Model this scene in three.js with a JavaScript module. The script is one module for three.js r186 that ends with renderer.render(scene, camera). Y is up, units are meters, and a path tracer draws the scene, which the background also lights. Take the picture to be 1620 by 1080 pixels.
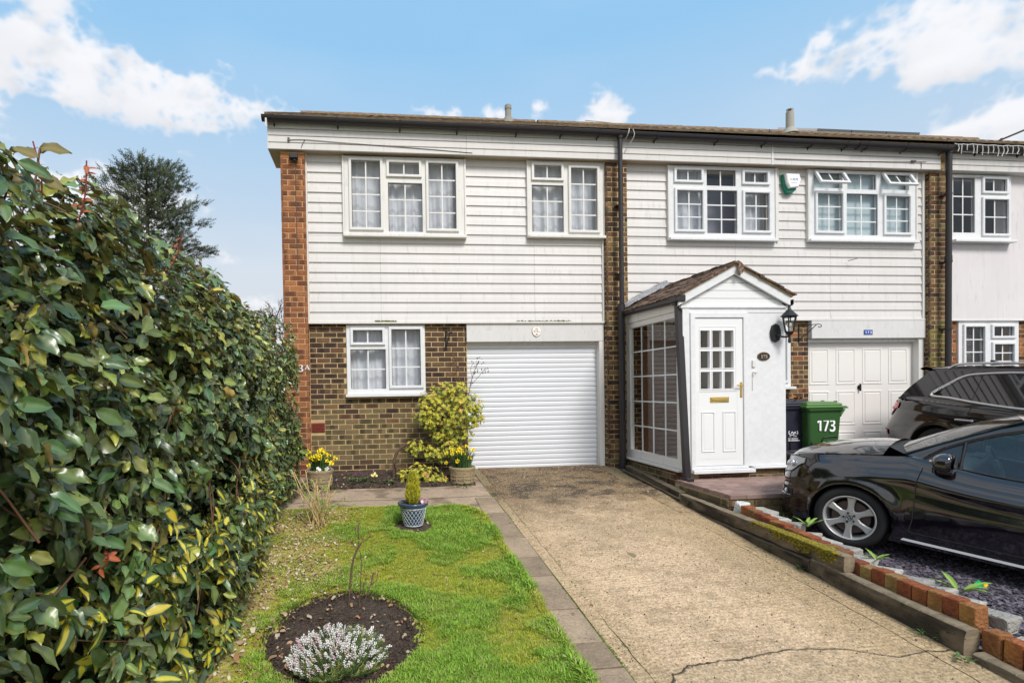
import * as THREE from 'three';
import { mergeGeometries } from 'three/addons/utils/BufferGeometryUtils.js';
import { RoundedBoxGeometry } from 'three/addons/geometries/RoundedBoxGeometry.js';

// ---------------------------------------------------------------- camera, sky, sun, exposure
// x runs along the house fronts, y is up, z comes out of the houses towards the street; metres; y = 0 is the left garage threshold.
const scene = new THREE.Scene();
const camera = new THREE.PerspectiveCamera(64.86, 1620 / 1080, 0.05, 2000);
camera.position.set(0, 1.2902, 8.45);
camera.rotation.set(-0.016119, -0.109622, -0.016234, 'YXZ');
camera.setViewOffset(1620, 1080, 126.13, -90.4, 1620, 1080);   // a shifted lens, as the photograph has upright walls
camera.updateMatrixWorld();

const renderer = new THREE.WebGLRenderer({ antialias: true });
renderer.toneMapping = THREE.LinearToneMapping;
renderer.toneMappingExposure = 1.29;
renderer.shadowMap.enabled = true;

// seeded randomness and noise
function rngOf(seed) { let s = seed | 0; return () => { s = (s + 0x6d2b79f5) | 0; let t = Math.imul(s ^ (s >>> 15), 1 | s); t = (t + Math.imul(t ^ (t >>> 7), 61 | t)) ^ t; return ((t ^ (t >>> 14)) >>> 0) / 4294967296; }; }
const R0 = rngOf(7), rr = (a, b, r = R0) => a + (b - a) * r();
const h2 = (x, y, s) => { let h = Math.imul(x, 374761393) ^ Math.imul(y, 668265263) ^ Math.imul(s, 1274126177); h = Math.imul(h ^ (h >>> 13), 1274126177); return ((h ^ (h >>> 16)) >>> 0) / 4294967296; };
const sm = (t) => t * t * (3 - 2 * t), lerp = (a, b, t) => a + (b - a) * t, clamp = (x, a = 0, b = 1) => Math.min(b, Math.max(a, x)), sstep = (a, b, x) => sm(clamp((x - a) / (b - a)));
function vnoise(x, y, s = 0, p = 0) {                      // value noise, tiling with period p when p > 0
  const xi = Math.floor(x), yi = Math.floor(y), fx = sm(x - xi), fy = sm(y - yi), w = (a) => (p ? ((a % p) + p) % p : a);
  const a = h2(w(xi), w(yi), s), b = h2(w(xi + 1), w(yi), s), c = h2(w(xi), w(yi + 1), s), d = h2(w(xi + 1), w(yi + 1), s);
  return lerp(lerp(a, b, fx), lerp(c, d, fx), fy);
}
function fbm(x, y, oct = 4, s = 0, p = 0) { let v = 0, a = 0.5, n = 0; for (let i = 0; i < oct; i++) { v += a * vnoise(x, y, s + i * 17, p); n += a; a *= 0.5; x *= 2; y *= 2; p *= 2; } return v / n; }
const TBL = 512, TAB = (() => { const a = new Float32Array(TBL * TBL); for (let y = 0; y < TBL; y++) for (let x = 0; x < TBL; x++) a[y * TBL + x] = fbm(x / 32, y / 32, 4, 401, 16); return a; })();
// looked-up fractal noise, one feature per unit, repeating every 16 units
function N4(x, y, s = 0) { x = (x + s * 3.37) * 32; y = (y + s * 7.91) * 32; const xi = Math.floor(x), yi = Math.floor(y), fx = x - xi, fy = y - yi, x0 = xi & 511, x1 = (xi + 1) & 511, y0 = (yi & 511) * 512, y1 = ((yi + 1) & 511) * 512; return lerp(lerp(TAB[y0 + x0], TAB[y0 + x1], fx), lerp(TAB[y1 + x0], TAB[y1 + x1], fx), fy); }
function h3(x, y, z, s) { return h2(x + Math.imul(z, 7919), y + Math.imul(z, 104729), s); }
function vnoise3(x, y, z, s = 0) {
  const xi = Math.floor(x), yi = Math.floor(y), zi = Math.floor(z), fx = sm(x - xi), fy = sm(y - yi), fz = sm(z - zi);
  const L = (k) => lerp(lerp(h3(xi, yi, zi + k, s), h3(xi + 1, yi, zi + k, s), fx), lerp(h3(xi, yi + 1, zi + k, s), h3(xi + 1, yi + 1, zi + k, s), fx), fy);
  return lerp(L(0), L(1), fz);
}
function fbm3(x, y, z, oct, s = 0) { let v = 0, a = 0.5, n = 0; for (let i = 0; i < oct; i++) { v += a * vnoise3(x, y, z, s + i * 31); n += a; a *= 0.5; x *= 2.03; y *= 2.03; z *= 2.03; } return v / n; }

// the sky: pale blue with heaps of white cloud all round
{
  const W = 4096, HH = 2048, data = new Float32Array(W * HH * 4), r = rngOf(21), D2 = Math.PI / 180;
  // azimuth (0 = towards the houses, clockwise), elevation, half widths in degrees
  const puffs = [[-35, 27.4, 2.8, 2.3], [-31.5, 28, 2.6, 1.9], [-27.5, 27.6, 3, 1.5], [-24.5, 26.9, 3.1, 1.5], [-21.2, 26.6, 3.4, 2.0], [-17.2, 27.2, 3.5, 2.0], [-13.6, 26.4, 3.0, 1.3], [-11, 26, 2.2, .9], [-22.2, 28.1, 1.6, 1.1], [-38, 25.5, 2.6, 1.6], [-26, 25, 5, 1.2], [-18, 24.8, 4, 1.0],
    [6.2, 27.3, 1.7, 1.1], [8.4, 27.1, 1.7, .9], [25.2, 25.8, 1.7, 1.7], [24, 25.2, 2.2, 1.1], [18, 26.4, 1.0, 1.0], [13.5, 26.5, 1.6, .7], [46.8, 26.5, 3.0, 2.4], [50.4, 24.7, 3.2, 2.5], [43.4, 25.6, 2.2, 1.4], [40.9, 25.6, 1.6, .9], [38.6, 26.1, 1.5, .8], [53.8, 24, 3.2, 2.6], [48.8, 22.9, 2.2, .8], [45, 24, 1.4, .8], [53.4, 18.1, 1.7, 1.9], [49.8, 18.3, 2.2, .8], [55.5, 21.5, 2, 1.2], [39, 20.2, 1.6, .7],
    [-24, 13, 6, 1.6], [-14, 9, 5, 1.2], [-33, 17, 5, 1.4]];
  for (let i = 0; i < 150; i++) { const az = rr(62, 318, r), el = rr(4, 62, r), n = 3 + (r() * 5 | 0), w = rr(2.5, 5, r); for (let k = 0; k < n; k++) puffs.push([az + k * w * .9, el + rr(-1.6, 1.6, r), w * rr(.7, 1.3, r) / Math.cos(el * D2), w * rr(.45, .8, r)]); }
  for (let y = HH / 2; y < HH; y++) {
    const el = ((y + .5) / HH - .5) * Math.PI, eld = el / D2, ce = Math.cos(el), se = Math.sin(el), row = [];
    for (const p of puffs) if (Math.abs(eld - p[1]) < p[3] * 2.6 + 1.5) row.push(p);
    const t = Math.pow(clamp((eld - 2) / 30), .85);
    const c0 = [lerp(.89, .315, t), lerp(.85, .595, t), lerp(.82, .895, t)];
    for (let x = 0; x < W; x++) {
      const inView = eld < 46 && ((x > W * .1 && x < W * .46)), fine = inView || ((x & 3) === 0 && (y & 3) === 0);
      if (!fine) { const i = (y * W + x) * 4, yy = y - (y & 3), xx = x - (x & 3), j = ((y & 3) === 0 || yy * W * 4 < 0 ? (y * W + xx) : (yy * W + xx)) * 4; if (yy >= HH / 2) { for (let k = 0; k < 4; k++) data[i + k] = data[j + k]; continue; } }
      const lon = ((x + .5) / W - .5) * 2 * Math.PI, dx = ce * Math.cos(lon), dz = ce * Math.sin(lon), az = Math.atan2(dx, -dz) / D2;
      let d = 0, low = 0;
      if (row.length) {
        const nx = (fbm3(dx * 11, se * 14, dz * 11, 4, 3) - .5), ny = (fbm3(dx * 11 + 9, se * 14, dz * 11, 4, 5) - .5);
        for (const p of row) {
          let da = az - p[0]; if (da > 180) da -= 360; if (da < -180) da += 360;
          if (Math.abs(da) > p[2] * 2.6 + 3) continue;
          const u = (da + nx * Math.min(5, 1.5 * p[2])) / p[2], v = (eld - p[1] + ny * Math.min(4, 1.6 * p[3])) / p[3] * (eld < p[1] ? .8 : 1.1), q = Math.exp(-(u * u + v * v));
          d += q; low += q * clamp(-v, -1, 1);
        }
      }
      let a = 0, s = 1;
      if (d > .05) {
        const n = fbm3(dx * 20, se * 26, dz * 20, 4, 11), b1 = 1 - 2 * Math.abs(fbm3(dx * 48, se * 62, dz * 48, 4, 15) - .5), e = Math.min(d, 1.15) * .8 + (n - .51) * 1.8 + (b1 - .78) * .8;
        a = sstep(.25, .8, e) * (.62 + .36 * sstep(.45, 1.1, e)); s = 1 - .13 * clamp(low / d) * a - .25 * sstep(.47, .68, fbm3(dx * 26, se * 40, dz * 26, 4, 41)) * a * sstep(.95, .3, n + .2);
      }
      const haze = fbm3(dx * 5, se * 12, dz * 5, 2, 77), v0 = sstep(.42, .8, haze) * .2 * (1 - t * .7), k = a + (1 - a) * v0, i = (y * W + x) * 4;
      data[i] = .765 * lerp(c0[0], .955 * s, k); data[i + 1] = .765 * lerp(c0[1], .965 * s, k); data[i + 2] = .765 * lerp(c0[2], .99 * (s + .012), k); data[i + 3] = 1;
    }
  }
  for (let y = 0; y < HH / 2; y++) for (let x = 0; x < W; x++) { const i = (y * W + x) * 4; data[i] = .3; data[i + 1] = .29; data[i + 2] = .27; data[i + 3] = 1; }
  const sky = new THREE.DataTexture(data, W, HH, THREE.RGBAFormat, THREE.FloatType);
  sky.mapping = THREE.EquirectangularReflectionMapping; sky.magFilter = THREE.LinearFilter; sky.needsUpdate = true;
  scene.background = sky; scene.environment = sky;
}
const sun = new THREE.DirectionalLight(new THREE.Color(1, .965, .905), 2.6);
sun.position.set(9, 21, 19); sun.target.position.set(3, 0, 0); sun.castShadow = true; sun.shadow.radius = 34;
sun.shadow.mapSize.set(2048, 2048); Object.assign(sun.shadow.camera, { left: -20, right: 20, top: 20, bottom: -20, near: 1, far: 70 });
scene.add(sun, sun.target);

// ---------------------------------------------------------------- helpers
const used = {};
function numbered(n) { used[n] = (used[n] || 0) + 1; return used[n] === 1 ? n : n + '_' + String(used[n] - 1).padStart(3, '0'); }
function thing(name, label, category, pos = [0, 0, 0], turn = 0, group) {
  const o = new THREE.Group(); o.name = numbered(name); o.position.set(...pos); o.rotation.y = turn; o.userData = { label, category }; if (group) o.userData.group = group; scene.add(o); return o;
}
function add(parent, name, geo, mat, pos, label) {
  const m = new THREE.Mesh(geo, mat); m.name = name; if (pos) m.position.set(...pos); m.castShadow = m.receiveShadow = true; if (label) m.userData.label = label; parent.add(m); return m;
}
function struct(name, geo, mat, label) { const m = add(scene, numbered(name), geo, mat); m.userData.kind = 'structure'; if (label) m.userData.label = label; return m; }
function sub(parent, name, label) { const g = new THREE.Group(); g.name = name; if (label) g.userData.label = label; parent.add(g); return g; }
function stuffTop(o, name, label) { o.name = numbered(name); o.userData = { kind: 'stuff', label }; scene.add(o); return o; }
// uv in metres, chosen by each face's main direction
function G(geo, keepUV) {
  let g = geo.index ? geo.toNonIndexed() : geo;
  if (!g.attributes.normal) g.computeVertexNormals();
  if (!keepUV || !g.attributes.uv) {
    const p = g.attributes.position, uv = new Float32Array(p.count * 2), a = new THREE.Vector3(), b = new THREE.Vector3(), c = new THREE.Vector3(), n = new THREE.Vector3();
    for (let i = 0; i < p.count; i += 3) {
      a.fromBufferAttribute(p, i); b.fromBufferAttribute(p, i + 1); c.fromBufferAttribute(p, i + 2); n.subVectors(b, a).cross(c.clone().sub(a));
      const ax = Math.abs(n.x), ay = Math.abs(n.y), az = Math.abs(n.z);
      [a, b, c].forEach((q, k) => { const j = (i + k) * 2; if (az >= ax && az >= ay) { uv[j] = q.x; uv[j + 1] = q.y; } else if (ax >= ay) { uv[j] = q.z; uv[j + 1] = q.y; } else { uv[j] = q.x; uv[j + 1] = q.z; } });
    }
    g.setAttribute('uv', new THREE.BufferAttribute(uv, 2));
  }
  for (const k of Object.keys(g.attributes)) if (!['position', 'normal', 'uv', 'color'].includes(k)) g.deleteAttribute(k);
  return g;
}
const M = (list) => { const c = list.some((g) => g.attributes.color); return mergeGeometries(list.map((g) => { g = G(g, true); if (!c) g.deleteAttribute('color'); return g; })); };
const box = (w, h, d, x = 0, y = 0, z = 0) => G(new THREE.BoxGeometry(w, h, d).translate(x, y, z));
const span = (x0, x1, y0, y1, z0, z1) => box(x1 - x0, y1 - y0, z1 - z0, (x0 + x1) / 2, (y0 + y1) / 2, (z0 + z1) / 2);
const rbox = (w, h, d, r = .006, x = 0, y = 0, z = 0, seg = 2) => G(new RoundedBoxGeometry(w, h, d, seg, Math.min(r, w / 2.01, h / 2.01, d / 2.01)).translate(x, y, z));
const rspan = (x0, x1, y0, y1, z0, z1, r = .005) => rbox(x1 - x0, y1 - y0, z1 - z0, r, (x0 + x1) / 2, (y0 + y1) / 2, (z0 + z1) / 2, 1);
const V = (x, y, z) => new THREE.Vector3(x, y, z);
const tube = (pts, r, n = 16, k = 7, closed = false) => G(new THREE.TubeGeometry(new THREE.CatmullRomCurve3(pts.map((p) => (p.isVector3 ? p : V(...p))), closed, 'catmullrom', .5), n, r, k, closed));
function bar(a, b, r, k = 8, r2 = r) { const A = V(...a), B = V(...b), d = B.clone().sub(A), g = new THREE.CylinderGeometry(r2, r, d.length(), k); g.applyQuaternion(new THREE.Quaternion().setFromUnitVectors(V(0, 1, 0), d.clone().normalize())); return G(g.translate(...A.add(B).multiplyScalar(.5).toArray())); }
const cyl = (r0, r1, h, x, y, z, k = 20) => G(new THREE.CylinderGeometry(r0, r1, h, k).translate(x, y, z));
const lathe = (pts, k = 28) => G(new THREE.LatheGeometry(pts.map((p) => new THREE.Vector2(...p)), k));
function plate(pts, holes, d, bevel = 0) {                 // outline in x,y pushed d along +z
  const s = new THREE.Shape(pts.map((p) => new THREE.Vector2(...p))); for (const h of holes) s.holes.push(new THREE.Path(h.map((p) => new THREE.Vector2(...p))));
  return G(new THREE.ExtrudeGeometry(s, { depth: d, bevelEnabled: bevel > 0, bevelSize: bevel, bevelThickness: bevel, bevelOffset: -bevel, bevelSegments: 1, curveSegments: 6 }));
}
const rect = (x0, x1, y0, y1) => [[x0, y0], [x1, y0], [x1, y1], [x0, y1]];
// a profile in (y, z) drawn along x
function alongX(prof, x0, x1, smooth = false) {
  const s = new THREE.Shape(prof.map(([y, z]) => new THREE.Vector2(z, y))), g = new THREE.ExtrudeGeometry(s, { depth: x1 - x0, bevelEnabled: false });
  g.applyMatrix4(new THREE.Matrix4().set(0, 0, 1, x0, 0, 1, 0, 0, 1, 0, 0, 0, 0, 0, 0, 1));   // shape x -> z, depth -> x
  const q = g.index ? g.toNonIndexed() : g, p = q.attributes.position;
  for (let i = 0; i < p.count; i += 3) { const v = [0, 1, 2].map((k) => V(0, 0, 0).fromBufferAttribute(p, i + k)); p.setXYZ(i + 1, ...v[2].toArray()); p.setXYZ(i + 2, ...v[1].toArray()); }
  q.computeVertexNormals(); return G(q);
}
const HY = (z) => (z < 0 ? 0 : z < 9 ? -.097 * z : -.873);     // the plots fall from the houses to the street
function sheet(x0, x1, z0, z1, off, nx = 1, nz = 1, bump) {
  const pos = [], uv = [], idx = [];
  for (let j = 0; j <= nz; j++) for (let i = 0; i <= nx; i++) { const x = lerp(x0, x1, i / nx), z = lerp(z0, z1, j / nz); pos.push(x, HY(z) + off + (bump ? bump(x, z) : 0), z); uv.push(x, z); }
  for (let j = 0; j < nz; j++) for (let i = 0; i < nx; i++) { const a = j * (nx + 1) + i, b = a + nx + 1; idx.push(a, b, a + 1, a + 1, b, b + 1); }
  const g = new THREE.BufferGeometry(); g.setAttribute('position', new THREE.Float32BufferAttribute(pos, 3)); g.setAttribute('uv', new THREE.Float32BufferAttribute(uv, 2)); g.setIndex(idx); g.computeVertexNormals(); return g;
}
function outline(pts, off, sub = 0) {                          // a flat patch with an outline in (x, z)
  const s = new THREE.Shape(pts.map(([x, z]) => new THREE.Vector2(x, -z))), g = new THREE.ShapeGeometry(s).toNonIndexed(), p = g.attributes.position, uv = [];
  for (let i = 0; i < p.count; i++) { const x = p.getX(i), z = -p.getY(i); p.setXYZ(i, x, HY(z) + off, z); uv.push(x, z); }
  g.setAttribute('uv', new THREE.Float32BufferAttribute(uv, 2)); g.computeVertexNormals(); return g;
}
function grid(nu, nv, f, uvScale = 1) {                         // f(u, v) -> [x, y, z]
  const pos = [], uv = [], idx = [];
  for (let j = 0; j <= nv; j++) for (let i = 0; i <= nu; i++) { pos.push(...f(i / nu, j / nv)); uv.push(i / nu * uvScale, j / nv * uvScale); }
  for (let j = 0; j < nv; j++) for (let i = 0; i < nu; i++) { const a = j * (nu + 1) + i, b = a + nu + 1; idx.push(a, a + 1, b, a + 1, b + 1, b); }
  const g = new THREE.BufferGeometry(); g.setAttribute('position', new THREE.Float32BufferAttribute(pos, 3)); g.setAttribute('uv', new THREE.Float32BufferAttribute(uv, 2)); g.setIndex(idx); g.computeVertexNormals(); return g;
}
const UP = V(0, 1, 0), mtx = (p, q, s) => new THREE.Matrix4().compose(p, q, s);
function facing(n, up = UP, spin = 0) { const z = n.clone().normalize(), x = up.clone().cross(z); if (x.lengthSq() < 1e-6) x.set(1, 0, 0); x.normalize(); const y = z.clone().cross(x), q = new THREE.Quaternion().setFromRotationMatrix(new THREE.Matrix4().makeBasis(x, y, z)); return spin ? q.multiply(new THREE.Quaternion().setFromAxisAngle(V(0, 0, 1), spin)) : q; }
function instances(geo, mat, list, colors) {
  const m = new THREE.InstancedMesh(geo, mat, list.length); list.forEach((a, i) => m.setMatrixAt(i, a)); if (colors) colors.forEach((c, i) => m.setColorAt(i, c));
  m.castShadow = m.receiveShadow = true; m.instanceMatrix.needsUpdate = true; return m;
}
const lin = (r, g, b) => new THREE.Color().setRGB(r, g, b);
const srgb = (r, g, b) => new THREE.Color(`rgb(${r},${g},${b})`);

// ---------------------------------------------------------------- textures and materials
function tex(w, h, f, { color = true, rep = 1, repY = rep } = {}) {      // f(u, v) -> grey or [r, g, b], 0..1; colour maps are linear floats written as sRGB
  const d = new Uint8Array(w * h * 4), enc = (v) => { v = clamp(v); return 255 * (v < .0031308 ? 12.92 * v : 1.055 * Math.pow(v, 1 / 2.4) - .055); };
  for (let y = 0; y < h; y++) for (let x = 0; x < w; x++) { const c = f(x / w, y / h), i = (y * w + x) * 4, a = Array.isArray(c) ? c : [c, c, c]; for (let k = 0; k < 3; k++) d[i + k] = color ? enc(a[k]) : 255 * clamp(a[k]); d[i + 3] = 255; }
  const t = new THREE.DataTexture(d, w, h); t.wrapS = t.wrapT = THREE.RepeatWrapping; t.magFilter = THREE.LinearFilter; t.minFilter = THREE.LinearFilter; t.repeat.set(rep, repY); if (color) t.colorSpace = THREE.SRGBColorSpace; t.needsUpdate = true; return t;
}
const std = (o) => new THREE.MeshStandardMaterial(o), phys = (o) => new THREE.MeshPhysicalMaterial(o);
const grainTex = tex(256, 256, (u, v) => .86 + .14 * fbm(u * 16, v * 16, 4, 5, 16) + .04 * (h2(u * 256 | 0, v * 256 | 0, 3) - .5), { rep: 1.3 });
const grainBump = tex(256, 256, (u, v) => fbm(u * 32, v * 32, 4, 9, 32), { color: false, rep: 2 });
const grimeTex = tex(512, 512, (u, v) => { const s = fbm(u * 40, v * 3, 3, 8, 40), b = fbm(u * 5, v * 5, 4, 2, 5), d = sstep(.62, .9, fbm(u * 60, v * 12, 3, 4, 60)); const k = .9 + .1 * b - .06 * s - .12 * d; return [k, k * (.992 - .01 * b), k * (.975 - .02 * s)]; }, { rep: .45 });
const white = (c, rough = .45) => std({ color: c, roughness: rough, map: grimeTex });
const MT = {
  board: white(lin(.72, .695, .69), .5), fascia: white(lin(.72, .695, .685), .5), pvc: std({ color: lin(.8, .8, .81), roughness: .32, map: grainTex }), pvcOld: white(lin(.79, .775, .755), .42),
  render: white(lin(.76, .725, .745), .85), door: std({ color: lin(.8, .8, .8), roughness: .3 }), garage: std({ color: lin(.7, .715, .75), roughness: .38 }), garageOld: std({ color: lin(.8, .77, .735), roughness: .42 }),
  lintel: white(lin(.72, .71, .715), .6), soffit: std({ color: lin(.46, .36, .27), roughness: .8, map: grainTex }), black: std({ color: lin(.018, .015, .016), roughness: .38 }), blackOld: std({ color: lin(.028, .022, .022), roughness: .55, map: grainTex }),
  pipe: std({ color: lin(.024, .019, .021), roughness: .45, map: grainTex }), glass: phys({ color: lin(.97, .985, .985), transmission: 1, thickness: 0, roughness: .015, ior: 1.5 }), net: std({ color: lin(.6, .61, .66), roughness: 1, side: THREE.DoubleSide, map: grainTex }),
  blind: std({ color: lin(.42, .5, .53), roughness: .9 }), slat: std({ color: lin(.42, .41, .4), roughness: .6 }), dark: std({ color: lin(.03, .028, .026), roughness: .9 }), room: std({ color: lin(.32, .3, .27), roughness: .95 }), chrome: std({ color: lin(.75, .75, .77), metalness: 1, roughness: .18 }),
  brass: std({ color: lin(.72, .5, .16), metalness: 1, roughness: .3 }), lead: std({ color: lin(.5, .5, .53), metalness: .5, roughness: .35, bumpMap: grainBump, bumpScale: .02 }), rubber: std({ color: lin(.012, .0115, .012), roughness: .75 }), wood: std({ color: lin(.2, .085, .03), roughness: .5, map: grainTex }),
  iron: std({ color: lin(.012, .012, .013), roughness: .5 }), cable: std({ color: lin(.1, .085, .08), roughness: .6 }), whiteCable: std({ color: lin(.6, .57, .54), roughness: .6 }),
};
// ---------------------------------------------------------------- the ground
function mapped(t, x0, x1, z0, z1) { t.repeat.set(1 / (x1 - x0), 1 / (z1 - z0)); t.offset.set(-x0 / (x1 - x0), -z0 / (z1 - z0)); t.wrapS = t.wrapT = THREE.RepeatWrapping; return t; }
const seg2 = (px, py, ax, ay, bx, by) => { const dx = bx - ax, dy = by - ay, t = clamp(((px - ax) * dx + (py - ay) * dy) / (dx * dx + dy * dy)); return Math.hypot(px - ax - dx * t, py - ay - dy * t); };
const earthTex = tex(256, 256, (u, v) => { const n = fbm(u * 12, v * 12, 5, 6, 12); return [.12 + .1 * n, .13 + .1 * n, .07 + .05 * n]; }, { rep: .2 });
struct('ground', (() => { const xs = [-500, -40, -12, 0, 12, 40, 500], zs = [-500, -60, -12, 0, 3, 6, 9, 12, 40, 500], pos = [], uv = [], idx = []; for (const z of zs) for (const x of xs) { pos.push(x, HY(z) - .03, z); uv.push(x, z); } for (let j = 0; j < zs.length - 1; j++) for (let i = 0; i < xs.length - 1; i++) { const a = j * xs.length + i, b = a + xs.length; idx.push(a, b, a + 1, a + 1, b, b + 1); } const g = new THREE.BufferGeometry(); g.setAttribute('position', new THREE.Float32BufferAttribute(pos, 3)); g.setAttribute('uv', new THREE.Float32BufferAttribute(uv, 2)); g.setIndex(idx); g.computeVertexNormals(); return g; })(), std({ map: earthTex, roughness: 1 }));

// concrete driveway with exposed aggregate, a dirty upper end, brushed ridges and a crack
const CRACK = [[1.74, 5.42], [1.83, 5.31], [1.9, 5.29], [1.98, 5.24], [2.12, 5.225], [2.25, 5.2], [2.36, 5.215], [2.5, 5.175], [2.68, 5.15], [2.85, 5.146], [3.0, 5.175], [3.12, 5.18], [3.26, 5.25], [3.39, 5.3], [3.5, 5.29], [3.6, 5.265], [3.72, 5.29], [3.8, 5.28]];
const crackAt = (x, z) => { let d = 9; const w = .018 * (vnoise(x * 34, z * 34, 71) - .5); for (let i = 0; i < CRACK.length - 1; i++) d = Math.min(d, seg2(x + w, z + w, ...CRACK[i], ...CRACK[i + 1])); return d; };
function concrete(x, z) {
  const big = N4(x * 1.3, z * 1.3, 3), mid = N4(x * 7, z * 7, 13), a = h2(Math.floor(x * 165), Math.floor(z * 150), 5), a2 = vnoise(x * 85, z * 80, 15), fine = N4(x * 55, z * 45, 19);
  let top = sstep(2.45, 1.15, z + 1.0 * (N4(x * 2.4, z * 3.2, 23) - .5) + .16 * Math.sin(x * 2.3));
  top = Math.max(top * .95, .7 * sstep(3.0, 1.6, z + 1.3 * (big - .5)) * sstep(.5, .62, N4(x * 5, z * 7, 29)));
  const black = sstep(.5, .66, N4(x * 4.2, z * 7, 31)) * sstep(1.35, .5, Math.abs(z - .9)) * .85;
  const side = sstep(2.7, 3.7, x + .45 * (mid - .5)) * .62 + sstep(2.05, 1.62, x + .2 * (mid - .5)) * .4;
  let r = .475 + .17 * (a - .5) + .22 * (a2 - .5) + .22 * (fine - .5) + .2 * (big - .5) + .1 * (mid - .5);
  let c = [r * 1.1, r * .78, r * .49];
  const mix = (k, m) => { c = c.map((v, i) => lerp(v, m[i] * (.7 + .6 * a2) * (.85 + .3 * a), k)); };
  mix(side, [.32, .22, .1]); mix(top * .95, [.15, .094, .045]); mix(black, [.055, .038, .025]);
  if (a > .95 && a2 > .4) c = [.66, .58, .46];
  if (a < .035) mix(.8, [.1, .07, .045]);
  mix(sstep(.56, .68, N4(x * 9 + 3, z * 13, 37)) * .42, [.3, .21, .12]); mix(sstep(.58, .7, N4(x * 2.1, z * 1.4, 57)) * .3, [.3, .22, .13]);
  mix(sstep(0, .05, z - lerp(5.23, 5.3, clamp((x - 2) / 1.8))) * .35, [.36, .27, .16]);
  return c;
}
const DX0 = 1.56, DX1 = 3.86, DZ0 = -.3, DZ1 = 5.9;
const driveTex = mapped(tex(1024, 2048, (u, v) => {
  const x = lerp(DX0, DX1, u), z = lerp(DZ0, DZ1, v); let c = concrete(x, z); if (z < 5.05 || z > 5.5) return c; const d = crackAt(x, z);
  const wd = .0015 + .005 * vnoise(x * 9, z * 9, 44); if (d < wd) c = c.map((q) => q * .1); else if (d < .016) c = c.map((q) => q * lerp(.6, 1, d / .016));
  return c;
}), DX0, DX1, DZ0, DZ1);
const driveBump = mapped(tex(768, 1536, (u, v) => {
  const x = lerp(DX0, DX1, u), z = lerp(DZ0, DZ1, v), rid = sstep(2.6, 3.6, z) * (.5 + .5 * Math.sin(z * 150 + x * 9 + 7 * N4(x * 3, z * 3, 50))) * .16;
  return .45 + .3 * (vnoise(x * 85, z * 80, 15) - .5) + .35 * (N4(x * 55, z * 45, 19) - .5) + rid * (.4 + .6 * N4(x * 6, z * 6, 51)) - (z > 5.05 && z < 5.5 && crackAt(x, z) < .008 ? .5 : 0);
}, { color: false }), DX0, DX1, DZ0, DZ1);
const driveMat = std({ map: driveTex, bumpMap: driveBump, bumpScale: .016, roughness: .95 });
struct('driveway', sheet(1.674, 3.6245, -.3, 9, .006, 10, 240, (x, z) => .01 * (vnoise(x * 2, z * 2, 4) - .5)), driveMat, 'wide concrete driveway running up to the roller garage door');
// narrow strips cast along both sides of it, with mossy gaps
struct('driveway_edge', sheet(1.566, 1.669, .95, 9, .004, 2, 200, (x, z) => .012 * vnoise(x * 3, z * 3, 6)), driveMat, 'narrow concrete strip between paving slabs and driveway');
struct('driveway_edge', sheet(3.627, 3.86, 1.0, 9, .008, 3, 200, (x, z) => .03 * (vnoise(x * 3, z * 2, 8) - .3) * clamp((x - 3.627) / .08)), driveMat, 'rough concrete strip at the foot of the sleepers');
struct('driveway_bed', sheet(1.55, 3.88, -.3, 9, .002, 2, 30), std({ color: lin(.24, .185, .1), roughness: 1 }));

const ragged = (m, z0, a, b) => { const p = m.geometry.attributes.position; for (let i = 0; i < p.count; i++) { const x = p.getX(i), z = p.getZ(i); for (const [e, s, k] of [[a, 3, 1], [b, 9, 1]]) if (Math.abs(x - e) < 1e-4) p.setX(i, x + k * (.022 * (vnoise(z * 2.2, 1, 5) - .5) + .016 * (vnoise(z * 11, s, 5) - .5))); } };
{ const d = scene.children.filter((o) => /^driveway/.test(o.name)); ragged(d[0], 0, 3.6245, 9e9); ragged(d[0], 0, 9e9, 1.674); ragged(d[1], 0, 9e9, 1.669); ragged(d[2], 0, 3.627, 9e9); }
// the path along the front of the left house
const pathTex = mapped(tex(1024, 512, (u, v) => { const x = lerp(-3.2, 1.7, u), z = lerp(-.2, 2.3, v), a = h2(x * 120 | 0, z * 120 | 0, 8), n = N4(x * 3, z * 3, 61), f = N4(x * 40, z * 40, 62), r = .37 + .1 * (a - .5) + .16 * (f - .5) + .2 * (n - .5), k = sstep(.52, .68, N4(x * 4, z * 6, 64)); let c = [r, r * .74, r * .53]; if (k > 0) c = c.map((q, i) => lerp(q, [.17, .12, .075][i], k * .8)); if (Math.abs(z - 1.43 - .02 * Math.sin(x * 3)) < .012) c = c.map((q) => q * .35); return c; }), -3.2, 1.7, -.2, 2.3);
struct('path', outline([[-3.2, .1], [-1.02, .1], [-1.02, .2], [-.5, .84], [.3, .88], [1.02, .9], [1.3, .84], [1.44, -.2], [1.6, -.2], [1.6, 1.5], [1.58, 1.98], [1.3, 1.98], [1.12, 1.92], [.6, 1.84], [-.3, 1.72], [-1.0, 1.66], [-3.2, 1.6]].reverse(), .003), std({ map: pathTex, bumpMap: grainBump, bumpScale: .006, roughness: .95 }));

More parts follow.
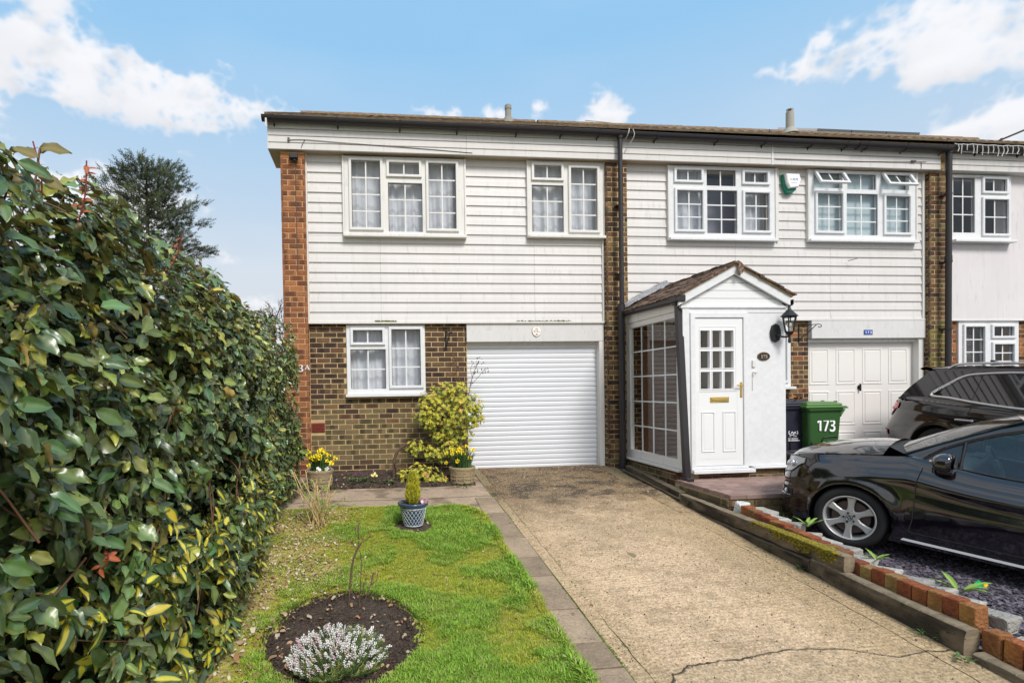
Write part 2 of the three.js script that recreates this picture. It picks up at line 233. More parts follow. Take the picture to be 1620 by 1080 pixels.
// paving slabs between lawn and driveway, each its own piece
{
  const g = sub(scene, numbered('slab_edging')); g.userData.kind = 'structure';
  const slabTex = tex(512, 512, (u, v) => { const a = h2(u * 512 | 0, v * 512 | 0, 4), n = fbm(u * 5, v * 5, 4, 3, 5), f = fbm(u * 60, v * 60, 3, 5, 60), r = .345 + .06 * (a - .5) + .16 * (f - .5) + .2 * (n - .5); const cr = Math.abs(fbm(u * 3, v * 3, 5, 33, 3) - .53); let c = [r * .95, r * .7, r * .475]; if (cr < .0022) c = [.08, .06, .04]; return c; }, { rep: 1.1 });
  const mats = [.92, 1.05, .82].map((k) => std({ color: lin(k, k, k), map: slabTex, bumpMap: grainBump, bumpScale: .004, roughness: .95 })), r = rngOf(4);
  let z = 1.5, i = 0;
  while (z < 7.4) {
    const L = [.29, .34, .42, .4, .5, .42, .58, .46][i % 8], w = .255, gap = .012, x0 = 1.3 + rr(-.006, .006, r), zc = z + L / 2;
    const sg = rbox(w, .05, L - gap, .007), su = sg.attributes.uv; for (let k = 0; k < su.count; k++) su.setXY(k, su.getX(k) + i * .37, su.getY(k) + i * .61);
    const m = add(g, 'paving_slab', sg, mats[i % 3], [x0 + w / 2, HY(zc) - .012 + rr(-.003, .003, r), zc]); m.rotation.x = Math.atan(.097) + rr(-.008, .008, r); m.rotation.z = rr(-.012, .012, r); m.rotation.y = rr(-.012, .012, r);
    z += L; i++;
  }
}
// lawn: turf with its own blades, bare beds left open
const inBed = (x, z) => Math.hypot((x + .235) / .56, (z - 4.62) / .63) < 1 + .08 * (fbm(x * 4, z * 4, 3, 9) - .5) || Math.hypot((x - .42) / .23, (z - 2.5) / .22) < 1;
const lawnEdge = (z) => 1.285 + .02 * (vnoise(z * 4, 0, 3) - .5) - (z < 2.35 ? .55 * Math.pow((2.35 - z) / .5, 2) * .35 : 0);
const lawnTop = (x) => 1.72 + .13 * sstep(-.6, 1.0, x);
const dry = (x, z) => clamp(sstep(-.15, -.85, x + .5 * (N4(x * 3, z * 3, 14) - .5)) * sstep(4.5, 3.3, z) * 1.1 + .9 * sstep(-.72, -1.0, x) + .35 * sstep(.55, .7, N4(x * 2.2, z * 2.2, 16)));
const lawnTex = mapped(tex(512, 1024, (u, v) => { const x = lerp(-3.2, 1.4, u), z = lerp(1.5, 9, v), n = N4(x * 30, z * 30, 66), d = dry(x, z); const g = [.22 + .16 * n, .26 + .17 * n, .03 + .03 * n], b = [.34 + .26 * n, .27 + .2 * n, .11 + .1 * n]; return g.map((q, i) => lerp(q, b[i], d * .9)); }), -3.2, 1.4, 1.5, 9);
struct('lawn', outline([[-3.2, 1.62], [-1, 1.68], [-.3, 1.74], [.6, 1.86], [1.0, 1.93], [1.2, 2.15], [1.285, 2.5], [1.285, 9], [-3.2, 9]].reverse(), .008), std({ map: lawnTex, bumpMap: grainBump, bumpScale: .01, roughness: 1 }), 'small green front lawn');
{
  const bl = []; const p = [], c = [];
  // one tuft of five bent blades
  const r = rngOf(31);
  for (let k = 0; k < 5; k++) {
    const a = k * 1.26 + r(), L = .026 + .02 * r(), w = .0022, bx = Math.cos(a) * .006, bz = Math.sin(a) * .006, lx = Math.cos(a) * L * .55, lz = Math.sin(a) * L * .55, px = -Math.sin(a) * w, pz = Math.cos(a) * w;
    const A = [bx - px, 0, bz - pz], B = [bx + px, 0, bz + pz], C = [bx + lx * .45 - px * .8, L * .62, bz + lz * .45 - pz * .8], D = [bx + lx * .45 + px * .8, L * .62, bz + lz * .45 + pz * .8], E = [bx + lx * 1.15, L * .86, bz + lz * 1.15];
    p.push(...A, ...B, ...D, ...A, ...D, ...C, ...C, ...D, ...E);
  }
  const g = new THREE.BufferGeometry(); g.setAttribute('position', new THREE.Float32BufferAttribute(p, 3)); g.computeVertexNormals();
  const list = [], cols = []; const q = new THREE.Quaternion(), e = new THREE.Euler();
  for (let i = 0; i < 118000; i++) {
    const z = 1.66 + Math.pow(r(), 1.15) * 4.4, x = rr(-1.35, 1.31, r); if (x > lawnEdge(z) + .012 || z < lawnTop(x) - .01 || inBed(x, z)) continue;
    const d = dry(x, z), n = N4(x * 5, z * 5, 71), moss = sstep(.46, .64, N4(x * 3.1 + 5, z * 3.1, 73)); if (r() < d * .5) continue;
    const s = (.55 + .75 * n + .3 * r()) * (1 - .4 * d) * (moss > .5 ? .7 : 1) * (Math.abs(x - lawnEdge(z)) < .04 ? 1.4 : 1);
    q.setFromEuler(e.set(rr(-.3, .3, r), r() * 6.28, rr(-.3, .3, r))); list.push(mtx(V(x, HY(z) + .004, z), q, V(s * 1.2, s, s * 1.2)));
    const k = .75 + .5 * r(), y = clamp(moss * .75 + d * .5 + (r() - .5) * .35), straw = r() < .06 + .15 * d;
    cols.push(straw ? lin(.42 * k, .34 * k, .15 * k) : lin(lerp(.22, .42, y) * k, lerp(.38, .43, y) * k, lerp(.035, .04, y) * k));
  }
  stuffTop(instances(g, std({ color: 0xffffff, roughness: .7, side: THREE.DoubleSide }), list, cols), 'grass', 'short green grass blades of the front lawn with mossy yellow patches');
}
// soil: the round bed, the ring under the pot, the border under the window
const soilTex = tex(512, 512, (u, v) => { const n = fbm(u * 40, v * 40, 5, 7, 40), b = fbm(u * 6, v * 6, 3, 8, 6), k = .03 + .07 * n * n + .02 * b; return [k * 1.35, k * .92, k * .66]; }, { rep: 1.2 });
const soilBump = tex(512, 512, (u, v) => fbm(u * 36, v * 36, 5, 7, 36), { color: false, rep: 1.2 });
const soilMat = std({ map: soilTex, bumpMap: soilBump, bumpScale: .05, roughness: 1 });
const mound = (x0, x1, z0, z1, fn, n = 40) => { const g = sheet(x0, x1, z0, z1, 0, n, n, fn); return g; };
struct('soil_bed', mound(-.88, .41, 3.92, 5.32, (x, z) => { const e = Math.hypot((x + .235) / .6, (z - 4.62) / .68); return .045 * sstep(1.06, .5, e) - .02 + .03 * fbm(x * 11, z * 11, 4, 5) * sstep(1.1, .9, e) - (e > 1.08 ? .06 : 0); }, 90), soilMat, 'round bed of dark soil cut in the lawn');
struct('soil_bed', mound(.15, .7, 2.22, 2.78, (x, z) => { const e = Math.hypot((x - .42) / .24, (z - 2.5) / .23); return .022 * sstep(1.1, .5, e) - .006 + .02 * fbm(x * 20, z * 20, 3, 5) * sstep(1.1, .9, e) - (e > 1.05 ? .05 : 0); }), soilMat, 'small ring of bare soil under the lattice pot');
struct('soil_bed', mound(-1.0, 1.44, -.06, .92, (x, z) => .012 + .035 * fbm(x * 9, z * 9, 4, 5) - (z > .86 + .03 * Math.sin(x * 5) ? .06 : 0), 70), soilMat, 'strip of soil along the wall under the window');
{
  // crumbs, wood chips and pale dead leaves lying about
  const r = rngOf(91), crumb = new THREE.DodecahedronGeometry(1, 0), list = [], cols = [], q = new THREE.Quaternion(), e = new THREE.Euler();
  const put = (x, z, y, s, c, flat = 1) => { q.setFromEuler(e.set(r() * 6, r() * 6, r() * 6)); list.push(mtx(V(x, HY(z) + y, z), q, V(s, s * flat, s * .8))); cols.push(c); };
  for (let i = 0; i < 5200; i++) { const a = r() * 6.283, d = Math.sqrt(r()) * 1.0, x = -.235 + Math.cos(a) * d * .58, z = 4.62 + Math.sin(a) * d * .65, k = rr(.5, 1.6, r); put(x, z, .03 * (1 - d) + .022, rr(.002, .008, r), lin(.055 * k, .036 * k, .025 * k)); }
  for (let i = 0; i < 900; i++) { const a = r() * 6.283, d = Math.sqrt(r()), x = .42 + Math.cos(a) * d * .23, z = 2.5 + Math.sin(a) * d * .22, k = rr(.5, 1.6, r); put(x, z, .015, rr(.002, .007, r), lin(.07 * k, .045 * k, .03 * k)); }
  for (let i = 0; i < 2600; i++) { const x = rr(-1, 1.4, r), z = rr(.12, .9, r), k = rr(.4, 1.6, r); put(x, z, .035, rr(.003, .013, r), lin(.07 * k, .05 * k, .035 * k)); }
  for (let i = 0; i < 2300; i++) { const x = rr(1.6, 3.85, r), z = Math.pow(r(), 1.6) * 5.6 + .05, k = rr(.4, 1.2, r); if (r() < .55 && z > 1.6) continue; put(x, z, .012, rr(.0015, .006, r), r() < .12 ? lin(.55, .5, .4) : lin(.1 * k, .07 * k, .04 * k)); }
  stuffTop(instances(crumb, std({ roughness: 1 }), list, cols), 'soil_crumbs', 'crumbs of soil and grit scattered over the beds and the top of the drive');
}
// slate chippings on the neighbour's parking place
struct('gravel_bed', sheet(3.9, 16, -.3, 9, 0, 12, 20), std({ map: tex(512, 512, (u, v) => { const k = fbm(u * 60, v * 60, 3, 3, 60), j = h2(u * 170 | 0, v * 170 | 0, 5); const q = .05 + .1 * k * j + .05 * j; return [q, q * .9, q * 1.08]; }, { rep: .8 }), bumpMap: soilBump, bumpScale: .05, roughness: .9 }), 'dark slate chippings where the neighbour\'s cars stand');
{
  const r = rngOf(55), g = new THREE.DodecahedronGeometry(1, 0), list = [], cols = [], q = new THREE.Quaternion(), e = new THREE.Euler();
  for (let i = 0; i < 26000; i++) { const z = rr(.8, 6.2, r), x = 4.02 + Math.pow(r(), 1.3) * 3.2, s = rr(.007, .02, r), k = Math.pow(r(), 1.6); q.setFromEuler(e.set(rr(-.5, .5, r), r() * 6, rr(-.5, .5, r))); list.push(mtx(V(x, HY(z) + .006, z), q, V(s * 1.3, s * .4, s))); cols.push(lin(lerp(.03, .2, k), lerp(.026, .165, k), lerp(.034, .21, k))); }
  stuffTop(instances(g, std({ roughness: .75 }), list, cols), 'slate_chippings', 'purple grey slate chippings around the small black car');
}
// pavement and road behind the viewpoint
struct('pavement', sheet(-60, 60, 9, 11, .02), std({ color: lin(.3, .29, .27), map: grainTex, roughness: .95 }));
struct('road', sheet(-60, 60, 11.1, 18, -.024), std({ color: lin(.06, .06, .062), map: grainTex, roughness: .95 }));
// ---------------------------------------------------------------- the houses
const BR = rngOf(12), CO = .0799;
const brickTex = tex(1024, 1024, (u, v) => {                   // 4 x 16 faces of brick
  const cu = Math.floor(u * 4), cv = Math.floor(v * 16), id = cv * 4 + cu, x = u * 4 - cu, y = v * 16 - cv, s = id * 13;
  const n = fbm(x * 9 + s, y * 4, 4, 3), f = h2(u * 1024 | 0, v * 1024 | 0, 6), kind = id % 4;
  let k = .74 + .34 * n + .14 * (f - .5);
  if (kind === 1) k *= 1 - .5 * sstep(.06, .0, Math.abs(x - .25 - .3 * h2(id, 1, 2)) - .12);         // dark kiss marks
  if (kind === 2) k *= .62 + .5 * sstep(.2, .45, Math.abs(x - .5));
  if (kind === 3) k *= 1 - .3 * fbm(x * 3, y * 2, 2, s);
  const e = Math.min(x, 1 - x) * 2.7, e2 = Math.min(y, 1 - y); k *= .78 + .22 * sstep(0, .12, Math.min(e, e2));
  return [k, k * (.97 + .05 * (n - .5)), k * (.95 + .08 * (n - .5))];
});
const brickGeos = new Map();
function brickGeo(w, h, d = .03, v = BR() * 64 | 0) {            // front of a brick with worn edges
  v = v % 16 + (v > 40 ? 16 : 0); const key = [Math.round(w * 200), Math.round(h * 500), v, d].join();
  if (!brickGeos.has(key)) {
    const W = Math.round(w * 200) / 200, Hh = h, c = .005, cu = v % 4, cv = v >> 2, P = (x, y, z) => [x, y, z];
    const ring = (i, z) => [P(-W / 2 + i, -Hh / 2 + i, z), P(W / 2 - i, -Hh / 2 + i, z), P(W / 2 - i, Hh / 2 - i, z), P(-W / 2 + i, Hh / 2 - i, z)], a = ring(c, d), b = ring(0, d - c), e = ring(0, 0), pos = [];
    const quad = (p, q, r, s) => pos.push(...p, ...q, ...r, ...p, ...r, ...s);
    quad(...a); for (let i = 0; i < 4; i++) { const j = (i + 1) % 4; quad(b[i], b[j], a[j], a[i]); quad(e[i], e[j], b[j], b[i]); }
    const g = new THREE.BufferGeometry(), uv = []; for (let i = 0; i < pos.length; i += 3) uv.push((cu + .03 + .94 * clamp((pos[i] / .215) + .5)) / 4, (cv + .05 + .9 * (pos[i + 1] / Hh + .5)) / 16);
    g.setAttribute('position', new THREE.Float32BufferAttribute(pos, 3)); g.setAttribute('uv', new THREE.Float32BufferAttribute(uv, 2)); g.computeVertexNormals(); brickGeos.set(key, g);
  }
  return brickGeos.get(key);
}
const brickMat = (r, g, b) => std({ color: lin(r, g, b), map: brickTex, bumpMap: grainBump, bumpScale: .004, roughness: .93 });
const BM = {
  red: [[.34, .125, .048], [.27, .1, .042], [.4, .16, .06], [.22, .088, .042], [.36, .15, .062]].map((c) => brickMat(...c)), redLow: [[.2, .05, .032], [.27, .075, .045], [.15, .045, .035]].map((c) => brickMat(...c)),
  dark: [[.085, .048, .034], [.13, .075, .045], [.1, .06, .035], [.17, .11, .055], [.07, .04, .032]].map((c) => brickMat(...c)), tan: [[.2, .145, .07], [.165, .125, .058], [.235, .17, .085], [.19, .15, .07], [.13, .1, .052]].map((c) => brickMat(...c)),
  brown: [[.15, .075, .038], [.2, .115, .055], [.1, .055, .035], [.24, .15, .075], [.17, .09, .05]].map((c) => brickMat(...c)), green: [[.2, .165, .05], [.16, .13, .045], [.23, .2, .06]].map((c) => brickMat(...c)),
};
const mortar = std({ color: lin(.56, .41, .21), map: grainTex, bumpMap: grainBump, bumpScale: .004, roughness: 1 }), mortarRed = std({ color: lin(.55, .33, .17), map: grainTex, roughness: 1 }), mortarGrey = std({ color: lin(.42, .33, .2), map: grainTex, roughness: 1 });
const pick = (a, r = BR) => a[(r() * a.length) | 0];
// stretcher bond over a face in the plane z (or, turned, x) with holes; tone(x, y) picks the material; at most `most` single bricks, the rest joined
function bricks(parent, x0, x1, y0, y1, zf, { holes = [], tone, most = 999, shift = 0, turn = 0, len = .2117, y00 = y0, pile } = {}) {
  const rows = Math.ceil((y1 - y0) / CO), J = .0095; let n = 0;
  const rest = pile || new Map();
  for (let r = 0; r < rows; r++) {
    const yb = y00 + r * CO, yt = Math.min(yb + CO - J, y1); if (yt - yb < .02) continue;
    let segs = [[x0, x1]];
    for (const [a, b, c, d] of holes) if (yt > c + .004 && yb < d - .004) { const o = []; for (const [p, q] of segs) { if (b <= p || a >= q) o.push([p, q]); else { if (a - p > .02) o.push([p, a]); if (q - b > .02) o.push([b, q]); } } segs = o; }
    const off = x0 + ((r % 2) ? -len / 2 : 0) + shift - len;
    for (const [p, q] of segs) for (let x = off; x < q; x += len) {
      const a = Math.max(x, p), b = Math.min(x + len - J, q); if (b - a < .03) continue;
      const m = tone((a + b) / 2, (yb + yt) / 2), g = brickGeo(b - a, yt - yb), cx = (a + b) / 2 + rr(-.0015, .0015, BR), cy = (yb + yt) / 2 + rr(-.001, .001, BR), dz = rr(-.003, .001, BR);
      const pos = turn ? [zf, cy, cx] : [cx, cy, zf - .03 + dz];
      if (n < most) { const k = add(parent, 'brick', g, m, turn ? [zf + turn * (-.03 + dz), cy, cx] : pos); if (turn) k.rotation.y = turn * Math.PI / 2; n++; }
      else { const gg = g.clone(); if (turn) gg.rotateY(turn * Math.PI / 2); gg.translate(...(turn ? [zf + turn * (-.03 + dz), cy, cx] : pos)); if (!rest.has(m)) rest.set(m, []); rest.get(m).push(gg); }
    }
  }
  if (!pile) flushBricks(parent, rest);
  return n;
}
function flushBricks(parent, rest) {
  for (const [m, list] of rest) { const k = add(parent, 'brickwork', M(list), m); k.userData.kind = 'stuff'; }
}
// weatherboards: each row a tapered board, cut round the windows
function boards(parent, x0, x1, y0, y1, step, zf, holes, joints, mat, name = 'cladding_board') {
  const n = Math.round((y1 - y0) / step); step = (y1 - y0) / n;
  for (let r = 0; r < n; r++) {
    const Yb = y0 + r * step, Yt = Yb + step;
    const cuts = [Yb, Yt]; for (const h of holes) for (const y of [h[2], h[3]]) if (y > Yb + .012 && y < Yt - .012) cuts.push(y);
    cuts.sort((a, b) => a - b);
    for (let c = 0; c < cuts.length - 1; c++) {
      const yb = cuts[c], yt = cuts[c + 1], ym = (yb + yt) / 2; let segs = [[x0, x1]];
      for (const [a, b, d, e] of holes) if (ym > d && ym < e) { const o = []; for (const [p, q] of segs) { if (b <= p || a >= q) o.push([p, q]); else { if (a > p) o.push([p, a]); if (q > b) o.push([b, q]); } } segs = o; }
      for (const j of joints) segs = segs.flatMap(([p, q]) => (j > p + .1 && j < q - .1 ? [[p, j - .0015], [j + .0015, q]] : [[p, q]]));
      const z = (y) => { const t = (y - Yb) / step; return zf + .017 * (1 - t) * (1 - .4 * sstep(.55, .75, t)) + .003; };
      for (const [p, q] of segs) if (q - p > .02) {
        const prof = [[yb, zf - .012], [yb, z(yb) - .006], [yb + .004, z(yb)]]; for (const t of [.3, .55, .65, .78]) { const y = Yb + t * step; if (y > yb + .006 && y < yt - .004) prof.push([y, z(y)]); } prof.push([yt, z(yt)], [yt, zf - .012]);
        const b = add(parent, name, alongX(prof, p, q), mat); b.position.z = rr(-.001, .001, BR);
      }
    }
  }
}
// a white casement window: frame with its openings, opening sashes, bars inside the glass, separate panes, sill, curtain
function windowUnit(parent, X0, X1, Y0, Y1, zf, lights, o = {}) {
  const W = X1 - X0, Hh = Y1 - Y0, fm = o.mat || MT.pvc, holes = [];
  const L = lights.map(([u0, u1, v0, v1, cols, rows, kind]) => ({ x0: X0 + u0 * W, x1: X0 + u1 * W, y0: Y1 - v1 * Hh, y1: Y1 - v0 * Hh, cols, rows, kind }));
  for (const l of L) { const e = l.kind === 'open' ? .034 : .004; holes.push(rect(l.x0 - e, l.x1 + e, l.y0 - e, l.y1 + e)); }
  const win = add(parent, 'window', plate(rect(X0, X1, Y0, Y1), holes, .06, .004).translate(0, 0, zf - .064), fm, null, o.label);
  for (const l of L) {
    const wd = l.x1 - l.x0, hd = l.y1 - l.y0, host = l.kind === 'open' ? sub(win, 'open_sash') : win, s = .043;
    let ox = 0, oy = 0;
    if (l.kind === 'open') { host.position.set((l.x0 + l.x1) / 2, l.y1 + .035, zf + .012); host.rotation.x = -(o.openAngle || .52); ox = (l.x0 + l.x1) / 2; oy = l.y1 + .035; }
    const zz = l.kind === 'open' ? -zf - .012 : 0;
    if (l.kind) { const g = plate(rect(l.x0 - s, l.x1 + s, l.y0 - s, l.y1 + s), [rect(l.x0, l.x1, l.y0, l.y1)], .03, .006).translate(-ox, -oy, zf - .006 + zz); if (l.kind === 'open') host.add(Object.assign(new THREE.Mesh(g, fm), { name: 'sash' })); else add(win, 'sash', g, fm); }
    const bars = [], zb = zf - .028 + zz + (l.kind ? .014 : 0), bw = o.barWidth || .02;
    for (let c = 1; c < l.cols; c++) bars.push(box(bw, hd, .009, l.x0 + wd * c / l.cols - ox, (l.y0 + l.y1) / 2 - oy, zb));
    for (let r = 1; r < l.rows; r++) bars.push(box(wd, bw, .0086, (l.x0 + l.x1) / 2 - ox, l.y0 + hd * r / l.rows - oy, zb));
    if (bars.length) add(host, 'glazing_bar', M(bars), fm);
    const cw = wd / l.cols, ch = hd / l.rows;
    for (let c = 0; c < l.cols; c++) for (let r = 0; r < l.rows; r++) add(host, 'pane', new THREE.PlaneGeometry(cw, ch), o.glass || MT.glass, [l.x0 + cw * (c + .5) - ox, l.y0 + ch * (r + .5) - oy, zb - .006]).rotation.set(rr(-.008, .008, BR), rr(-.012, .012, BR), 0);
    // black seal round the glass
    const t = .006; add(host, 'seal', M([box(wd, t, .006, (l.x0 + l.x1) / 2 - ox, l.y1 - t / 2 - oy, zb + .003), box(t, hd - 2 * t, .006, l.x0 + t / 2 - ox, (l.y0 + l.y1) / 2 - oy, zb + .003), box(t, hd - 2 * t, .006, l.x1 - t / 2 - ox, (l.y0 + l.y1) / 2 - oy, zb + .003)]), MT.dark);
  }
  if (o.sill !== 0) add(win, 'sill', rspan(X0 - .02, X1 + .02, Y0 - .045, Y0 - .001, zf - .06, zf + (o.sill || .06), .006), o.sillMat || fm);
  if (o.trim) for (const [a, b] of [[X0 - .028, X0 - .001], [X1 + .001, X1 + .028]]) add(win, 'window_trim', span(a, b, Y0 - .04, Y1, zf - .05, zf + .012), MT.pvcOld);
  if (o.curtain) for (const [a, b, amp, freq, mat, dz] of o.curtain) {
    const xa = lerp(X0, X1, a) + .02, xb = lerp(X0, X1, b) - .02, r = rngOf(Math.round(X0 * 100 + a * 10) + 7), ph = r() * 6;
    const cur = grid(Math.max(8, Math.round((xb - xa) * 60)), 5, (u, v) => [lerp(xa, xb, u), lerp(Y0 + .02, Y1 - .03, v), zf - .17 - (dz || 0) + amp * (Math.sin(u * (xb - xa) * freq + ph + .8 * Math.sin(u * 9 + ph)) + .4 * Math.sin(u * (xb - xa) * freq * 2.3 + v) + .25 * Math.sin(v * 2 + u * 14)) * (1.15 - .5 * v)]);
    add(win, 'curtain', G(cur, true), mat || MT.net);
  }
  return win;
}
function gutterRun(parent, x0, x1, ya, yb, z, r = .058, brk = []) {
  const n = Math.ceil((x1 - x0) / .4), pts = (k) => [lerp(x0, x1, k), lerp(ya, yb, k), z];
  const g = grid(10, n, (u, v) => { const a = Math.PI + u * Math.PI, p = pts(v); return [p[0], p[1] + Math.sin(a) * r * 1.05, z + Math.cos(a) * r]; }), gi = grid(10, n, (u, v) => { const a = Math.PI + u * Math.PI, p = pts(1 - v); return [p[0], p[1] + Math.sin(a) * r * .93, z + Math.cos(a) * r * .9]; });
  const lip = (s) => bar([x0, ya, z + s * r * .95], [x1, yb, z + s * r * .95], .007, 6);
  const ends = [x0, x1].map((x, i) => G(new THREE.CylinderGeometry(r, r, .004, 14, 1, false, -Math.PI / 2, Math.PI).rotateZ(Math.PI / 2).rotateX(-Math.PI / 2 * 0).translate(x, i ? yb : ya, z)));
  const m = add(parent, 'gutter', M([G(g, true), G(gi, true), lip(1), lip(-1)]), MT.pipe);
  for (const t of brk) { const x = lerp(x0, x1, t), y = lerp(ya, yb, t); add(m, 'gutter_bracket', M([tube([[x, y + .01, z + r * 1.06], [x, y - r * .95, z + r * .55], [x, y - r * 1.16, z - .01], [x, y - r * 1.0, z - r * .6], [x, y - r * 1.35, z - r - .012]], .0085, 14, 5), box(.022, .05, .012, x, y - r * 1.2, z - r - .02)]), MT.pipe); }
  return m;
}
// low-pitched roof of rolled concrete tiles, course after course
function tileRoof(parent, x0, x1, yE, zE, yR, zR, mat) {
  const n = 15, dy = yR - yE, dz = zR - zE, L = Math.hypot(dy, dz), ny = -dz / L, nz = dy / L, gs = [];
  for (let c = 0; c < n; c++) {
    const a = c / n, b = (c + 1.12) / n, off = rngOf(c + 5)() * .01, xs = Math.round((x1 - x0) / .0415), wave = (x) => { const t = ((x * 1 / .166) % 1 + 1) % 1; return .021 * Math.pow(Math.sin(Math.PI * t), 2) * (1) + .006 * vnoise(x * 3, c * 2.2, 9); };
    const P = (x, t, lift) => [x, yE + dy * t + ny * lift, zE + dz * t + nz * lift];
    gs.push(G(grid(xs, 2, (u, v) => { const x = lerp(x0, x1, u); if (v === 0) return P(x, a, -.004 + off * .2); if (v === .5) return P(x, a, .022 + wave(x)); return P(x, b, .002 + wave(x) * .8); }), true));
  }
  return add(parent, 'roof_tiles', M(gs), mat);
}
const roofTex = tex(512, 512, (u, v) => { const n = fbm(u * 14, v * 14, 4, 3, 14), l = sstep(.52, .68, fbm(u * 30, v * 30, 4, 13, 30)), y = sstep(.58, .72, fbm(u * 9, v * 9, 4, 23, 9)); let c = [.16 + .08 * n, .1 + .06 * n, .066 + .04 * n]; c = c.map((q, i) => lerp(q, [.3, .26, .17][i], l * .6)); return c.map((q, i) => lerp(q, [.2, .17, .05][i], y * .75)); }, { rep: 1.4 });
const roofMat = std({ map: roofTex, bumpMap: grainBump, bumpScale: .01, roughness: 1 });
// outer shell shared by the row: side, back, floors and roof slabs, so that rooms are closed
function shell(h, x0, x1, sideMat) {
  add(h, 'back_wall', span(x0, x1, -.4, 5.3, -8.3, -8.05), sideMat);
  add(h, 'floor', M([span(x0 + .02, x1 - .02, 2.32, 2.5, -8.05, -.26), span(x0 + .02, x1 - .02, -.3, -.02, -8.05, -.3), span(x0 + .02, x1 - .02, 5.0, 5.12, -8.05, -.26)]), MT.room);
}
const PITCH = [5.41, .2, 7.54, -4.0];
function roofOf(h, x0, x1, ridge = true) {
  const [yE, zE, yR, zR] = PITCH;
  const roof = add(h, 'roof', M([plate([[zE - .05, yE - .06], [zE - .05, yE - .02], [zR, yR - .02], [-8.35, yE - .02], [-8.35, yE - .06], [zR, yR - .1]], [], x1 - x0 - .02).rotateY(-Math.PI / 2).translate(x1 - .01, 0, 0)]), roofMat);
  tileRoof(roof, x0, x1, yE, zE, yR, zR, roofMat).userData.kind = 'stuff';
  if (ridge) add(roof, 'ridge_tiles', M(Array.from({ length: Math.round((x1 - x0) / .45) }, (_, i) => G(new THREE.CylinderGeometry(.1, .105, .46, 12, 1, true).rotateZ(Math.PI / 2).translate(x0 + .225 + i * .45, yR - .015 + rr(-.004, .004), zR)))), roofMat).userData.kind = 'stuff';
  return roof;
}
const wallFace = (x0, x1, y0, y1, zf, holes, d = .22) => plate(rect(x0, x1, y0, y1), holes, d).translate(0, 0, zf - d);
const W1 = [-.385, 1.485, 3.712, 4.915], W2 = [2.53, 3.772, 3.74, 4.93], W3 = [-.4, .83, 1.243, 2.318];
const inset = ([a, b, c, d], e = .012) => rect(a + e, b - e, c + e, d - e), hole = ([a, b, c, d], e = 0) => [a - e, b + e, c - e, d + e];

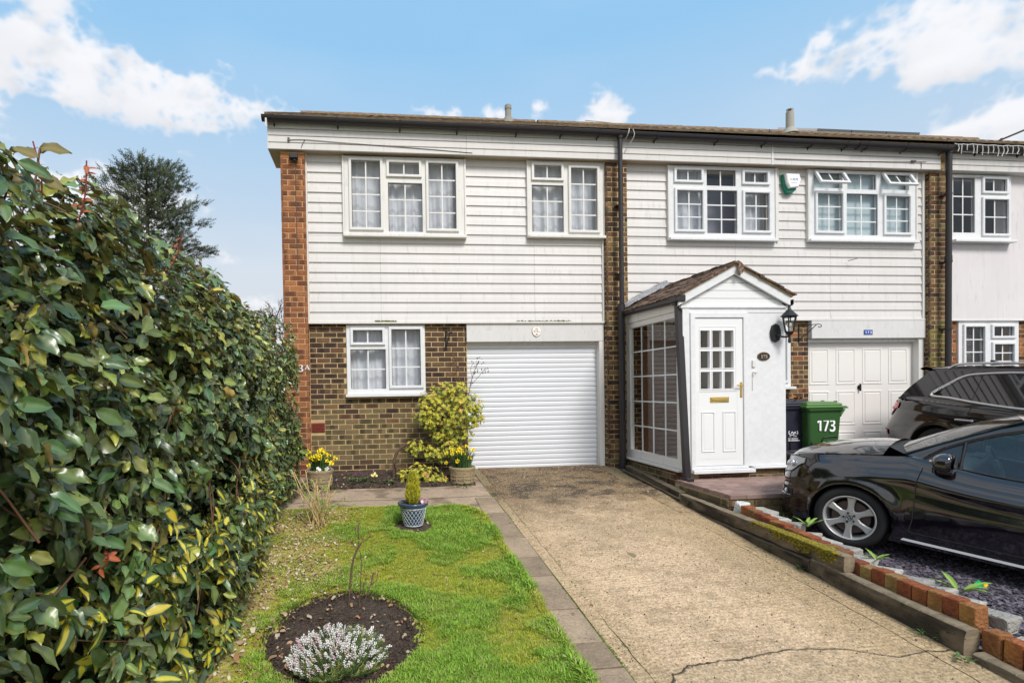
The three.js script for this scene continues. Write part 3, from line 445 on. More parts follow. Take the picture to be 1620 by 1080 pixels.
// ---- the left house, an end of terrace with white boarding and a roller garage door
const house = thing('house', 'leftmost end of terrace house with white boarding and a white ribbed roller garage door', 'house', [0, 0, 0], 0, undefined);
{
  shell(house, -1.335, 3.97, mortarRed);
  add(house, 'side_wall', span(-1.335, -1.1, -.4, 5.3, -8.05, -.3), mortarRed);
  add(house, 'party_wall', span(3.86, 4.08, -.4, 5.3, -8.05, -.3), mortar);
  const GX0 = 1.50, GX1 = 3.785;
  add(house, 'wall', M([wallFace(-1.0, GX0, -.4, 2.36, -.056, [inset(W3)]), wallFace(-1.0, 3.8, 2.36, 4.98, -.03, [inset(W1), inset(W2)]), span(GX0 - .2, GX0, -.4, 2.35, -.6, -.278)]), mortar, null, 'brick wall below white boarding');
  const wall = house.children[house.children.length - 1], pile = new Map();
  const tone = (x, y) => { const r = BR(); const t = clamp((1.28 - y) / .55 + .35 * (fbm(x * 2, y * 2, 2, 5) - .5)); if (y < .13 && r < .9) return pick(BM.dark); if (y < .2 && r < .6) return pick(BM.brown.slice(2, 3).concat(BM.tan.slice(4))); if (r < t) return pick(BM.tan); return r < .86 ? pick(BM.dark) : pick(BM.brown); };
  bricks(wall, -.965, GX0, -.26, 2.345, -.05, { holes: [hole(W3, .006), [-.972, -.752, .648, .812]], tone, most: 300, pile, y00: -.26 });
  add(house, 'air_brick', M([rspan(-.966, -.756, .655, .805, -.09, -.046, .006), ...Array.from({ length: 6 }, (_, i) => span(-.945, -.777, .672 + i * .021, .679 + i * .021, -.06, -.04))]), brickMat(.22, .045, .03), null, 'red terracotta air brick');
  // end pier in orange brick, standing a little proud
  const pier = add(house, 'brick_pier', M([span(-1.327, -.972, -.4, 4.93, -.3, .094)]), mortarRed, null, 'orange red brick pier at the corner');
  const pl = new Map(), redTone = (x, y) => (y < .42 ? (BR() < .75 ? pick(BM.redLow) : pick(BM.red)) : pick(BM.red));
  for (let r = 0; r < 62; r++) { const yb = -.05 + r * CO; if (yb + CO > 4.93) break; bricks(pier, -1.33, -.97, yb, yb + CO, .1, { tone: redTone, shift: r % 2 ? 0 : -.105, most: 3, pile: pl }); }
  bricks(pier, -.3, .1, -.05, 4.9, -1.33, { tone: redTone, turn: -1, most: 0, pile: pl }); bricks(pier, -.06, .098, -.05, 4.9, -.97, { tone: redTone, turn: 1, most: 0, pile: pl });
  flushBricks(pier, pl);
  // party pier by the downpipe
  const mid = add(house, 'brick_pier', M([span(3.79, 4.147, -.5, 4.93, -.3, .094)]), mortar, null, 'brown brick pier behind the downpipe'), midTone = () => { const r = BR(); return r < .5 ? pick(BM.brown) : r < .8 ? pick(BM.dark) : pick(BM.tan); };
  for (let r = 0; r < 64; r++) { const yb = -.19 + r * CO; if (yb + CO > 4.93) break; bricks(mid, 3.787, 4.15, yb, yb + CO, .1, { tone: midTone, shift: r % 2 ? 0 : -.105, most: 0, pile: pile }); }
  bricks(mid, -.2, .098, -.1, 4.9, 3.787, { tone: midTone, turn: -1, most: 0, pile: pile });
  flushBricks(mid, pile);
  // boarding and its edge trims
  const holes = [hole(W1, .02), hole(W2, .02)];
  boards(house, -.945, 3.752, 2.365, 4.97, .1533, -.01, holes, [.15, 2.62], MT.board);
  add(house, 'edge_trim', M([span(-.97, -.946, 2.355, 4.97, -.03, .026), span(3.753, 3.782, 2.355, 4.97, -.03, .026), span(-.97, 3.782, 2.338, 2.364, -.055, .034)]), MT.pvcOld);
  const B = (n) => Array.from({ length: n });
  windowUnit(house, ...W1, .045, [[.06, .295, .06, .915, 2, 4, 'sash'], [.37, .618, .075, .225, 2, 1, 'sash'], [.362, .642, .335, .955, 2, 3, 0], [.698, .928, .07, .915, 2, 4, 'sash']], { trim: 1, curtain: [[0, 1, .022, 34]], mat: MT.pvcOld, label: 'wide three part window' });
  windowUnit(house, ...W2, .045, [[.07, .43, .065, .235, 2, 1, 'sash'], [.045, .46, .33, .95, 2, 3, 0], [.56, .912, .09, .925, 2, 4, 'sash']], { trim: 1, curtain: [[0, 1, .02, 31]], mat: MT.pvcOld });
  windowUnit(house, ...W3, -.03, [[.085, .455, .075, .25, 2, 1, 'sash'], [.05, .49, .355, .925, 2, 2, 0], [.57, .94, .065, .885, 2, 3, 'sash']], { curtain: [[0, .55, .02, 38], [.5, .98, .024, 36]], sill: .07 });
  // garage
  add(house, 'garage_side', M([span(GX0 - .02, GX0 + .02, -.1, 2.1, -3, -.28), span(3.76, 3.82, -.1, 2.1, -3, -.31)]), MT.dark);
  const lin1 = add(house, 'lintel', rspan(1.497, 3.776, 2.044, 2.338, -.2, .004, .006), MT.lintel, null, 'white board over the roller door');
  add(house, 'door_jamb', M([rspan(3.694, 3.778, -.12, 2.043, -.19, 0, .006), span(1.5, 3.694, 2.005, 2.043, -.19, -.1)]), MT.pvcOld);
  add(house, 'jamb_return', span(1.49, 1.508, -.1, 2.043, -.2, -.055), mortar);
  const gd = sub(house, 'garage_door', 'white ribbed roller garage door'), slat = (() => { const p = [], n = 8, h = .0785; p.push([0, -.02]); for (let i = 0; i <= n; i++) { const t = i / n; p.push([.004 + t * (h - .006), -.004 + .0065 * Math.pow(Math.sin(Math.PI * Math.min(1, t * 1.0)), .6)]); } p.push([h, -.02]); return alongX(p, 1.508, 3.694); })();
  for (let i = 0; i < 26; i++) add(gd, 'door_slat', slat, MT.garage, [0, -.03 + i * .0785, -.125]);
  add(gd, 'rubber_seal', span(1.508, 3.694, -.075, -.028, -.135, -.108), MT.rubber); add(gd, 'threshold', span(1.5, 3.7, -.09, -.036, -.3, -.02), mortarGrey);
  // eaves
  const f = sub(house, 'fascia', 'white boarded fascia under the gutter');
  for (let i = 0; i < 4; i++) for (const [a, b] of [[-1.485, 1.505], [1.509, 3.965]]) { const y = 4.93 + i * .103; add(f, 'fascia_board', alongX([[y, .135], [y, .158], [y + .005, .163], [y + .09, .163], [y + .097, .15], [y + .097, .135]], a, b), MT.fascia); }
  for (let i = 0; i < 4; i++) { const y = 4.93 + i * .103; add(f, 'end_board', span(-1.5, -1.486, y, y + .1, -.55, .162), MT.fascia); }
  add(house, 'soffit', M([span(-1.484, 3.97, 4.934, 4.95, -.02, .134), span(-1.484, -1.31, 4.934, 4.95, -.56, -.021)]), MT.soffit);
  add(house, 'eaves_wall', M([span(-1.33, 3.97, 4.951, 5.34, -.2, -.06), plate([[-8.1, 5.3], [-.2, 5.3], [-4, 7.5]], [], .12).rotateY(-Math.PI / 2).translate(-1.21, 0, 0)]), mortarRed);
  roofOf(house, -1.5, 3.975);
  const rf = house.children[house.children.length - 1];
  add(rf, 'bargeboard', plate([[.3, 5.2], [.3, 5.37], [-4, 7.6], [-4, 7.4]], [], .025).rotateY(-Math.PI / 2).translate(-1.48, 0, 0), MT.fascia);
  add(rf, 'verge_tiles', M(Array.from({ length: 15 }, (_, i) => rbox(.12, .05, .36, .01).rotateX(-.484 * -1).translate(-1.47, lerp(PITCH[0], PITCH[2], (i + .5) / 15) + .02, lerp(PITCH[1], PITCH[3], (i + .5) / 15)))), roofMat).userData.kind = 'stuff';
  add(rf, 'flue_pipe', M([cyl(.05, .052, .28, 2.38, 5.99, -.6, 16), cyl(.058, .058, .06, 2.38, 6.09, -.6, 16), cyl(.075, .1, .1, 2.38, 5.86, -.6, 16)]), std({ color: lin(.32, .3, .26), roughness: .9, map: grainTex }), null, 'short grey vent pipe');
  gutterRun(house, -1.56, 3.95, 5.36, 5.325, .245, .068, [.03, .2, .37, .53, .7, .83, .94]);
  const dp = add(house, 'downpipe', M([bar([3.972, 5.3, .24], [3.975, 2.62, .24], .036, 14), bar([3.975, 2.62, .215], [3.985, -.06, .205], .05, 14), cyl(.058, .058, .1, 3.976, 2.56, .217, 16), cyl(.058, .058, .1, 3.98, 1.0, .21, 16), cyl(.06, .06, .07, 3.985, .05, .205, 16), cyl(.055, .045, .09, 3.972, 5.27, .24, 16)]), MT.pipe, null, 'dark downpipe between the two boarded houses');
  for (const y of [4.2, 3.1, 2.0, .9]) add(dp, 'pipe_clip', M([cyl(y > 2.6 ? .041 : .055, y > 2.6 ? .041 : .055, .025, 3.977, y, y > 2.6 ? .24 : .21, 14), span(3.93, 4.02, y - .01, y + .01, .1, .18)]), MT.pipe);
  add(house, 'telephone_cable', M([tube([[-1.18, 5.065, .17], [-.95, 5.075, .172], [-.3, 5.045, .172], [.8, 5.0, .17], [1.6, 4.96, .168]], .0045, 30, 5), tube([[-.95, 5.075, .172], [-1.0, 4.98, .17], [-1.02, 4.9, .14]], .0045, 8, 5), tube([[-1.105, 4.8, .108], [-1.11, 4.2, .108], [-1.1, 3.2, .108], [-1.12, 3.13, .108]], .005, 20, 5), box(.03, .05, .03, -1.19, 5.07, .175)]), MT.cable);
  add(house, 'aerial_cable', M([tube([[4.1, 5.37, .3], [4.075, 5.28, .31], [4.06, 5.2, .2]], .007, 10, 5), tube([[4.16, 5.36, .3], [4.17, 5.24, .31], [4.08, 5.06, .175], [4.03, 4.98, .17]], .006, 12, 5)]), MT.whiteCable);
  add(rf, 'roof_cable', tube([[3.5, 5.62, 0], [3.65, 5.55, .12], [3.8, 5.47, .25]], .008, 10, 5), MT.whiteCable);
}
// moss along the foot of the boarding and algae, small and real
{
  const r = rngOf(8), g = new THREE.IcosahedronGeometry(1, 0), gs = [];
  for (let i = 0; i < 260; i++) { const c = r() < .7 ? [.05, .38] : [2.3, 3.2], x = rr(...c, r); gs.push(G(g.clone().scale(rr(.008, .02, r), rr(.004, .009, r), rr(.006, .01, r)).translate(x, 2.364 + rr(0, .008, r) + (r() < .2 ? .01 : 0), .03))); }
  const m = add(house, 'moss', M(gs), std({ color: lin(.12, .14, .03), roughness: 1 })); m.userData.kind = 'stuff';
}

// ---- the middle house, with the porch before it
const W4 = [4.91, 6.79, 3.735, 4.925], W5 = [7.42, 9.44, 3.745, 4.925], W8 = [5.95, 7.12, 1.25, 2.3];
const house2 = thing('house', 'middle terrace house with white boarding, two wide upstairs windows and white panelled garage door', 'house', [0, 0, 0], 0, undefined);
{
  shell(house2, 3.98, 9.8, mortar);
  const GX0 = 7.475, GX1 = 9.64;
  add(house2, 'wall', M([wallFace(4.09, GX0, -.5, 2.37, -.056, [inset(W8)]), wallFace(4.09, 9.66, 2.37, 4.98, -.03, [inset(W4), inset(W5)]), span(GX0 - .2, GX0, -.4, 2.37, -.6, -.278)]), mortar, null, 'brick wall below white boarding');
  const wall = house2.children[house2.children.length - 1], pile = new Map(), tone = () => { const r = BR(); return r < .55 ? pick(BM.brown) : r < .85 ? pick(BM.dark) : pick(BM.red); };
  bricks(wall, 6.6, GX0, -.3, 2.365, -.05, { holes: [hole(W8, .006)], tone, most: 120, pile, shift: .05 });
  bricks(wall, 4.15, 5.94, -.1, 2.36, -.05, { tone: () => pick(BM.brown), most: 0, pile });
  flushBricks(wall, pile);
  const pier = add(house2, 'brick_pier', M([span(9.655, 9.965, -.5, 4.93, -.3, .094)]), mortar, null, 'brown and green stained brick pier'), pl = new Map();
  const pt = (x, y) => { const r = BR(); if (y < 2.4 && Math.abs(x - 9.8) < .14 && r < .55 * sstep(2.5, 2.2, y) + .2) return pick(BM.green); return r < .6 ? pick(BM.brown) : r < .8 ? pick(BM.tan) : pick(BM.dark); };
  for (let r = 0; r < 64; r++) { const yb = -.19 + r * CO; if (yb + CO > 4.93) break; bricks(pier, 9.648, 9.97, yb, yb + CO, .1, { tone: pt, shift: r % 2 ? 0 : -.105, most: 3, pile: pl }); }
  bricks(pier, -.2, .098, -.1, 4.9, 9.648, { tone: pt, turn: -1, most: 0, pile: pl }); flushBricks(pier, pl);
  boards(house2, 4.175, 9.6, 2.4, 4.97, .1533, -.01, [hole(W4, .02), hole(W5, .02)], [6.1, 7.85], MT.board);
  add(house2, 'edge_trim', M([span(4.15, 4.174, 2.385, 4.97, -.03, .026), span(9.601, 9.645, 2.385, 4.97, -.03, .026), span(4.15, 9.645, 2.372, 2.399, -.055, .034), span(6.84, 6.87, 3.7, 4.97, -.03, .03)]), MT.pvcOld);
  windowUnit(house2, ...W4, .045, [[.062, .292, .065, .205, 2, 1, 'sash'], [.065, .303, .35, .885, 2, 3, 'sash'], [.352, .622, .05, .265, 2, 1, 0], [.355, .635, .335, .925, 2, 3, 0], [.702, .92, .075, .21, 2, 1, 'sash'], [.705, .937, .36, .885, 2, 3, 'sash']], { trim: 1, curtain: [[.0, .38, .02, 30], [.68, 1, .02, 30, null, .05], [0, 1, .006, 4, std({ color: lin(.24, .24, .29), roughness: 1 }), .25]] });
  windowUnit(house2, ...W5, .045, [[.06, .29, .05, .23, 2, 1, 'open'], [.07, .3, .345, .88, 2, 3, 'sash'], [.357, .622, .05, .265, 2, 1, 0], [.35, .637, .335, .925, 2, 3, 0], [.69, .92, .05, .23, 2, 1, 'open'], [.708, .935, .36, .885, 2, 3, 'sash']], { trim: 1, curtain: [[0, 1, 0, 1, MT.blind, -.06]] });
  windowUnit(house2, ...W8, -.02, [[.08, .45, .1, .9, 2, 3, 'sash'], [.55, .92, .1, .9, 2, 3, 'sash']], { sill: .1, curtain: [[0, 1, .02, 30]] });
  add(house2, 'garage_side', M([span(GX0 - .02, GX0 + .02, -.1, 2.1, -3, -.28), span(9.64, 9.7, -.1, 2.1, -3, -.31)]), MT.dark);
  add(house2, 'lintel', rspan(7.47, 9.652, 2.062, 2.37, -.2, .03, .008), MT.lintel, null, 'white board over the panelled garage door');
  add(house2, 'door_jamb', M([rspan(9.545, 9.645, -.2, 2.06, -.19, .0, .006), rspan(7.47, 9.545, 2.0, 2.06, -.19, -.05, .004)]), MT.pvcOld);
  const gd = sub(house2, 'garage_door', 'off white garage door with raised panels'); add(gd, 'door_leaf', span(7.48, 9.545, -.12, 2.0, -.16, -.12), MT.garageOld);
  const cx = [7.735, 8.245, 8.755, 9.265];
  for (let c = 0; c < 4; c++) for (let r = 0; r < 3; r++) { const y0 = [.0, .56, 1.27][r], y1 = [.45, 1.16, 1.9][r], w = .19, x0 = cx[c] - w, x1 = cx[c] + w; add(gd, 'door_panel', M([plate(rect(x0, x1, y0, y1), [rect(x0 + .03, x1 - .03, y0 + .03, y1 - .03)], .006, .004).translate(0, 0, -.122), plate(rect(x0 + .05, x1 - .05, y0 + .05, y1 - .05), [], .005, .005).translate(0, 0, -.121)]), MT.garageOld); }
  const hd = add(gd, 'handle', M([cyl(.035, .035, .012, 0, 0, 0, 16).rotateX(Math.PI / 2).translate(8.5, 1.215, -.112), rspan(8.488, 8.512, 1.15, 1.28, -.105, -.075, .008)]), MT.black);
  const f = sub(house2, 'fascia', 'white boarded fascia under the gutter');
  for (let i = 0; i < 4; i++) for (const [a, b] of [[3.969, 6.64], [6.665, 9.79]]) { const y = 4.935 + i * .1; add(f, 'fascia_board', alongX([[y, .135], [y, .158], [y + .005, .163], [y + .087, .163], [y + .094, .15], [y + .094, .135]], a, b), MT.fascia); }
  add(f, 'joint_strip', span(6.64, 6.665, 4.93, 5.33, .13, .172), MT.pvc);
  add(house2, 'soffit', span(3.972, 9.79, 4.936, 4.952, -.02, .134), MT.soffit); add(house2, 'eaves_wall', span(3.98, 9.8, 4.953, 5.34, -.2, -.06), mortar);
  add(house2, 'party_wall', span(9.7, 9.9, -.4, 5.3, -8.05, -.3), mortar);
  const rf = roofOf(house2, 3.98, 9.86);
  add(rf, 'flue_pipe', M([cyl(.062, .066, .34, 7.32, 5.86, -.25, 16), ...[0, 1, 2, 3].map((i) => box(.02, .04, .02, 7.32 + .045 * Math.cos(i * 1.57), 6.05, -.25 + .045 * Math.sin(i * 1.57))), cyl(.055, .055, .012, 7.32, 6.075, -.25, 16), cyl(.08, .13, .1, 7.32, 5.7, -.25, 16)]), std({ color: lin(.4, .38, .34), roughness: .9, map: grainTex }), null, 'pale vent pipe');
  gutterRun(house2, 3.955, 8.12, 5.32, 5.287, .245, .066, [.15, .4, .6, .8, .95]); gutterRun(house2, 8.14, 9.86, 5.29, 5.277, .25, .074, [.08, .5, .93]);
  add(house2, 'gutter_joint', M([tube(Array.from({ length: 9 }, (_, i) => { const a = Math.PI + i / 8 * Math.PI; return [8.13, 5.285 + Math.sin(a) * .072, .247 + Math.cos(a) * .07]; }), .016, 16, 6)]), MT.pipe);
  const dp = add(house2, 'downpipe', M([bar([9.86, 5.27, .24], [9.875, -.4, .2], .044, 14), cyl(.052, .052, .1, 9.87, 3.4, .22, 14), cyl(.06, .05, .12, 9.86, 5.24, .24, 14)]), MT.pipe, null, 'dark downpipe at the right end of the middle house');
  for (const y of [4.5, 3.35, 2.2]) add(dp, 'pipe_clip', M([cyl(.052, .052, .03, 9.87, y, .225, 14), span(9.82, 9.92, y - .01, y + .01, .1, .19)]), MT.pipe);
  add(house2, 'telephone_cable', M([tube([[6.7, 5.02, .17], [8, 5.025, .172], [9.3, 5.055, .172], [9.5, 5.06, .172]], .004, 30, 5), tube([[9.4, 5.06, .172], [9.41, 5.0, .17], [9.41, 4.93, .16]], .005, 8, 5), rbox(.09, .03, .03, .01, 9.25, 5.06, .18)]), MT.cable);
  add(house2, 'stay_hook', tube([[8.15, 3.39, .03], [8.2, 3.4, .1], [8.26, 3.415, .1]], .006, 8, 5), MT.cable);
  // solar panels low on the slope
  for (let i = 0; i < 3; i++) { const a = Math.atan2(PITCH[2] - PITCH[0], PITCH[1] - PITCH[3]), t = .1, x = 7.95 + i * .66; const p = sub(rf, 'roof_panel', 'flat grey panel with pale rim'); p.position.set(x, lerp(PITCH[0], PITCH[2], t + .06) + .085, lerp(PITCH[1], PITCH[3], t + .06)); p.rotation.x = a; add(p, 'rim', plate(rect(-.32, .32, -.5, .5), [rect(-.29, .29, -.47, .47)], .04).rotateX(-Math.PI / 2), MT.chrome); add(p, 'panel_face', box(.58, .02, .94, 0, .02, 0), std({ color: lin(.1, .11, .13), roughness: .2 })); }
}

// ---- the right house, rendered above and red brick below
const W6 = [10.14, 11.33, 3.77, 4.915], W7 = [10.36, 11.585, 1.2, 2.365];
const house3 = thing('house', 'right hand house with smooth pinkish white rendered upper floor, cut by the picture edge', 'house', [0, 0, 0], 0, undefined);
{
  shell(house3, 9.92, 15.5, mortar); add(house3, 'side_wall', span(15.3, 15.5, -.4, 5.3, -8.05, -.23), mortarRed);
  add(house3, 'wall', wallFace(9.96, 15.5, -.5, 2.36, -.056, [inset(W7)]), mortarRed, null, 'red brick ground floor wall');
  const wall = house3.children[0 + house3.children.length - 1], pile = new Map(); bricks(wall, 9.97, 13, 1.1, 2.35, -.05, { holes: [hole(W7, .006)], tone: () => pick(BM.red.concat(BM.brown)), most: 160, pile }); bricks(wall, 9.97, 13, -.3, 1.09, -.05, { holes: [hole(W7, .006)], tone: () => pick(BM.red), most: 0, pile, y00: -.339 }); flushBricks(wall, pile);
  add(house3, 'rendered_wall', M([wallFace(9.97, 15.5, 2.383, 4.98, .005, [inset(W6)])]), MT.render, null, 'smooth pinkish white render');
  add(house3, 'drip_strip', span(9.98, 15.5, 2.362, 2.382, -.05, .016), MT.pvcOld);
  windowUnit(house3, ...W6, .05, [[.03, .385, .05, .88, 2, 3, 0], [.53, .9, .06, .245, 2, 1, 'sash'], [.53, .93, .375, .895, 2, 2, 'sash']], { sill: .09 });
  windowUnit(house3, ...W7, -.02, [[.1, .41, .095, .86, 2, 4, 'sash'], [.565, .895, .095, .235, 2, 1, 'sash'], [.575, .9, .365, .88, 2, 4, 'sash']], { sill: .08 });
  const bl = sub(house3, 'venetian_blind', 'open slatted blind behind the glass'); for (let i = 0; i < 34; i++) add(bl, 'blind_slat', box(.54, .003, .026).rotateX(.25), MT.slat, [10.64, 1.25 + i * .033, -.16]);
  add(house3, 'swan_neck_tap', tube([[10.76, 1.6, -.22], [10.76, 1.75, -.22], [10.79, 1.8, -.22], [10.82, 1.78, -.22]], .012, 14, 6), MT.chrome);
  const f = sub(house3, 'fascia', 'white boarded fascia'); for (let i = 0; i < 3; i++) { const y = 4.935 + i * .1; add(f, 'fascia_board', alongX([[y, .135], [y, .158], [y + .005, .163], [y + .087, .163], [y + .094, .15], [y + .094, .135]], 9.9, 15.5), MT.fascia); }
  add(house3, 'soffit', span(9.85, 15.5, 4.936, 4.952, .006, .134), MT.pvcOld); add(house3, 'eaves_wall', span(9.9, 15.5, 4.983, 5.36, -.2, -.06), mortar);
  roofOf(house3, 9.87, 15.6);
  gutterRun(house3, 9.88, 15.5, 5.29, 5.295, .25, .066, [.1, .25, .4, .6]);
  // icicle light string clipped along the gutter
  const r = rngOf(3), gs = [tube(Array.from({ length: 24 }, (_, i) => [9.86 + i * .085, 5.3 + .018 * r(), .325]), .008, 80, 5)];
  for (let i = 0; i < 19; i++) { const x = 9.9 + i * .098 + rr(-.02, .02, r), l = rr(.1, .19, r); gs.push(tube([[x, 5.31, .33], [x + rr(-.01, .03, r), 5.31 - l * .5, .33], [x + rr(-.02, .02, r), 5.31 - l, .325]], .008, 8, 5)); }
  gs.push(tube([[9.885, 5.3, .3], [9.9, 5.1, .2], [9.88, 4.9, .17], [10.1, 4.86, .1], [10.5, 4.87, .07], [10.9, 4.86, .07]], .006, 40, 5));
  add(house3, 'icicle_lights', M(gs), MT.whiteCable, null, 'string of white icicle lights hanging from the gutter');
}
// ---------------------------------------------------------------- porch of the middle house
const PZ = 1.72, PX0 = 4.1, PX1 = 5.59;
const porch = thing('porch', 'white gabled entrance porch with brown tiled roof, glazed side and white panelled front door', 'porch', [0, 0, 0]);
{
  const plinth = add(porch, 'plinth', M([span(PX0 + .02, PX0 + .22, -.5, .165, .1, PZ - .02), span(5.06, PX1 - .02, -.5, .17, PZ - .22, PZ - .03), span(PX0 + .02, 5.06, -.5, .1, PZ - .22, PZ - .05), span(PX1 - .22, PX1 - .02, -.5, .165, .1, PZ - .24)]), mortarGrey, null, 'low brown brick plinth'), pile = new Map(), tn = () => (BR() < .7 ? pick(BM.tan) : pick(BM.brown));
  bricks(plinth, .1, PZ, -.16, .16, PX0 + .014, { tone: tn, turn: -1, most: 60, pile }); bricks(plinth, 5.07, PX1 - .02, -.08, .168, PZ - .02, { tone: tn, most: 30, pile }); bricks(plinth, PX0 + .02, 5.07, .0, .1, PZ - .04, { tone: () => pick(BM.brown), most: 20, pile }); flushBricks(plinth, pile);
  add(porch, 'floor', span(PX0 + .1, PX1 - .1, .05, .12, .0, PZ - .06), MT.pvcOld);
  // glazed side: frame, bars, panes
  const s0 = .05, s1 = 1.655, g0 = .215, g1 = 1.545, y0 = .29, y1 = 2.22, side = sub(porch, 'side_window', 'tall side window of twenty panes');
  const plt = (pts, holes, d, bev = 0) => plate(pts, holes, d, bev).rotateY(-Math.PI / 2);          // z' -> -x, x' -> z
  add(side, 'frame', plt(rect(s0, s1, .165, 2.3), [rect(g0, g1, y0, y1)], .06, .004).translate(PX0 + .075, 0, 0), MT.pvcOld);
  const nc = 4, nr = 5, bars = [];
  for (let c = 1; c < nc; c++) bars.push(box(.012, y1 - y0, .02, PX0 + .04, (y0 + y1) / 2, lerp(g0, g1, c / nc))); for (let r = 1; r < nr; r++) bars.push(box(.0116, .02, g1 - g0, PX0 + .04, lerp(y0, y1, r / nr), (g0 + g1) / 2));
  add(side, 'glazing_bar', M(bars), MT.pvc);
  for (let c = 0; c < nc; c++) for (let r = 0; r < nr; r++) { const p = add(side, 'pane', new THREE.PlaneGeometry((g1 - g0) / nc, (y1 - y0) / nr), MT.glass, [PX0 + .032, lerp(y0, y1, (r + .5) / nr), lerp(g0, g1, (c + .5) / nc)]); p.rotation.y = -Math.PI / 2; }
  add(side, 'sill', rspan(PX0 - .055, PX0 + .08, .13, .163, .02, PZ - .05, .006), MT.pvcOld);
  add(porch, 'side_beam', rspan(PX0 - .005, PX0 + .1, 2.302, 2.46, .02, PZ - .01, .004), MT.pvcOld);
  add(porch, 'corner_post', M([rspan(PX0, 4.2, .13, 2.33, 1.657, PZ, .005)]), MT.pvc);
  // inner right wall with a house door behind, seen through the glass
  add(porch, 'inner_wall', M([span(PX1 - .09, PX1 - .05, .1, 2.4, -.03, PZ - .03)]), white(lin(.78, .73, .68)));
  const inner = sub(porch, 'inner_door', 'brown wooden inner door'); add(inner, 'door_leaf', rspan(4.45, 5.35, .12, 2.1, -.045, .0, .006), MT.wood);
  add(porch, 'ceiling', span(PX0 + .05, PX1 - .05, 2.42, 2.45, 0, PZ - .05), MT.pvcOld);
  // front: door in its frame, right panel
  const D0 = 4.2, D1 = 5.02; add(porch, 'door_frame', M([plate(rect(D0, D1, .17, 2.255), [rect(4.268, 4.955, .21, 2.19)], .07, .005).translate(0, 0, PZ - .055)]), MT.pvc);
  add(porch, 'door_sill', rspan(D0 + .0, D1 + .06, .118, .168, PZ - .08, PZ + .075, .008), MT.pvc);
  const door = sub(porch, 'front_door', 'white front door with nine small panes'), zd = PZ - .01;
  const px = [4.345, 4.515, 4.685], pw = .128, py = [1.245, 1.52, 1.795], ph = .225, ho = []; for (const x of px) for (const y of py) ho.push(rect(x, x + pw, y, y + ph));
  add(door, 'door_leaf', plate(rect(4.272, 4.951, .214, 2.186), ho, .04, .004).translate(0, 0, zd - .03), MT.door);
  for (const x of px) for (const y of py) { add(door, 'pane', new THREE.PlaneGeometry(pw, ph), MT.glass, [x + pw / 2, y + ph / 2, zd - .01]); add(door, 'glazing_bead', plate(rect(x - .014, x + pw + .014, y - .014, y + ph + .014), [rect(x, x + pw, y, y + ph)], .01, .004).translate(0, 0, zd + .008), MT.door); }
  add(door, 'moulding', M([plate(rect(4.325, 4.86, 1.21, 2.08), [rect(4.338, 4.846, 1.223, 2.066)], .006, .003).translate(0, 0, zd + .009), plate(rect(4.3, 4.87, .3, 1.205), [rect(4.306, 4.864, .306, 1.199)], .004, .002).translate(0, 0, zd + .008)]), MT.door);
  for (const x of [4.35, 4.655]) add(door, 'raised_panel', M([plate(rect(x, x + .19, .4, .94), [rect(x + .016, x + .174, .416, .924)], .012, .004).translate(0, 0, zd + .008), plate(rect(x + .03, x + .16, .43, .91), [], .006, .006).translate(0, 0, zd + .006)]), MT.door);
  add(door, 'letterbox', M([rspan(4.475, 4.745, 1.06, 1.135, zd + .006, zd + .022, .006), rspan(4.495, 4.725, 1.078, 1.117, zd + .018, zd + .03, .005)]), MT.brass);
  add(door, 'handle', M([rspan(4.905, 4.94, 1.12, 1.33, zd + .006, zd + .02, .006), bar([4.922, 1.29, zd + .015], [4.922, 1.29, zd + .06], .009), bar([4.925, 1.29, zd + .06], [4.835, 1.285, zd + .06], .009)]), MT.brass);
  const rp = add(porch, 'front_panel', M([rspan(D1 + .004, PX1, .19, 2.33, PZ - .06, PZ - .012, .004)]), MT.pvc, null, 'plain white panel right of the door');
  add(porch, 'panel_sill', rspan(D1 + .07, PX1 + .02, .16, .188, PZ - .08, PZ + .045, .006), MT.pvc);
  add(porch, 'lintel', M([rspan(PX0, PX1, 2.258, 2.345, PZ - .06, PZ - .006, .004)]), MT.pvc);
  add(porch, 'right_wall', span(PX1 - .05, PX1 - .001, .16, 2.42, .0, PZ - .065), MT.pvcOld);
  // gable
  const ax = 4.822, sl = .515, top = (x) => 2.83 - Math.abs(x - ax) * sl, gb = sub(porch, 'gable', 'white boarded gable');
  for (let i = 0; i < 4; i++) { const a = 2.35 + i * .105, b = a + .1, wa = (2.83 - .05 - a) / sl, wb = Math.max(0, (2.83 - .05 - b) / sl); if (wa > .02) add(gb, 'gable_board', plate([[Math.max(PX0 + .02, ax - wa), a], [Math.min(PX1, ax + wa), a], [Math.min(PX1, ax + wb), b], ...(wb > 0 ? [[Math.max(PX0 + .02, ax - wb), b]] : [])], [], .03, .003).translate(0, 0, PZ - .045), MT.door); }
  add(gb, 'beam', rspan(PX0 - .03, PX1 + .04, 2.322, 2.352, PZ - .05, PZ + .012, .003), MT.pvc);
  for (const s of [-1, 1]) add(gb, 'bargeboard', plate([[ax, top(ax) + .055], [ax + s * .80, top(ax + .80) + .055], [ax + s * .80, top(ax + .80) - .07], [ax, top(ax) - .06]].map((p) => p), [], .028, .003).translate(0, 0, PZ + .012), MT.pvc);
  // roof: plain tiles laid in courses
  const roof = add(porch, 'roof', M([-1, 1].map((s) => plate([[ax, top(ax) + .06], [ax + s * .83, top(ax + .83) + .06], [ax + s * .83, top(ax + .83) + .075], [ax, top(ax) + .078]], [], PZ + .04 - .0).translate(0, 0, .0))), MT.dark, null, 'brown tiled porch roof');
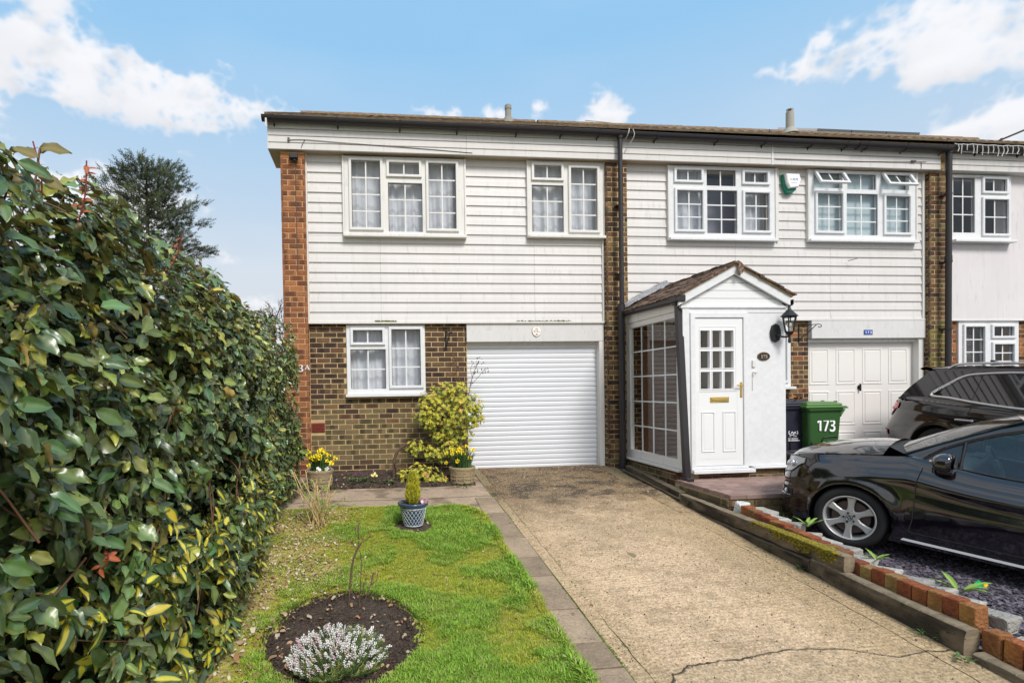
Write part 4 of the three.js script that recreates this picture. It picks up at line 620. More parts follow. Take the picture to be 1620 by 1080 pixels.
  const tr = rngOf(77), tileTex = tex(256, 256, (u, v) => { const n = fbm(u * 10, v * 10, 4, 3, 10), f = fbm(u * 50, v * 50, 3, 4, 50), l = sstep(.6, .72, fbm(u * 22, v * 22, 3, 6, 22)); const c = [.07 + .065 * n + .03 * f, .04 + .036 * n + .015 * f, .03 + .024 * n]; return c.map((q, i) => lerp(q, [.34, .31, .26][i], l * .7)); }, { rep: 2.1 }), tm = [1.35, .75, 1, .5].map((k) => std({ color: lin(k, k * .97, k * .95), map: tileTex, roughness: 1 })), tg = [0, 1, 2].map((i) => rbox(.17, .021, .194, .004, 0, 0, 0, 1).applyMatrix4(new THREE.Matrix4().makeTranslation(0, 0, 0)));
  const ang = Math.atan(sl), nx = 9, pitchX = .835 / nx;
  for (const s of [-1, 1]) for (let c = 0; c < nx; c++) {
    const xm = (c + .45) * pitchX, y = top(ax + xm) + .088 + (c === 0 ? 0.004 : 0);
    for (let k = 0; k < 12; k++) { const z = .0 + k * .154 + (c % 2 ? .0 : .077) - .02; if (z > PZ + .06) continue; const len = Math.min(.152, PZ + .085 - z); if (len < .04) continue; const t = add(roof, 'roof_tile', tg[k % 3], tm[(tr() * 4) | 0], [ax + s * xm, y + rr(-.005, .008, tr), z + len / 2]); t.scale.set((pitchX * 1.6) / Math.cos(ang) / .17, 1, len / .2); t.rotation.z = -s * (ang - .075) + rr(-.04, .04, tr); t.rotation.x = rr(-.02, .02, tr); t.rotation.y = rr(-.02, .02, tr); }
  }
  add(roof, 'ridge_tile', M(Array.from({ length: 6 }, (_, i) => { const L = .305; return G(new THREE.CylinderGeometry(.095, .1, L, 10, 1, false, Math.PI * .5 - 1.15 + Math.PI * 0, 2.3).rotateX(Math.PI / 2).rotateZ(0).translate(ax, 2.835, .16 + i * .3)); }).map((g) => g)), tm[0]);
  // lead flashing where the roof meets the house
  const fl = grid(26, 3, (u, v) => { const x = lerp(ax - .02, ax - .86, u), w = .04 * vnoise(u * 9, v * 3, 3); return [x + .02 * vnoise(u * 14, v * 2, 8), top(x) + .115 + w * .5 + .09 * (1 - v) + .012 * vnoise(u * 30, v * 5, 4), .03 + .17 * v + w]; });
  add(roof, 'lead_flashing', G(fl, true), MT.lead);
  add(roof, 'verge_mortar', M([-1, 1].map((s) => plate([[ax, top(ax) + .052], [ax + s * .82, top(ax + .82) + .052], [ax + s * .82, top(ax + .82) + .08], [ax, top(ax) + .082]], [], .03).translate(0, 0, PZ + .028))), mortarGrey);
  // gutter and leaning square downpipe
  const gu = (x, a, b) => M([plate([[-.055, .03], [-.055, -.035], [-.03, -.055], [.03, -.055], [.055, -.035], [.055, .03], [.045, .03], [.045, -.03], [.025, -.045], [-.025, -.045], [-.045, -.03], [-.045, .03]], [], b - a).translate(x, 0, a)]);
  const gut = add(porch, 'gutter', gu(PX0 - .06, .06, PZ + .02).rotateX(.025).translate(0, 2.49, 0), MT.pipe); add(gut, 'gutter_joint', M([rbox(.13, .075, .12, .01, PX0 - .06, 2.478, .55), rbox(.14, .09, .17, .012, PX0 - .06, 2.445, PZ - .02)]), MT.pipe);
  add(porch, 'downpipe', M([G(new THREE.BoxGeometry(.074, 2.44, .074).rotateX(-.072).translate(PX0 - .02, 1.225, 1.735)), rbox(.09, .08, .09, .01, PX0 - .045, 2.41, 1.66), rbox(.1, .09, .13, .01, PX0 - .02, .045, 1.845)]), MT.pipe, null, 'leaning dark square downpipe');
  add(porch, 'right_gutter', M([gu(PX1 + .085, 1.35, PZ - .03).translate(0, 2.415, 0)]), MT.pipe);
  add(porch, 'bell_push', M([rbox(.045, .1, .02, .008, 5.115, 1.575, PZ - .002), rbox(.05, .02, .03, .004, 5.13, 1.46, PZ), rbox(.022, .05, .02, .004, 5.11, 1.43, PZ), rbox(.01, .2, .008, .003, 5.1, 1.32, PZ - .006)]), MT.pvcOld);
}
// paved step in front of the door, block by block
{
  const st = sub(scene, numbered('paved_step')); st.userData.kind = 'structure'; st.userData.label = 'raised block paved step before the porch';
  add(st, 'step_base', M([span(3.99, 6.4, -.5, -.002, PZ - .02, 2.78)]), mortarGrey);
  const r = rngOf(6), mats = [[.3, .195, .165], [.26, .165, .14], [.34, .23, .195]].map((c) => std({ color: lin(...c), map: grainTex, bumpMap: grainBump, bumpScale: .004, roughness: .95 })), g = rbox(.198, .05, .098, .006, 0, 0, 0, 1), gh = rbox(.098, .05, .098, .006, 0, 0, 0, 1);
  for (let i = 0; i < 11; i++) for (let k = 0; k < 13; k++) { const z = PZ + .04 + i * .1 + .0, x = 3.99 + .1 + k * .2 + (i % 2 ? -.1 : 0); if (x < 3.98 || x > 6.4 || z > 2.79) continue; const half = x < 4.05; add(st, 'paving_block', half ? gh : g, pick(mats, r), [half ? 4.04 : x, .022 + rr(-.003, .003, r), z]); }
  const pile = new Map(); bricks(st, 3.985, 6.3, -.3, -.004, 2.8, { tone: () => pick(BM.tan.concat(BM.brown)), most: 40, pile, y00: -.33 }); bricks(st, 1.8, 2.79, -.25, -.004, 3.975, { tone: () => pick(BM.tan), turn: -1, most: 12, pile, y00: -.25 }); flushBricks(st, pile);
}
// wall lantern, number plate and the other small fittings
{
  const l = thing('wall_lantern', 'black six sided carriage lantern on the white porch panel beside the door', 'wall lantern', [5.43, 1.985, PZ - .01]);
  add(l, 'back_plate', M([plate([[0, .125], [.05, .1], [.072, .03], [.072, -.03], [.05, -.1], [0, -.125], [-.05, -.1], [-.072, -.03], [-.072, .03], [-.05, .1]], [], .025, .006)]), MT.iron);
  add(l, 'arm', M([tube([[0, -.02, .02], [.02, -.055, .09], [.08, -.06, .13], [.1, -.02, .14]], .013, 18, 8), cyl(.012, .02, .1, .1, -.08, .14, 10), G(new THREE.SphereGeometry(.018, 10, 8).translate(.1, -.13, .14))]), MT.iron);
  const c = [.1, .1, .14], pt = (r, y, i) => [c[0] + r * Math.cos(i * 1.0472 + .3), c[1] + y, c[2] + r * Math.sin(i * 1.0472 + .3)], ribs = [];
  for (let i = 0; i < 6; i++) ribs.push(bar(pt(.05, -.1, i), pt(.083, .1, i), .0075, 6), bar(pt(.083, .1, i), pt(.083, .1, i + 1), .008, 6), bar(pt(.05, -.1, i), pt(.05, -.1, i + 1), .009, 6));
  add(l, 'cage', M([...ribs, cyl(.052, .03, .04, c[0], c[1] - .12, c[2], 6)]), MT.iron);
  add(l, 'cap', M([G(new THREE.CylinderGeometry(.03, .115, .085, 6, 1).rotateY(-.3 + Math.PI / 6).translate(c[0], c[1] + .15, c[2])), cyl(.012, .03, .05, c[0], c[1] + .21, c[2], 10), G(new THREE.SphereGeometry(.018, 10, 8).translate(c[0], c[1] + .245, c[2]))]), MT.iron);
  for (let i = 0; i < 6; i++) { const a = pt(.049, -.095, i), b = pt(.049, -.095, i + 1), d = pt(.081, .095, i + 1), e = pt(.081, .095, i), g = new THREE.BufferGeometry(); g.setAttribute('position', new THREE.Float32BufferAttribute([...a, ...b, ...d, ...a, ...d, ...e], 3)); g.computeVertexNormals(); add(l, 'pane', G(g), MT.glass); }
  add(l, 'bulb', M([G(new THREE.SphereGeometry(.03, 14, 10).scale(1, 1.3, 1).translate(c[0], c[1] - .01, c[2])), cyl(.016, .016, .05, c[0], c[1] - .07, c[2], 10)]), std({ color: lin(.75, .74, .72), roughness: .3 }));
}
function canvasMat(w, h, draw, o = {}) { const c = document.createElement('canvas'); c.width = w; c.height = h; draw(c.getContext('2d'), w, h); const t = new THREE.CanvasTexture(c); t.colorSpace = THREE.SRGBColorSpace; return std({ map: t, roughness: .5, ...o }); }
function faceUV(g, w, h) { const p = g.attributes.position, uv = []; for (let i = 0; i < p.count; i++) uv.push(p.getX(i) / w + .5, p.getY(i) / h + .5); g.setAttribute('uv', new THREE.Float32BufferAttribute(uv, 2)); return g; }
{
  const oval = (a, b, n = 36) => Array.from({ length: n }, (_, i) => [a * Math.cos(i / n * 6.2832), b * Math.sin(i / n * 6.2832)]);
  const p = thing('number_plate', 'small oval black plate reading 173 on the white porch panel', 'house number', [5.262, 1.672, PZ - .01]);
  add(p, 'plate', plate(oval(.092, .058), [], .008, .003), std({ color: lin(.2, .14, .08), metalness: .7, roughness: .4 }));
  add(p, 'lettering', faceUV(plate(oval(.083, .05), [], .003).translate(0, 0, .012), .18, .11), canvasMat(256, 156, (c, w, h) => { c.fillStyle = '#15100e'; c.fillRect(0, 0, w, h); c.fillStyle = '#cbb7a0'; c.font = 'bold 84px serif'; c.textAlign = 'center'; c.textBaseline = 'middle'; c.fillText('173', w / 2, h / 2 + 4); c.strokeStyle = '#8a6f4e'; c.lineWidth = 5; c.beginPath(); c.ellipse(w / 2, h / 2, w * .44, h * .42, 0, 0, 7); c.stroke(); }));
  const s = thing('number_plate', 'white shield shaped plate reading 173A on the board over the roller door', 'house number', [2.639, 2.203, .006]);
  const sh = [[-.07, .06], [-.04, .082], [0, .075], [.04, .082], [.07, .06], [.078, .0], [.055, -.055], [0, -.088], [-.055, -.055], [-.078, 0]];
  add(s, 'plate', plate(sh, [], .008, .003), std({ color: lin(.5, .3, .2), roughness: .4 }));
  add(s, 'lettering', faceUV(plate(sh.map(([x, y]) => [x * .93, y * .93]), [], .002).translate(0, 0, .0115), .16, .17), canvasMat(256, 272, (c, w, h) => { c.fillStyle = '#f4f0ea'; c.fillRect(0, 0, w, h); c.fillStyle = '#1c1a1c'; c.textAlign = 'center'; c.font = 'bold 84px sans-serif'; c.fillText('173', w / 2 - 22, 162); c.font = 'bold 46px sans-serif'; c.fillText('A', w / 2 + 76, 162); c.fillStyle = '#b9905a'; c.beginPath(); c.ellipse(w / 2, 66, 40, 14, 0, 0, 7); c.fill(); c.fillStyle = '#b06a58'; c.beginPath(); c.ellipse(w / 2, 210, 34, 20, 0, 0, 7); c.fill(); }));
  const b = thing('number_plate', 'small rectangular blue tile sign reading 173 over the panelled garage door', 'house number', [8.53, 2.165, .031]);
  add(b, 'plate', rbox(.165, .085, .014, .003), std({ color: lin(.03, .07, .3), roughness: .3 }));
  add(b, 'lettering', faceUV(new THREE.PlaneGeometry(.155, .077).translate(0, 0, .0085), .155, .077), canvasMat(256, 128, (c, w, h) => { c.fillStyle = '#2f4f9f'; c.fillRect(0, 0, w, h); c.fillStyle = '#e8eef8'; c.font = 'bold 96px sans-serif'; c.textAlign = 'center'; c.textBaseline = 'middle'; for (const [i, t] of ['1', '7', '3'].entries()) c.fillText(t, 52 + i * 76, h / 2 + 5); c.fillStyle = '#1d3472'; c.fillRect(88, 0, 5, h); c.fillRect(164, 0, 5, h); }));
}
{
  // cut out white script numbers on the corner pier
  const { FontLoader } = await import('three/addons/loaders/FontLoader.js'), { TextGeometry } = await import('three/addons/geometries/TextGeometry.js');
  const font = await new FontLoader().loadAsync('fonts/droid/droid_serif_bold.typeface.json');
  const n = thing('house_number', 'white cut out number 173A on the orange brick corner pier', 'house number', [-1.29, 1.61, .104]);
  for (const [t, size, x, dy] of [['1', .105, .0, 0], ['7', .105, .075, 0], ['3', .105, .165, -.012], ['A', .072, .262, .02]]) add(n, 'digit', G(new TextGeometry(t, { font, size, depth: .012, curveSegments: 6 })).translate(x, dy, 0), MT.door);
}
{
  const a = thing('alarm_box', 'white burglar alarm box with green base high on the boarding', 'alarm box', [7.055, 4.665, .02]);
  add(a, 'base', plate([[-.14, .15], [.1, .15], [.13, .06], [.1, -.1], [.02, -.165], [-.07, -.16], [-.12, -.04]], [], .05, .008), std({ color: lin(.0, .2, .12), roughness: .4 }));
  add(a, 'cover', faceUV(plate([[-.125, .145], [.12, .145], [.15, .05], [.1, -.075], [-.055, -.095], [-.1, -.01]], [], .045, .012).translate(.0, 0, .055), .3, .26), canvasMat(256, 222, (c, w, h) => { c.fillStyle = '#f0f0f0'; c.fillRect(0, 0, w, h); c.fillStyle = '#d9c13b'; c.beginPath(); c.ellipse(92, 72, 14, 14, 0, 0, 7); c.fill(); c.strokeStyle = '#3b5fb0'; c.lineWidth = 9; c.beginPath(); c.moveTo(122, 88); c.lineTo(126, 60); c.lineTo(146, 60); c.lineTo(144, 88); c.stroke(); c.beginPath(); c.moveTo(166, 88); c.lineTo(170, 60); c.lineTo(192, 60); c.lineTo(190, 88); c.stroke(); c.fillStyle = '#8aa0c8'; c.fillRect(96, 116, 92, 7); }, { roughness: .35 }));
}
{
  const fl = thing('floodlight', 'small black floodlight under the eaves on the corner pier', 'floodlight', [-1.14, 4.83, .1]); add(fl, 'lamp_body', rbox(.12, .075, .07, .01, .02, 0, .06), MT.iron); add(fl, 'bracket', rbox(.05, .05, .06, .006, -.03, .0, .02), MT.iron); add(fl, 'sensor', G(new THREE.SphereGeometry(.03, 12, 8).translate(.03, -.055, .05)), MT.iron);
  const hook = (name, label, x, y, z, s) => { const t = thing(name, label, 'hanging bracket', [x, y, z]); add(t, 'wall_strip', rbox(.028, .3, .012, .004, 0, 0, .006), MT.iron); add(t, 'arm', M([tube([[0, .125, .01], [0, .13, .16], [0, .13, .29], [0, .1, .32], [0, .075, .295], [0, .095, .275]], .007, 28, 6), tube([[0, -.1, .01], [0, .0, .13], [0, .125, .25]], .007, 12, 6)]), MT.iron); t.rotation.y = s; return t; };
  hook('hanging_bracket', 'black iron basket bracket on the brick right of the porch lantern', 7.29, 2.16, -.048, .75); hook('hanging_bracket', 'black iron basket bracket on the dark brick left of the roller door', 1.17, 2.08, -.048, .15);
}
// ---------------------------------------------------------------- cars (local: x forwards, y up, z to the car's right)
const paint = phys({ color: lin(.006, .0048, .0085), roughness: .1, ior: 1.62, specularIntensity: 1, clearcoat: 1, clearcoatRoughness: .025 }), paintAudi = phys({ color: lin(.004, .0032, .005), roughness: .1, ior: 1.55, specularIntensity: 1, clearcoat: 1, clearcoatRoughness: .02 });
const trim = std({ color: lin(.014, .013, .014), roughness: .6 }), carGlass = phys({ color: lin(.72, .88, .85), transmission: 1, thickness: 0, roughness: .01, ior: 1.75 }), darkGlass = phys({ color: lin(.012, .011, .012), roughness: .03, clearcoat: 1, clearcoatRoughness: .01 });
const alloy = std({ color: lin(.56, .55, .54), metalness: .45, roughness: .38 }), red = phys({ color: lin(.62, .012, .02), roughness: .15, clearcoat: 1, emissive: lin(0, 0, 0) }), lensGlass = phys({ color: lin(.95, .96, .97), transmission: 1, thickness: 0, roughness: .02 }), cloth = std({ color: lin(.2, .215, .22), roughness: .95 }), silver = std({ color: lin(.7, .7, .72), metalness: .9, roughness: .25 });
function curve(pts) { return (x) => { if (x >= pts[0][0]) return pts[0][1]; for (let i = 0; i < pts.length - 1; i++) if (x <= pts[i][0] && x >= pts[i + 1][0]) { const p0 = pts[Math.max(0, i - 1)], p1 = pts[i], p2 = pts[i + 1], p3 = pts[Math.min(pts.length - 1, i + 2)], t = (x - p1[0]) / (p2[0] - p1[0]), m1 = (p2[1] - p0[1]) / (p2[0] - p0[0] || 1) * (p2[0] - p1[0]), m2 = (p3[1] - p1[1]) / (p3[0] - p1[0] || 1) * (p2[0] - p1[0]), t2 = t * t, t3 = t2 * t; return (2 * t3 - 3 * t2 + 1) * p1[1] + (t3 - 2 * t2 + t) * m1 + (-2 * t3 + 3 * t2) * p2[1] + (t3 - t2) * m2; } return pts[pts.length - 1][1]; }; }
// grid of a surface S(i, v) over stations, with wheel arches cut out and their edges drawn onto circles
function bodySide(st, nv, S, arches, side, keep) {
  const nu = st.length - 1, P = [], inside = [];
  for (let i = 0; i <= nu; i++) for (let j = 0; j <= nv; j++) {
    let p = S(st[i], j / nv); let ins = false;
    for (const [ax, ay, r] of arches) { const dx = p[0] - ax, dy = p[1] - ay, d = Math.hypot(dx, dy); if (d < r) { ins = true; const k = r / Math.max(d, 1e-4); const ny = ay + dy * k; p = [ax + dx * k, ny, p[2]]; } }
    P.push([p[0], p[1], p[2] * side]); inside.push(ins);
  }
  const pos = P.flat(), idx = [], id = (i, j) => i * (nv + 1) + j;
  for (let i = 0; i < nu; i++) { if (keep && !keep(i)) continue; for (let j = 0; j < nv; j++) { const a = id(i, j), b = id(i + 1, j), c = id(i + 1, j + 1), d = id(i, j + 1); if (inside[a] && inside[b] && inside[c] && inside[d]) continue; idx.push(a, b, c, a, c, d); } }
  const g = new THREE.BufferGeometry(); g.setAttribute('position', new THREE.Float32BufferAttribute(pos, 3)); g.setIndex(idx); g.computeVertexNormals(); return G(g);
}
function smoothGrid(nu, nv, f) { return G(grid(nu, nv, f), true); }
const ribbon = (pts, w, lift) => { const pos = [], n = pts.length; for (let i = 0; i < n; i++) { const a = V(...pts[Math.max(0, i - 1)]), b = V(...pts[Math.min(n - 1, i + 1)]), t = b.sub(a).normalize(), s = V(t.y, -t.x, 0).normalize().multiplyScalar(w / 2), p = V(...pts[i]); pos.push([p.x - s.x, p.y - s.y, p.z + lift], [p.x + s.x, p.y + s.y, p.z + lift]); } const o = []; for (let i = 0; i < n - 1; i++) o.push(...pos[2 * i], ...pos[2 * i + 1], ...pos[2 * i + 3], ...pos[2 * i], ...pos[2 * i + 3], ...pos[2 * i + 2]); const g = new THREE.BufferGeometry(); g.setAttribute('position', new THREE.Float32BufferAttribute(o, 3)); g.computeVertexNormals(); return G(g); };
function wheel(parent, x, y, z, side, R, rimR, spokes, steer = 0) {
  const w = sub(parent, 'wheel'); w.position.set(x, y, z); w.rotation.y = steer; const h = .1, s = side;
  add(w, 'tyre', lathe([[rimR - .005, -h], [rimR + .03, -h * 1.02], [R - .04, -h * 1.0], [R - .012, -h * .86], [R, -h * .6], [R, h * .6], [R - .012, h * .86], [R - .03, h * .98], [rimR + .035, h * 1.06], [rimR + .012, h * 1.0], [rimR - .004, h * .92], [rimR - .004, h * .5]], 64).rotateX(Math.PI / 2 * s), MT.rubber);
  const rim = M([lathe([[rimR, h * .9], [rimR - .006, h * .98], [rimR - .018, h * .95], [rimR - .022, h * .7], [rimR - .03, h * .3], [rimR - .035, -h]], 64).rotateX(Math.PI / 2 * s), ...Array.from({ length: spokes }, (_, i) => {
    const a = i / spokes * Math.PI * 2, sp = plate([[-.045, .05], [-.027, .1], [-.028, .15], [-.042, rimR - .022], [.042, rimR - .022], [.028, .15], [.027, .1], [.045, .05]], [], .02, .008); sp.applyMatrix4(new THREE.Matrix4().makeRotationX(.02)); sp.translate(0, 0, h * .42); sp.rotateZ(a); if (s < 0) sp.rotateY(Math.PI); return sp; }), cyl(.07, .078, .05, 0, h * .48 * 1, 0, 30).rotateX(Math.PI / 2 * s)]);
  const rm = add(w, 'rim', rim, alloy);
  add(w, 'wheel_bolt', M(Array.from({ length: 5 }, (_, i) => cyl(.011, .011, .012, .05 * Math.cos(i * 1.2566), h * .74, .05 * Math.sin(i * 1.2566), 8).rotateX(Math.PI / 2 * s))), MT.dark);
  add(w, 'hub_cap', M([cyl(.03, .032, .012, 0, h * .76, 0, 24).rotateX(Math.PI / 2 * s), ]), MT.black); 
  const vw = M([[[-.017, .017], [0, -.0]], [[.017, .017], [0, -.0]], [[-.021, .004], [-.011, -.019]], [[-.011, -.019], [0, -.002]], [[0, -.002], [.011, -.019]], [[.011, -.019], [.021, .004]]].map(([a, b]) => bar([a[0], a[1], 0], [b[0], b[1], 0], .0022, 5)).concat([G(new THREE.TorusGeometry(.025, .002, 6, 28))])); vw.translate(0, 0, h * .83); if (s < 0) vw.rotateY(Math.PI); add(w, 'hub_emblem', vw, silver);
  add(w, 'brake_disc', cyl(rimR * .72, rimR * .72, .02, 0, 0, 0, 32).rotateX(Math.PI / 2), std({ color: lin(.14, .11, .1), metalness: .6, roughness: .5 })); add(w, 'wheel_back', cyl(rimR - .02, rimR - .02, .01, 0, -h * .9, 0, 32).rotateX(Math.PI / 2 * s), MT.dark);
  return w;
}

// ---- the small black hatchback, nose towards the porch
{
  const car = thing('parked_car', 'small black hatchback with six spoke alloy wheels, nose towards the white porch, nearest car', 'car', [5.242, -.3156, 3.254]); car.rotation.order = 'YZX'; car.rotation.y = 2.126; car.rotation.z = .098; car.scale.setScalar(.919);
  const XF = .80, XR = -3.12, W = .828;
  const plan = (t) => { if (t > 1) { const q = t - 1; return [lerp(-.2, XF, Math.pow(Math.sin(q * Math.PI / 2), .92)), W * Math.pow(Math.cos(q * Math.PI / 2), .52), Math.pow(q, 2.6)]; } if (t < 0) { const q = -t; return [lerp(-2.5, XR, Math.pow(Math.sin(q * Math.PI / 2), .9)), W * Math.pow(Math.max(0, Math.cos(q * Math.PI / 2)), .5), -Math.pow(q, 2.5)]; } return [lerp(-2.5, -.2, t), W, 0]; };
  const top = curve([[.82, .80], [.74, .835], [.62, .878], [.45, .905], [.25, .94], [0, .985], [-.25, 1.02], [-.45, 1.045], [-.8, .985], [-1.2, .955], [-2, .985], [-2.6, 1.0], [-3.12, .98]]), bot = curve([[.82, .2], [.6, .17], [-.4, .17], [-2, .18], [-3.1, .24]]);
  const prof = (v, X) => { const tuck = .06 * Math.pow(1 - v, 3) + .012 * sstep(.5, .2, v), sh = v > .7 ? .1 * Math.pow((v - .7) / .3, 2.2) : 0, crease = .011 * Math.exp(-Math.pow((v - .74) / .035, 2)) * sstep(.35, -.2, X), hollow = -.012 * Math.exp(-Math.pow((v - .62) / .08, 2)) * sstep(-.3, -.8, X); return 1 - tuck - sh + crease + hollow; };
  const nose = (v) => -.085 * sstep(.55, .95, v) - .02 * Math.exp(-Math.pow((v - .52) / .06, 2)) - .05 * sstep(.12, 0, v) + .012 * Math.exp(-Math.pow((v - .28) / .14, 2));
  const S = (t, v) => { const [X0, Z0, q] = plan(t), X = X0 + (q > 0 ? nose(v) * q : .04 * Math.max(0, -q) * sstep(.5, 1, v)), fl = 0; const y = lerp(bot(X0), top(X0), v), bulge = .03 * Math.exp(-Math.pow((Math.hypot(X0, y - .31) - .375) / .075, 2)) * (1 - sstep(.1, .5, q)); return [X, y, Z0 * prof(v, X0) + bulge]; };
  const st = []; for (let i = 0; i <= 14; i++) st.push(-1 + i / 14); const tOf = (X) => (X + 2.5) / 2.3; for (const X of [-2.4, -2.3, -2.2, -2.1, -2, -1.9, -1.8, -1.74, -1.6, -1.4, -1.2, -1.0, -.85, -.7, -.6, -.505, -.46, -.42, -.38, -.34, -.3, -.25]) st.push(tOf(X)); for (let i = 0; i <= 44; i++) st.push(1 + i / 44);
  const iA = st.findIndex((t) => Math.abs(t - tOf(-1.74)) < 1e-6), iB = st.findIndex((t) => Math.abs(t - tOf(-.505)) < 1e-6), arches = [[0, .31, .365], [-2.47, .31, .36]], isDoor = (i) => i >= iA && i < iB;
  const parts = []; for (const s of [-1, 1]) parts.push(bodySide(st, 46, S, arches, s, (i) => !isDoor(i)));
  // bonnet, roof, pillars, tail
  const crown = curve([[.82, .02], [.7, .06], [.5, .1], [.3, .125], [0, .135], [-.35, .12]]);
  const bn = smoothGrid(30, 36, (u, v) => { const t = 1 + lerp(.0, 1, v), p = S(t, 1), w = u * 2 - 1, X = p[0] + (1 - w * w) * .0; const rib = .004 * Math.exp(-Math.pow((Math.abs(w) - .62) / .06, 2)) * sstep(1, .7, v); return [X, p[1] + crown(p[0]) * (1 - Math.pow(Math.abs(w), 2.3)) - .004 + rib, p[2] * w]; });
  const cowlX = (w) => -.40 + .17 * (1 - w * w), roofY = (X) => curve([[-1.1, 1.487], [-1.5, 1.52], [-2.2, 1.5], [-2.75, 1.44], [-2.95, 1.38]])(X), zg = (y) => lerp(.745, .575, clamp((y - .95) / .53));
  const frontEdge = [[-.38, 1.06], [-.6, 1.185], [-.83, 1.315], [-1.0, 1.41], [-1.15, 1.487]];           // outer edge of the A pillar
  const winTop = [[-.52, 1.04], [-.66, 1.165], [-.8, 1.25], [-1.0, 1.345], [-1.2, 1.412], [-1.5, 1.44], [-2.0, 1.43], [-2.45, 1.36], [-2.62, 1.24]], outer = [[-.38, 1.06], [-.6, 1.19], [-.83, 1.318], [-1.0, 1.41], [-1.2, 1.49], [-1.5, 1.515], [-2.0, 1.505], [-2.6, 1.44], [-2.95, 1.36]];
  const along = (pts, k) => { const n = pts.length - 1, f = Math.min(n - 1e-6, k * n), i = Math.floor(f), t = f - i; return [lerp(pts[i][0], pts[i + 1][0], t), lerp(pts[i][1], pts[i + 1][1], t)]; };
  for (const s of [-1, 1]) {
    parts.push(smoothGrid(40, 6, (u, v) => { const a = along(outer, u), b = along(winTop, u), y = lerp(a[1], b[1], v); return [lerp(a[0], b[0], v), y, s * (zg(y) + .012 * Math.sin(v * Math.PI) - (v < .05 ? .014 : 0))]; }));
    parts.push(smoothGrid(6, 6, (u, v) => { const y = lerp(.96, 1.37, v), X = lerp(-2.62 + .0 * v, lerp(-3.1, -2.95, v), u); return [X, y, s * zg(y)]; }));
    parts.push(smoothGrid(30, 2, (u, v) => { const X = lerp(-.38, -3.08, u), a = S(Math.min(1.0, tOf(X)), 1), y = top(X); return [X, lerp(y, Math.max(y, .975) + .0, v), s * lerp(a[2], zg(.97), v)]; }));
  }
  parts.push(bn, smoothGrid(20, 24, (u, v) => { const X = lerp(-1.15, -2.95, v), w = u * 2 - 1, z = zg(roofY(X)) * w; return [X + (v < .02 ? .1 * (1 - w * w) : 0), roofY(X) + .035 * (1 - w * w), z]; }));
  
  const body = add(car, 'body', M(parts), paint);
  add(car, 'rear_window', smoothGrid(16, 10, (u, v) => { const w = u * 2 - 1, y = lerp(.98, 1.36, v); return [lerp(-3.1, -2.95, v) - .05 * (1 - w * w), y, zg(y) * w]; }), carGlass);
  // inner wings so that the arches are dark and deep
  add(body, 'wheel_arch_liner', M([[0, .31, .37], [-2.47, .31, .365]].flatMap(([x, y, r]) => [-1, 1].map((s) => smoothGrid(30, 3, (u, v) => { const a = lerp(-.35, Math.PI + .35, u); return [x + r * Math.cos(a), y + r * Math.sin(a), s * lerp(W - .006, W - .34, v)]; })).concat([-1, 1].map((s) => G(new THREE.CircleGeometry(r, 30).translate(x, y, s * (W - .34))))))), trim);
  add(body, 'underbody', M([span(-2.95, .55, .16, .22, -.68, .68), span(.3, .62, .2, .5, -.5, .5)]), trim);
  for (const s of [-1, 1]) {
    const lab = s < 0 ? 'front passenger side door' : null, door = add(car, 'door', bodySide(st.slice(iA, iB + 1), 46, S, [], s), paint, null, lab);
    const onS = (X, Y) => { const t = tOf(X), v = (Y - bot(X)) / (top(X) - bot(X)), p = S(t, v); return [X, Y, s * p[2]]; };
    const edge = []; for (let y = .3; y <= .99; y += .03) edge.push(onS(-.505 - .03 * sstep(.8, 1, y) + .02 * sstep(.45, .3, y), y)); const low = []; for (let x = -.49; x >= -1.7; x -= .08) low.push(onS(x, .3)); const back = []; for (let y = .3; y <= .96; y += .05) back.push(onS(-1.735, y));
    add(door, 'shut_line', M([ribbon(edge, .009, s * .004), ribbon(low, .007, s * .004), ribbon(back, .008, s * .004)]), MT.dark);
    add(door, 'handle', M([rbox(.2, .032, .03, .012, -1.58, .79, s * (W + .012)), rbox(.1, .05, .01, .01, -1.58, .785, s * (W - .004))]), paint);
    const strip = []; for (let x = -.41; x >= -2.06; x -= .05) strip.push([x, .215, s * (W * prof(.06, x) + .006)]); add(body, 'sill_strip', ribbon(strip, .024, s * .004), std({ color: lin(.75, .75, .76), roughness: .35 }));
    // side glass
    const belt = (X) => curve([[-.5, 1.03], [-.8, .995], [-1.2, .968], [-2, .985], [-2.6, 1.0]])(X);
    const zz = (y) => s * (zg(y) - .006); const dz = s * .004;
    add(car, 'quarter_light', smoothGrid(8, 4, (u, v) => { const X = lerp(-.47, -.775, u), yt = along(winTop, clamp((-.52 - X) / (.3) * .25))[1]; const y = lerp(belt(X) - .01, Math.max(belt(X), yt - .005), v); return [X, y, zz(y) + dz]; }), darkGlass);
    add(car, 'side_window', smoothGrid(24, 8, (u, v) => { const X = lerp(-.8, -1.7, u), k = (() => { for (let i = 0; i < winTop.length - 1; i++) if (X <= winTop[i][0] && X >= winTop[i + 1][0]) return lerp(winTop[i][1], winTop[i + 1][1], (X - winTop[i][0]) / (winTop[i + 1][0] - winTop[i][0])); return 1.43; })(), y = lerp(belt(X) - .01, k, v); return [X, y, zz(y)]; }), carGlass);
    add(car, 'rear_side_window', smoothGrid(16, 6, (u, v) => { const X = lerp(-1.76, -2.58, u), k = (() => { for (let i = 0; i < winTop.length - 1; i++) if (X <= winTop[i][0] && X >= winTop[i + 1][0]) return lerp(winTop[i][1], winTop[i + 1][1], (X - winTop[i][0]) / (winTop[i + 1][0] - winTop[i][0])); return 1.25; })(), y = lerp(belt(X) - .01, k, v); return [X, y, zz(y)]; }), carGlass);
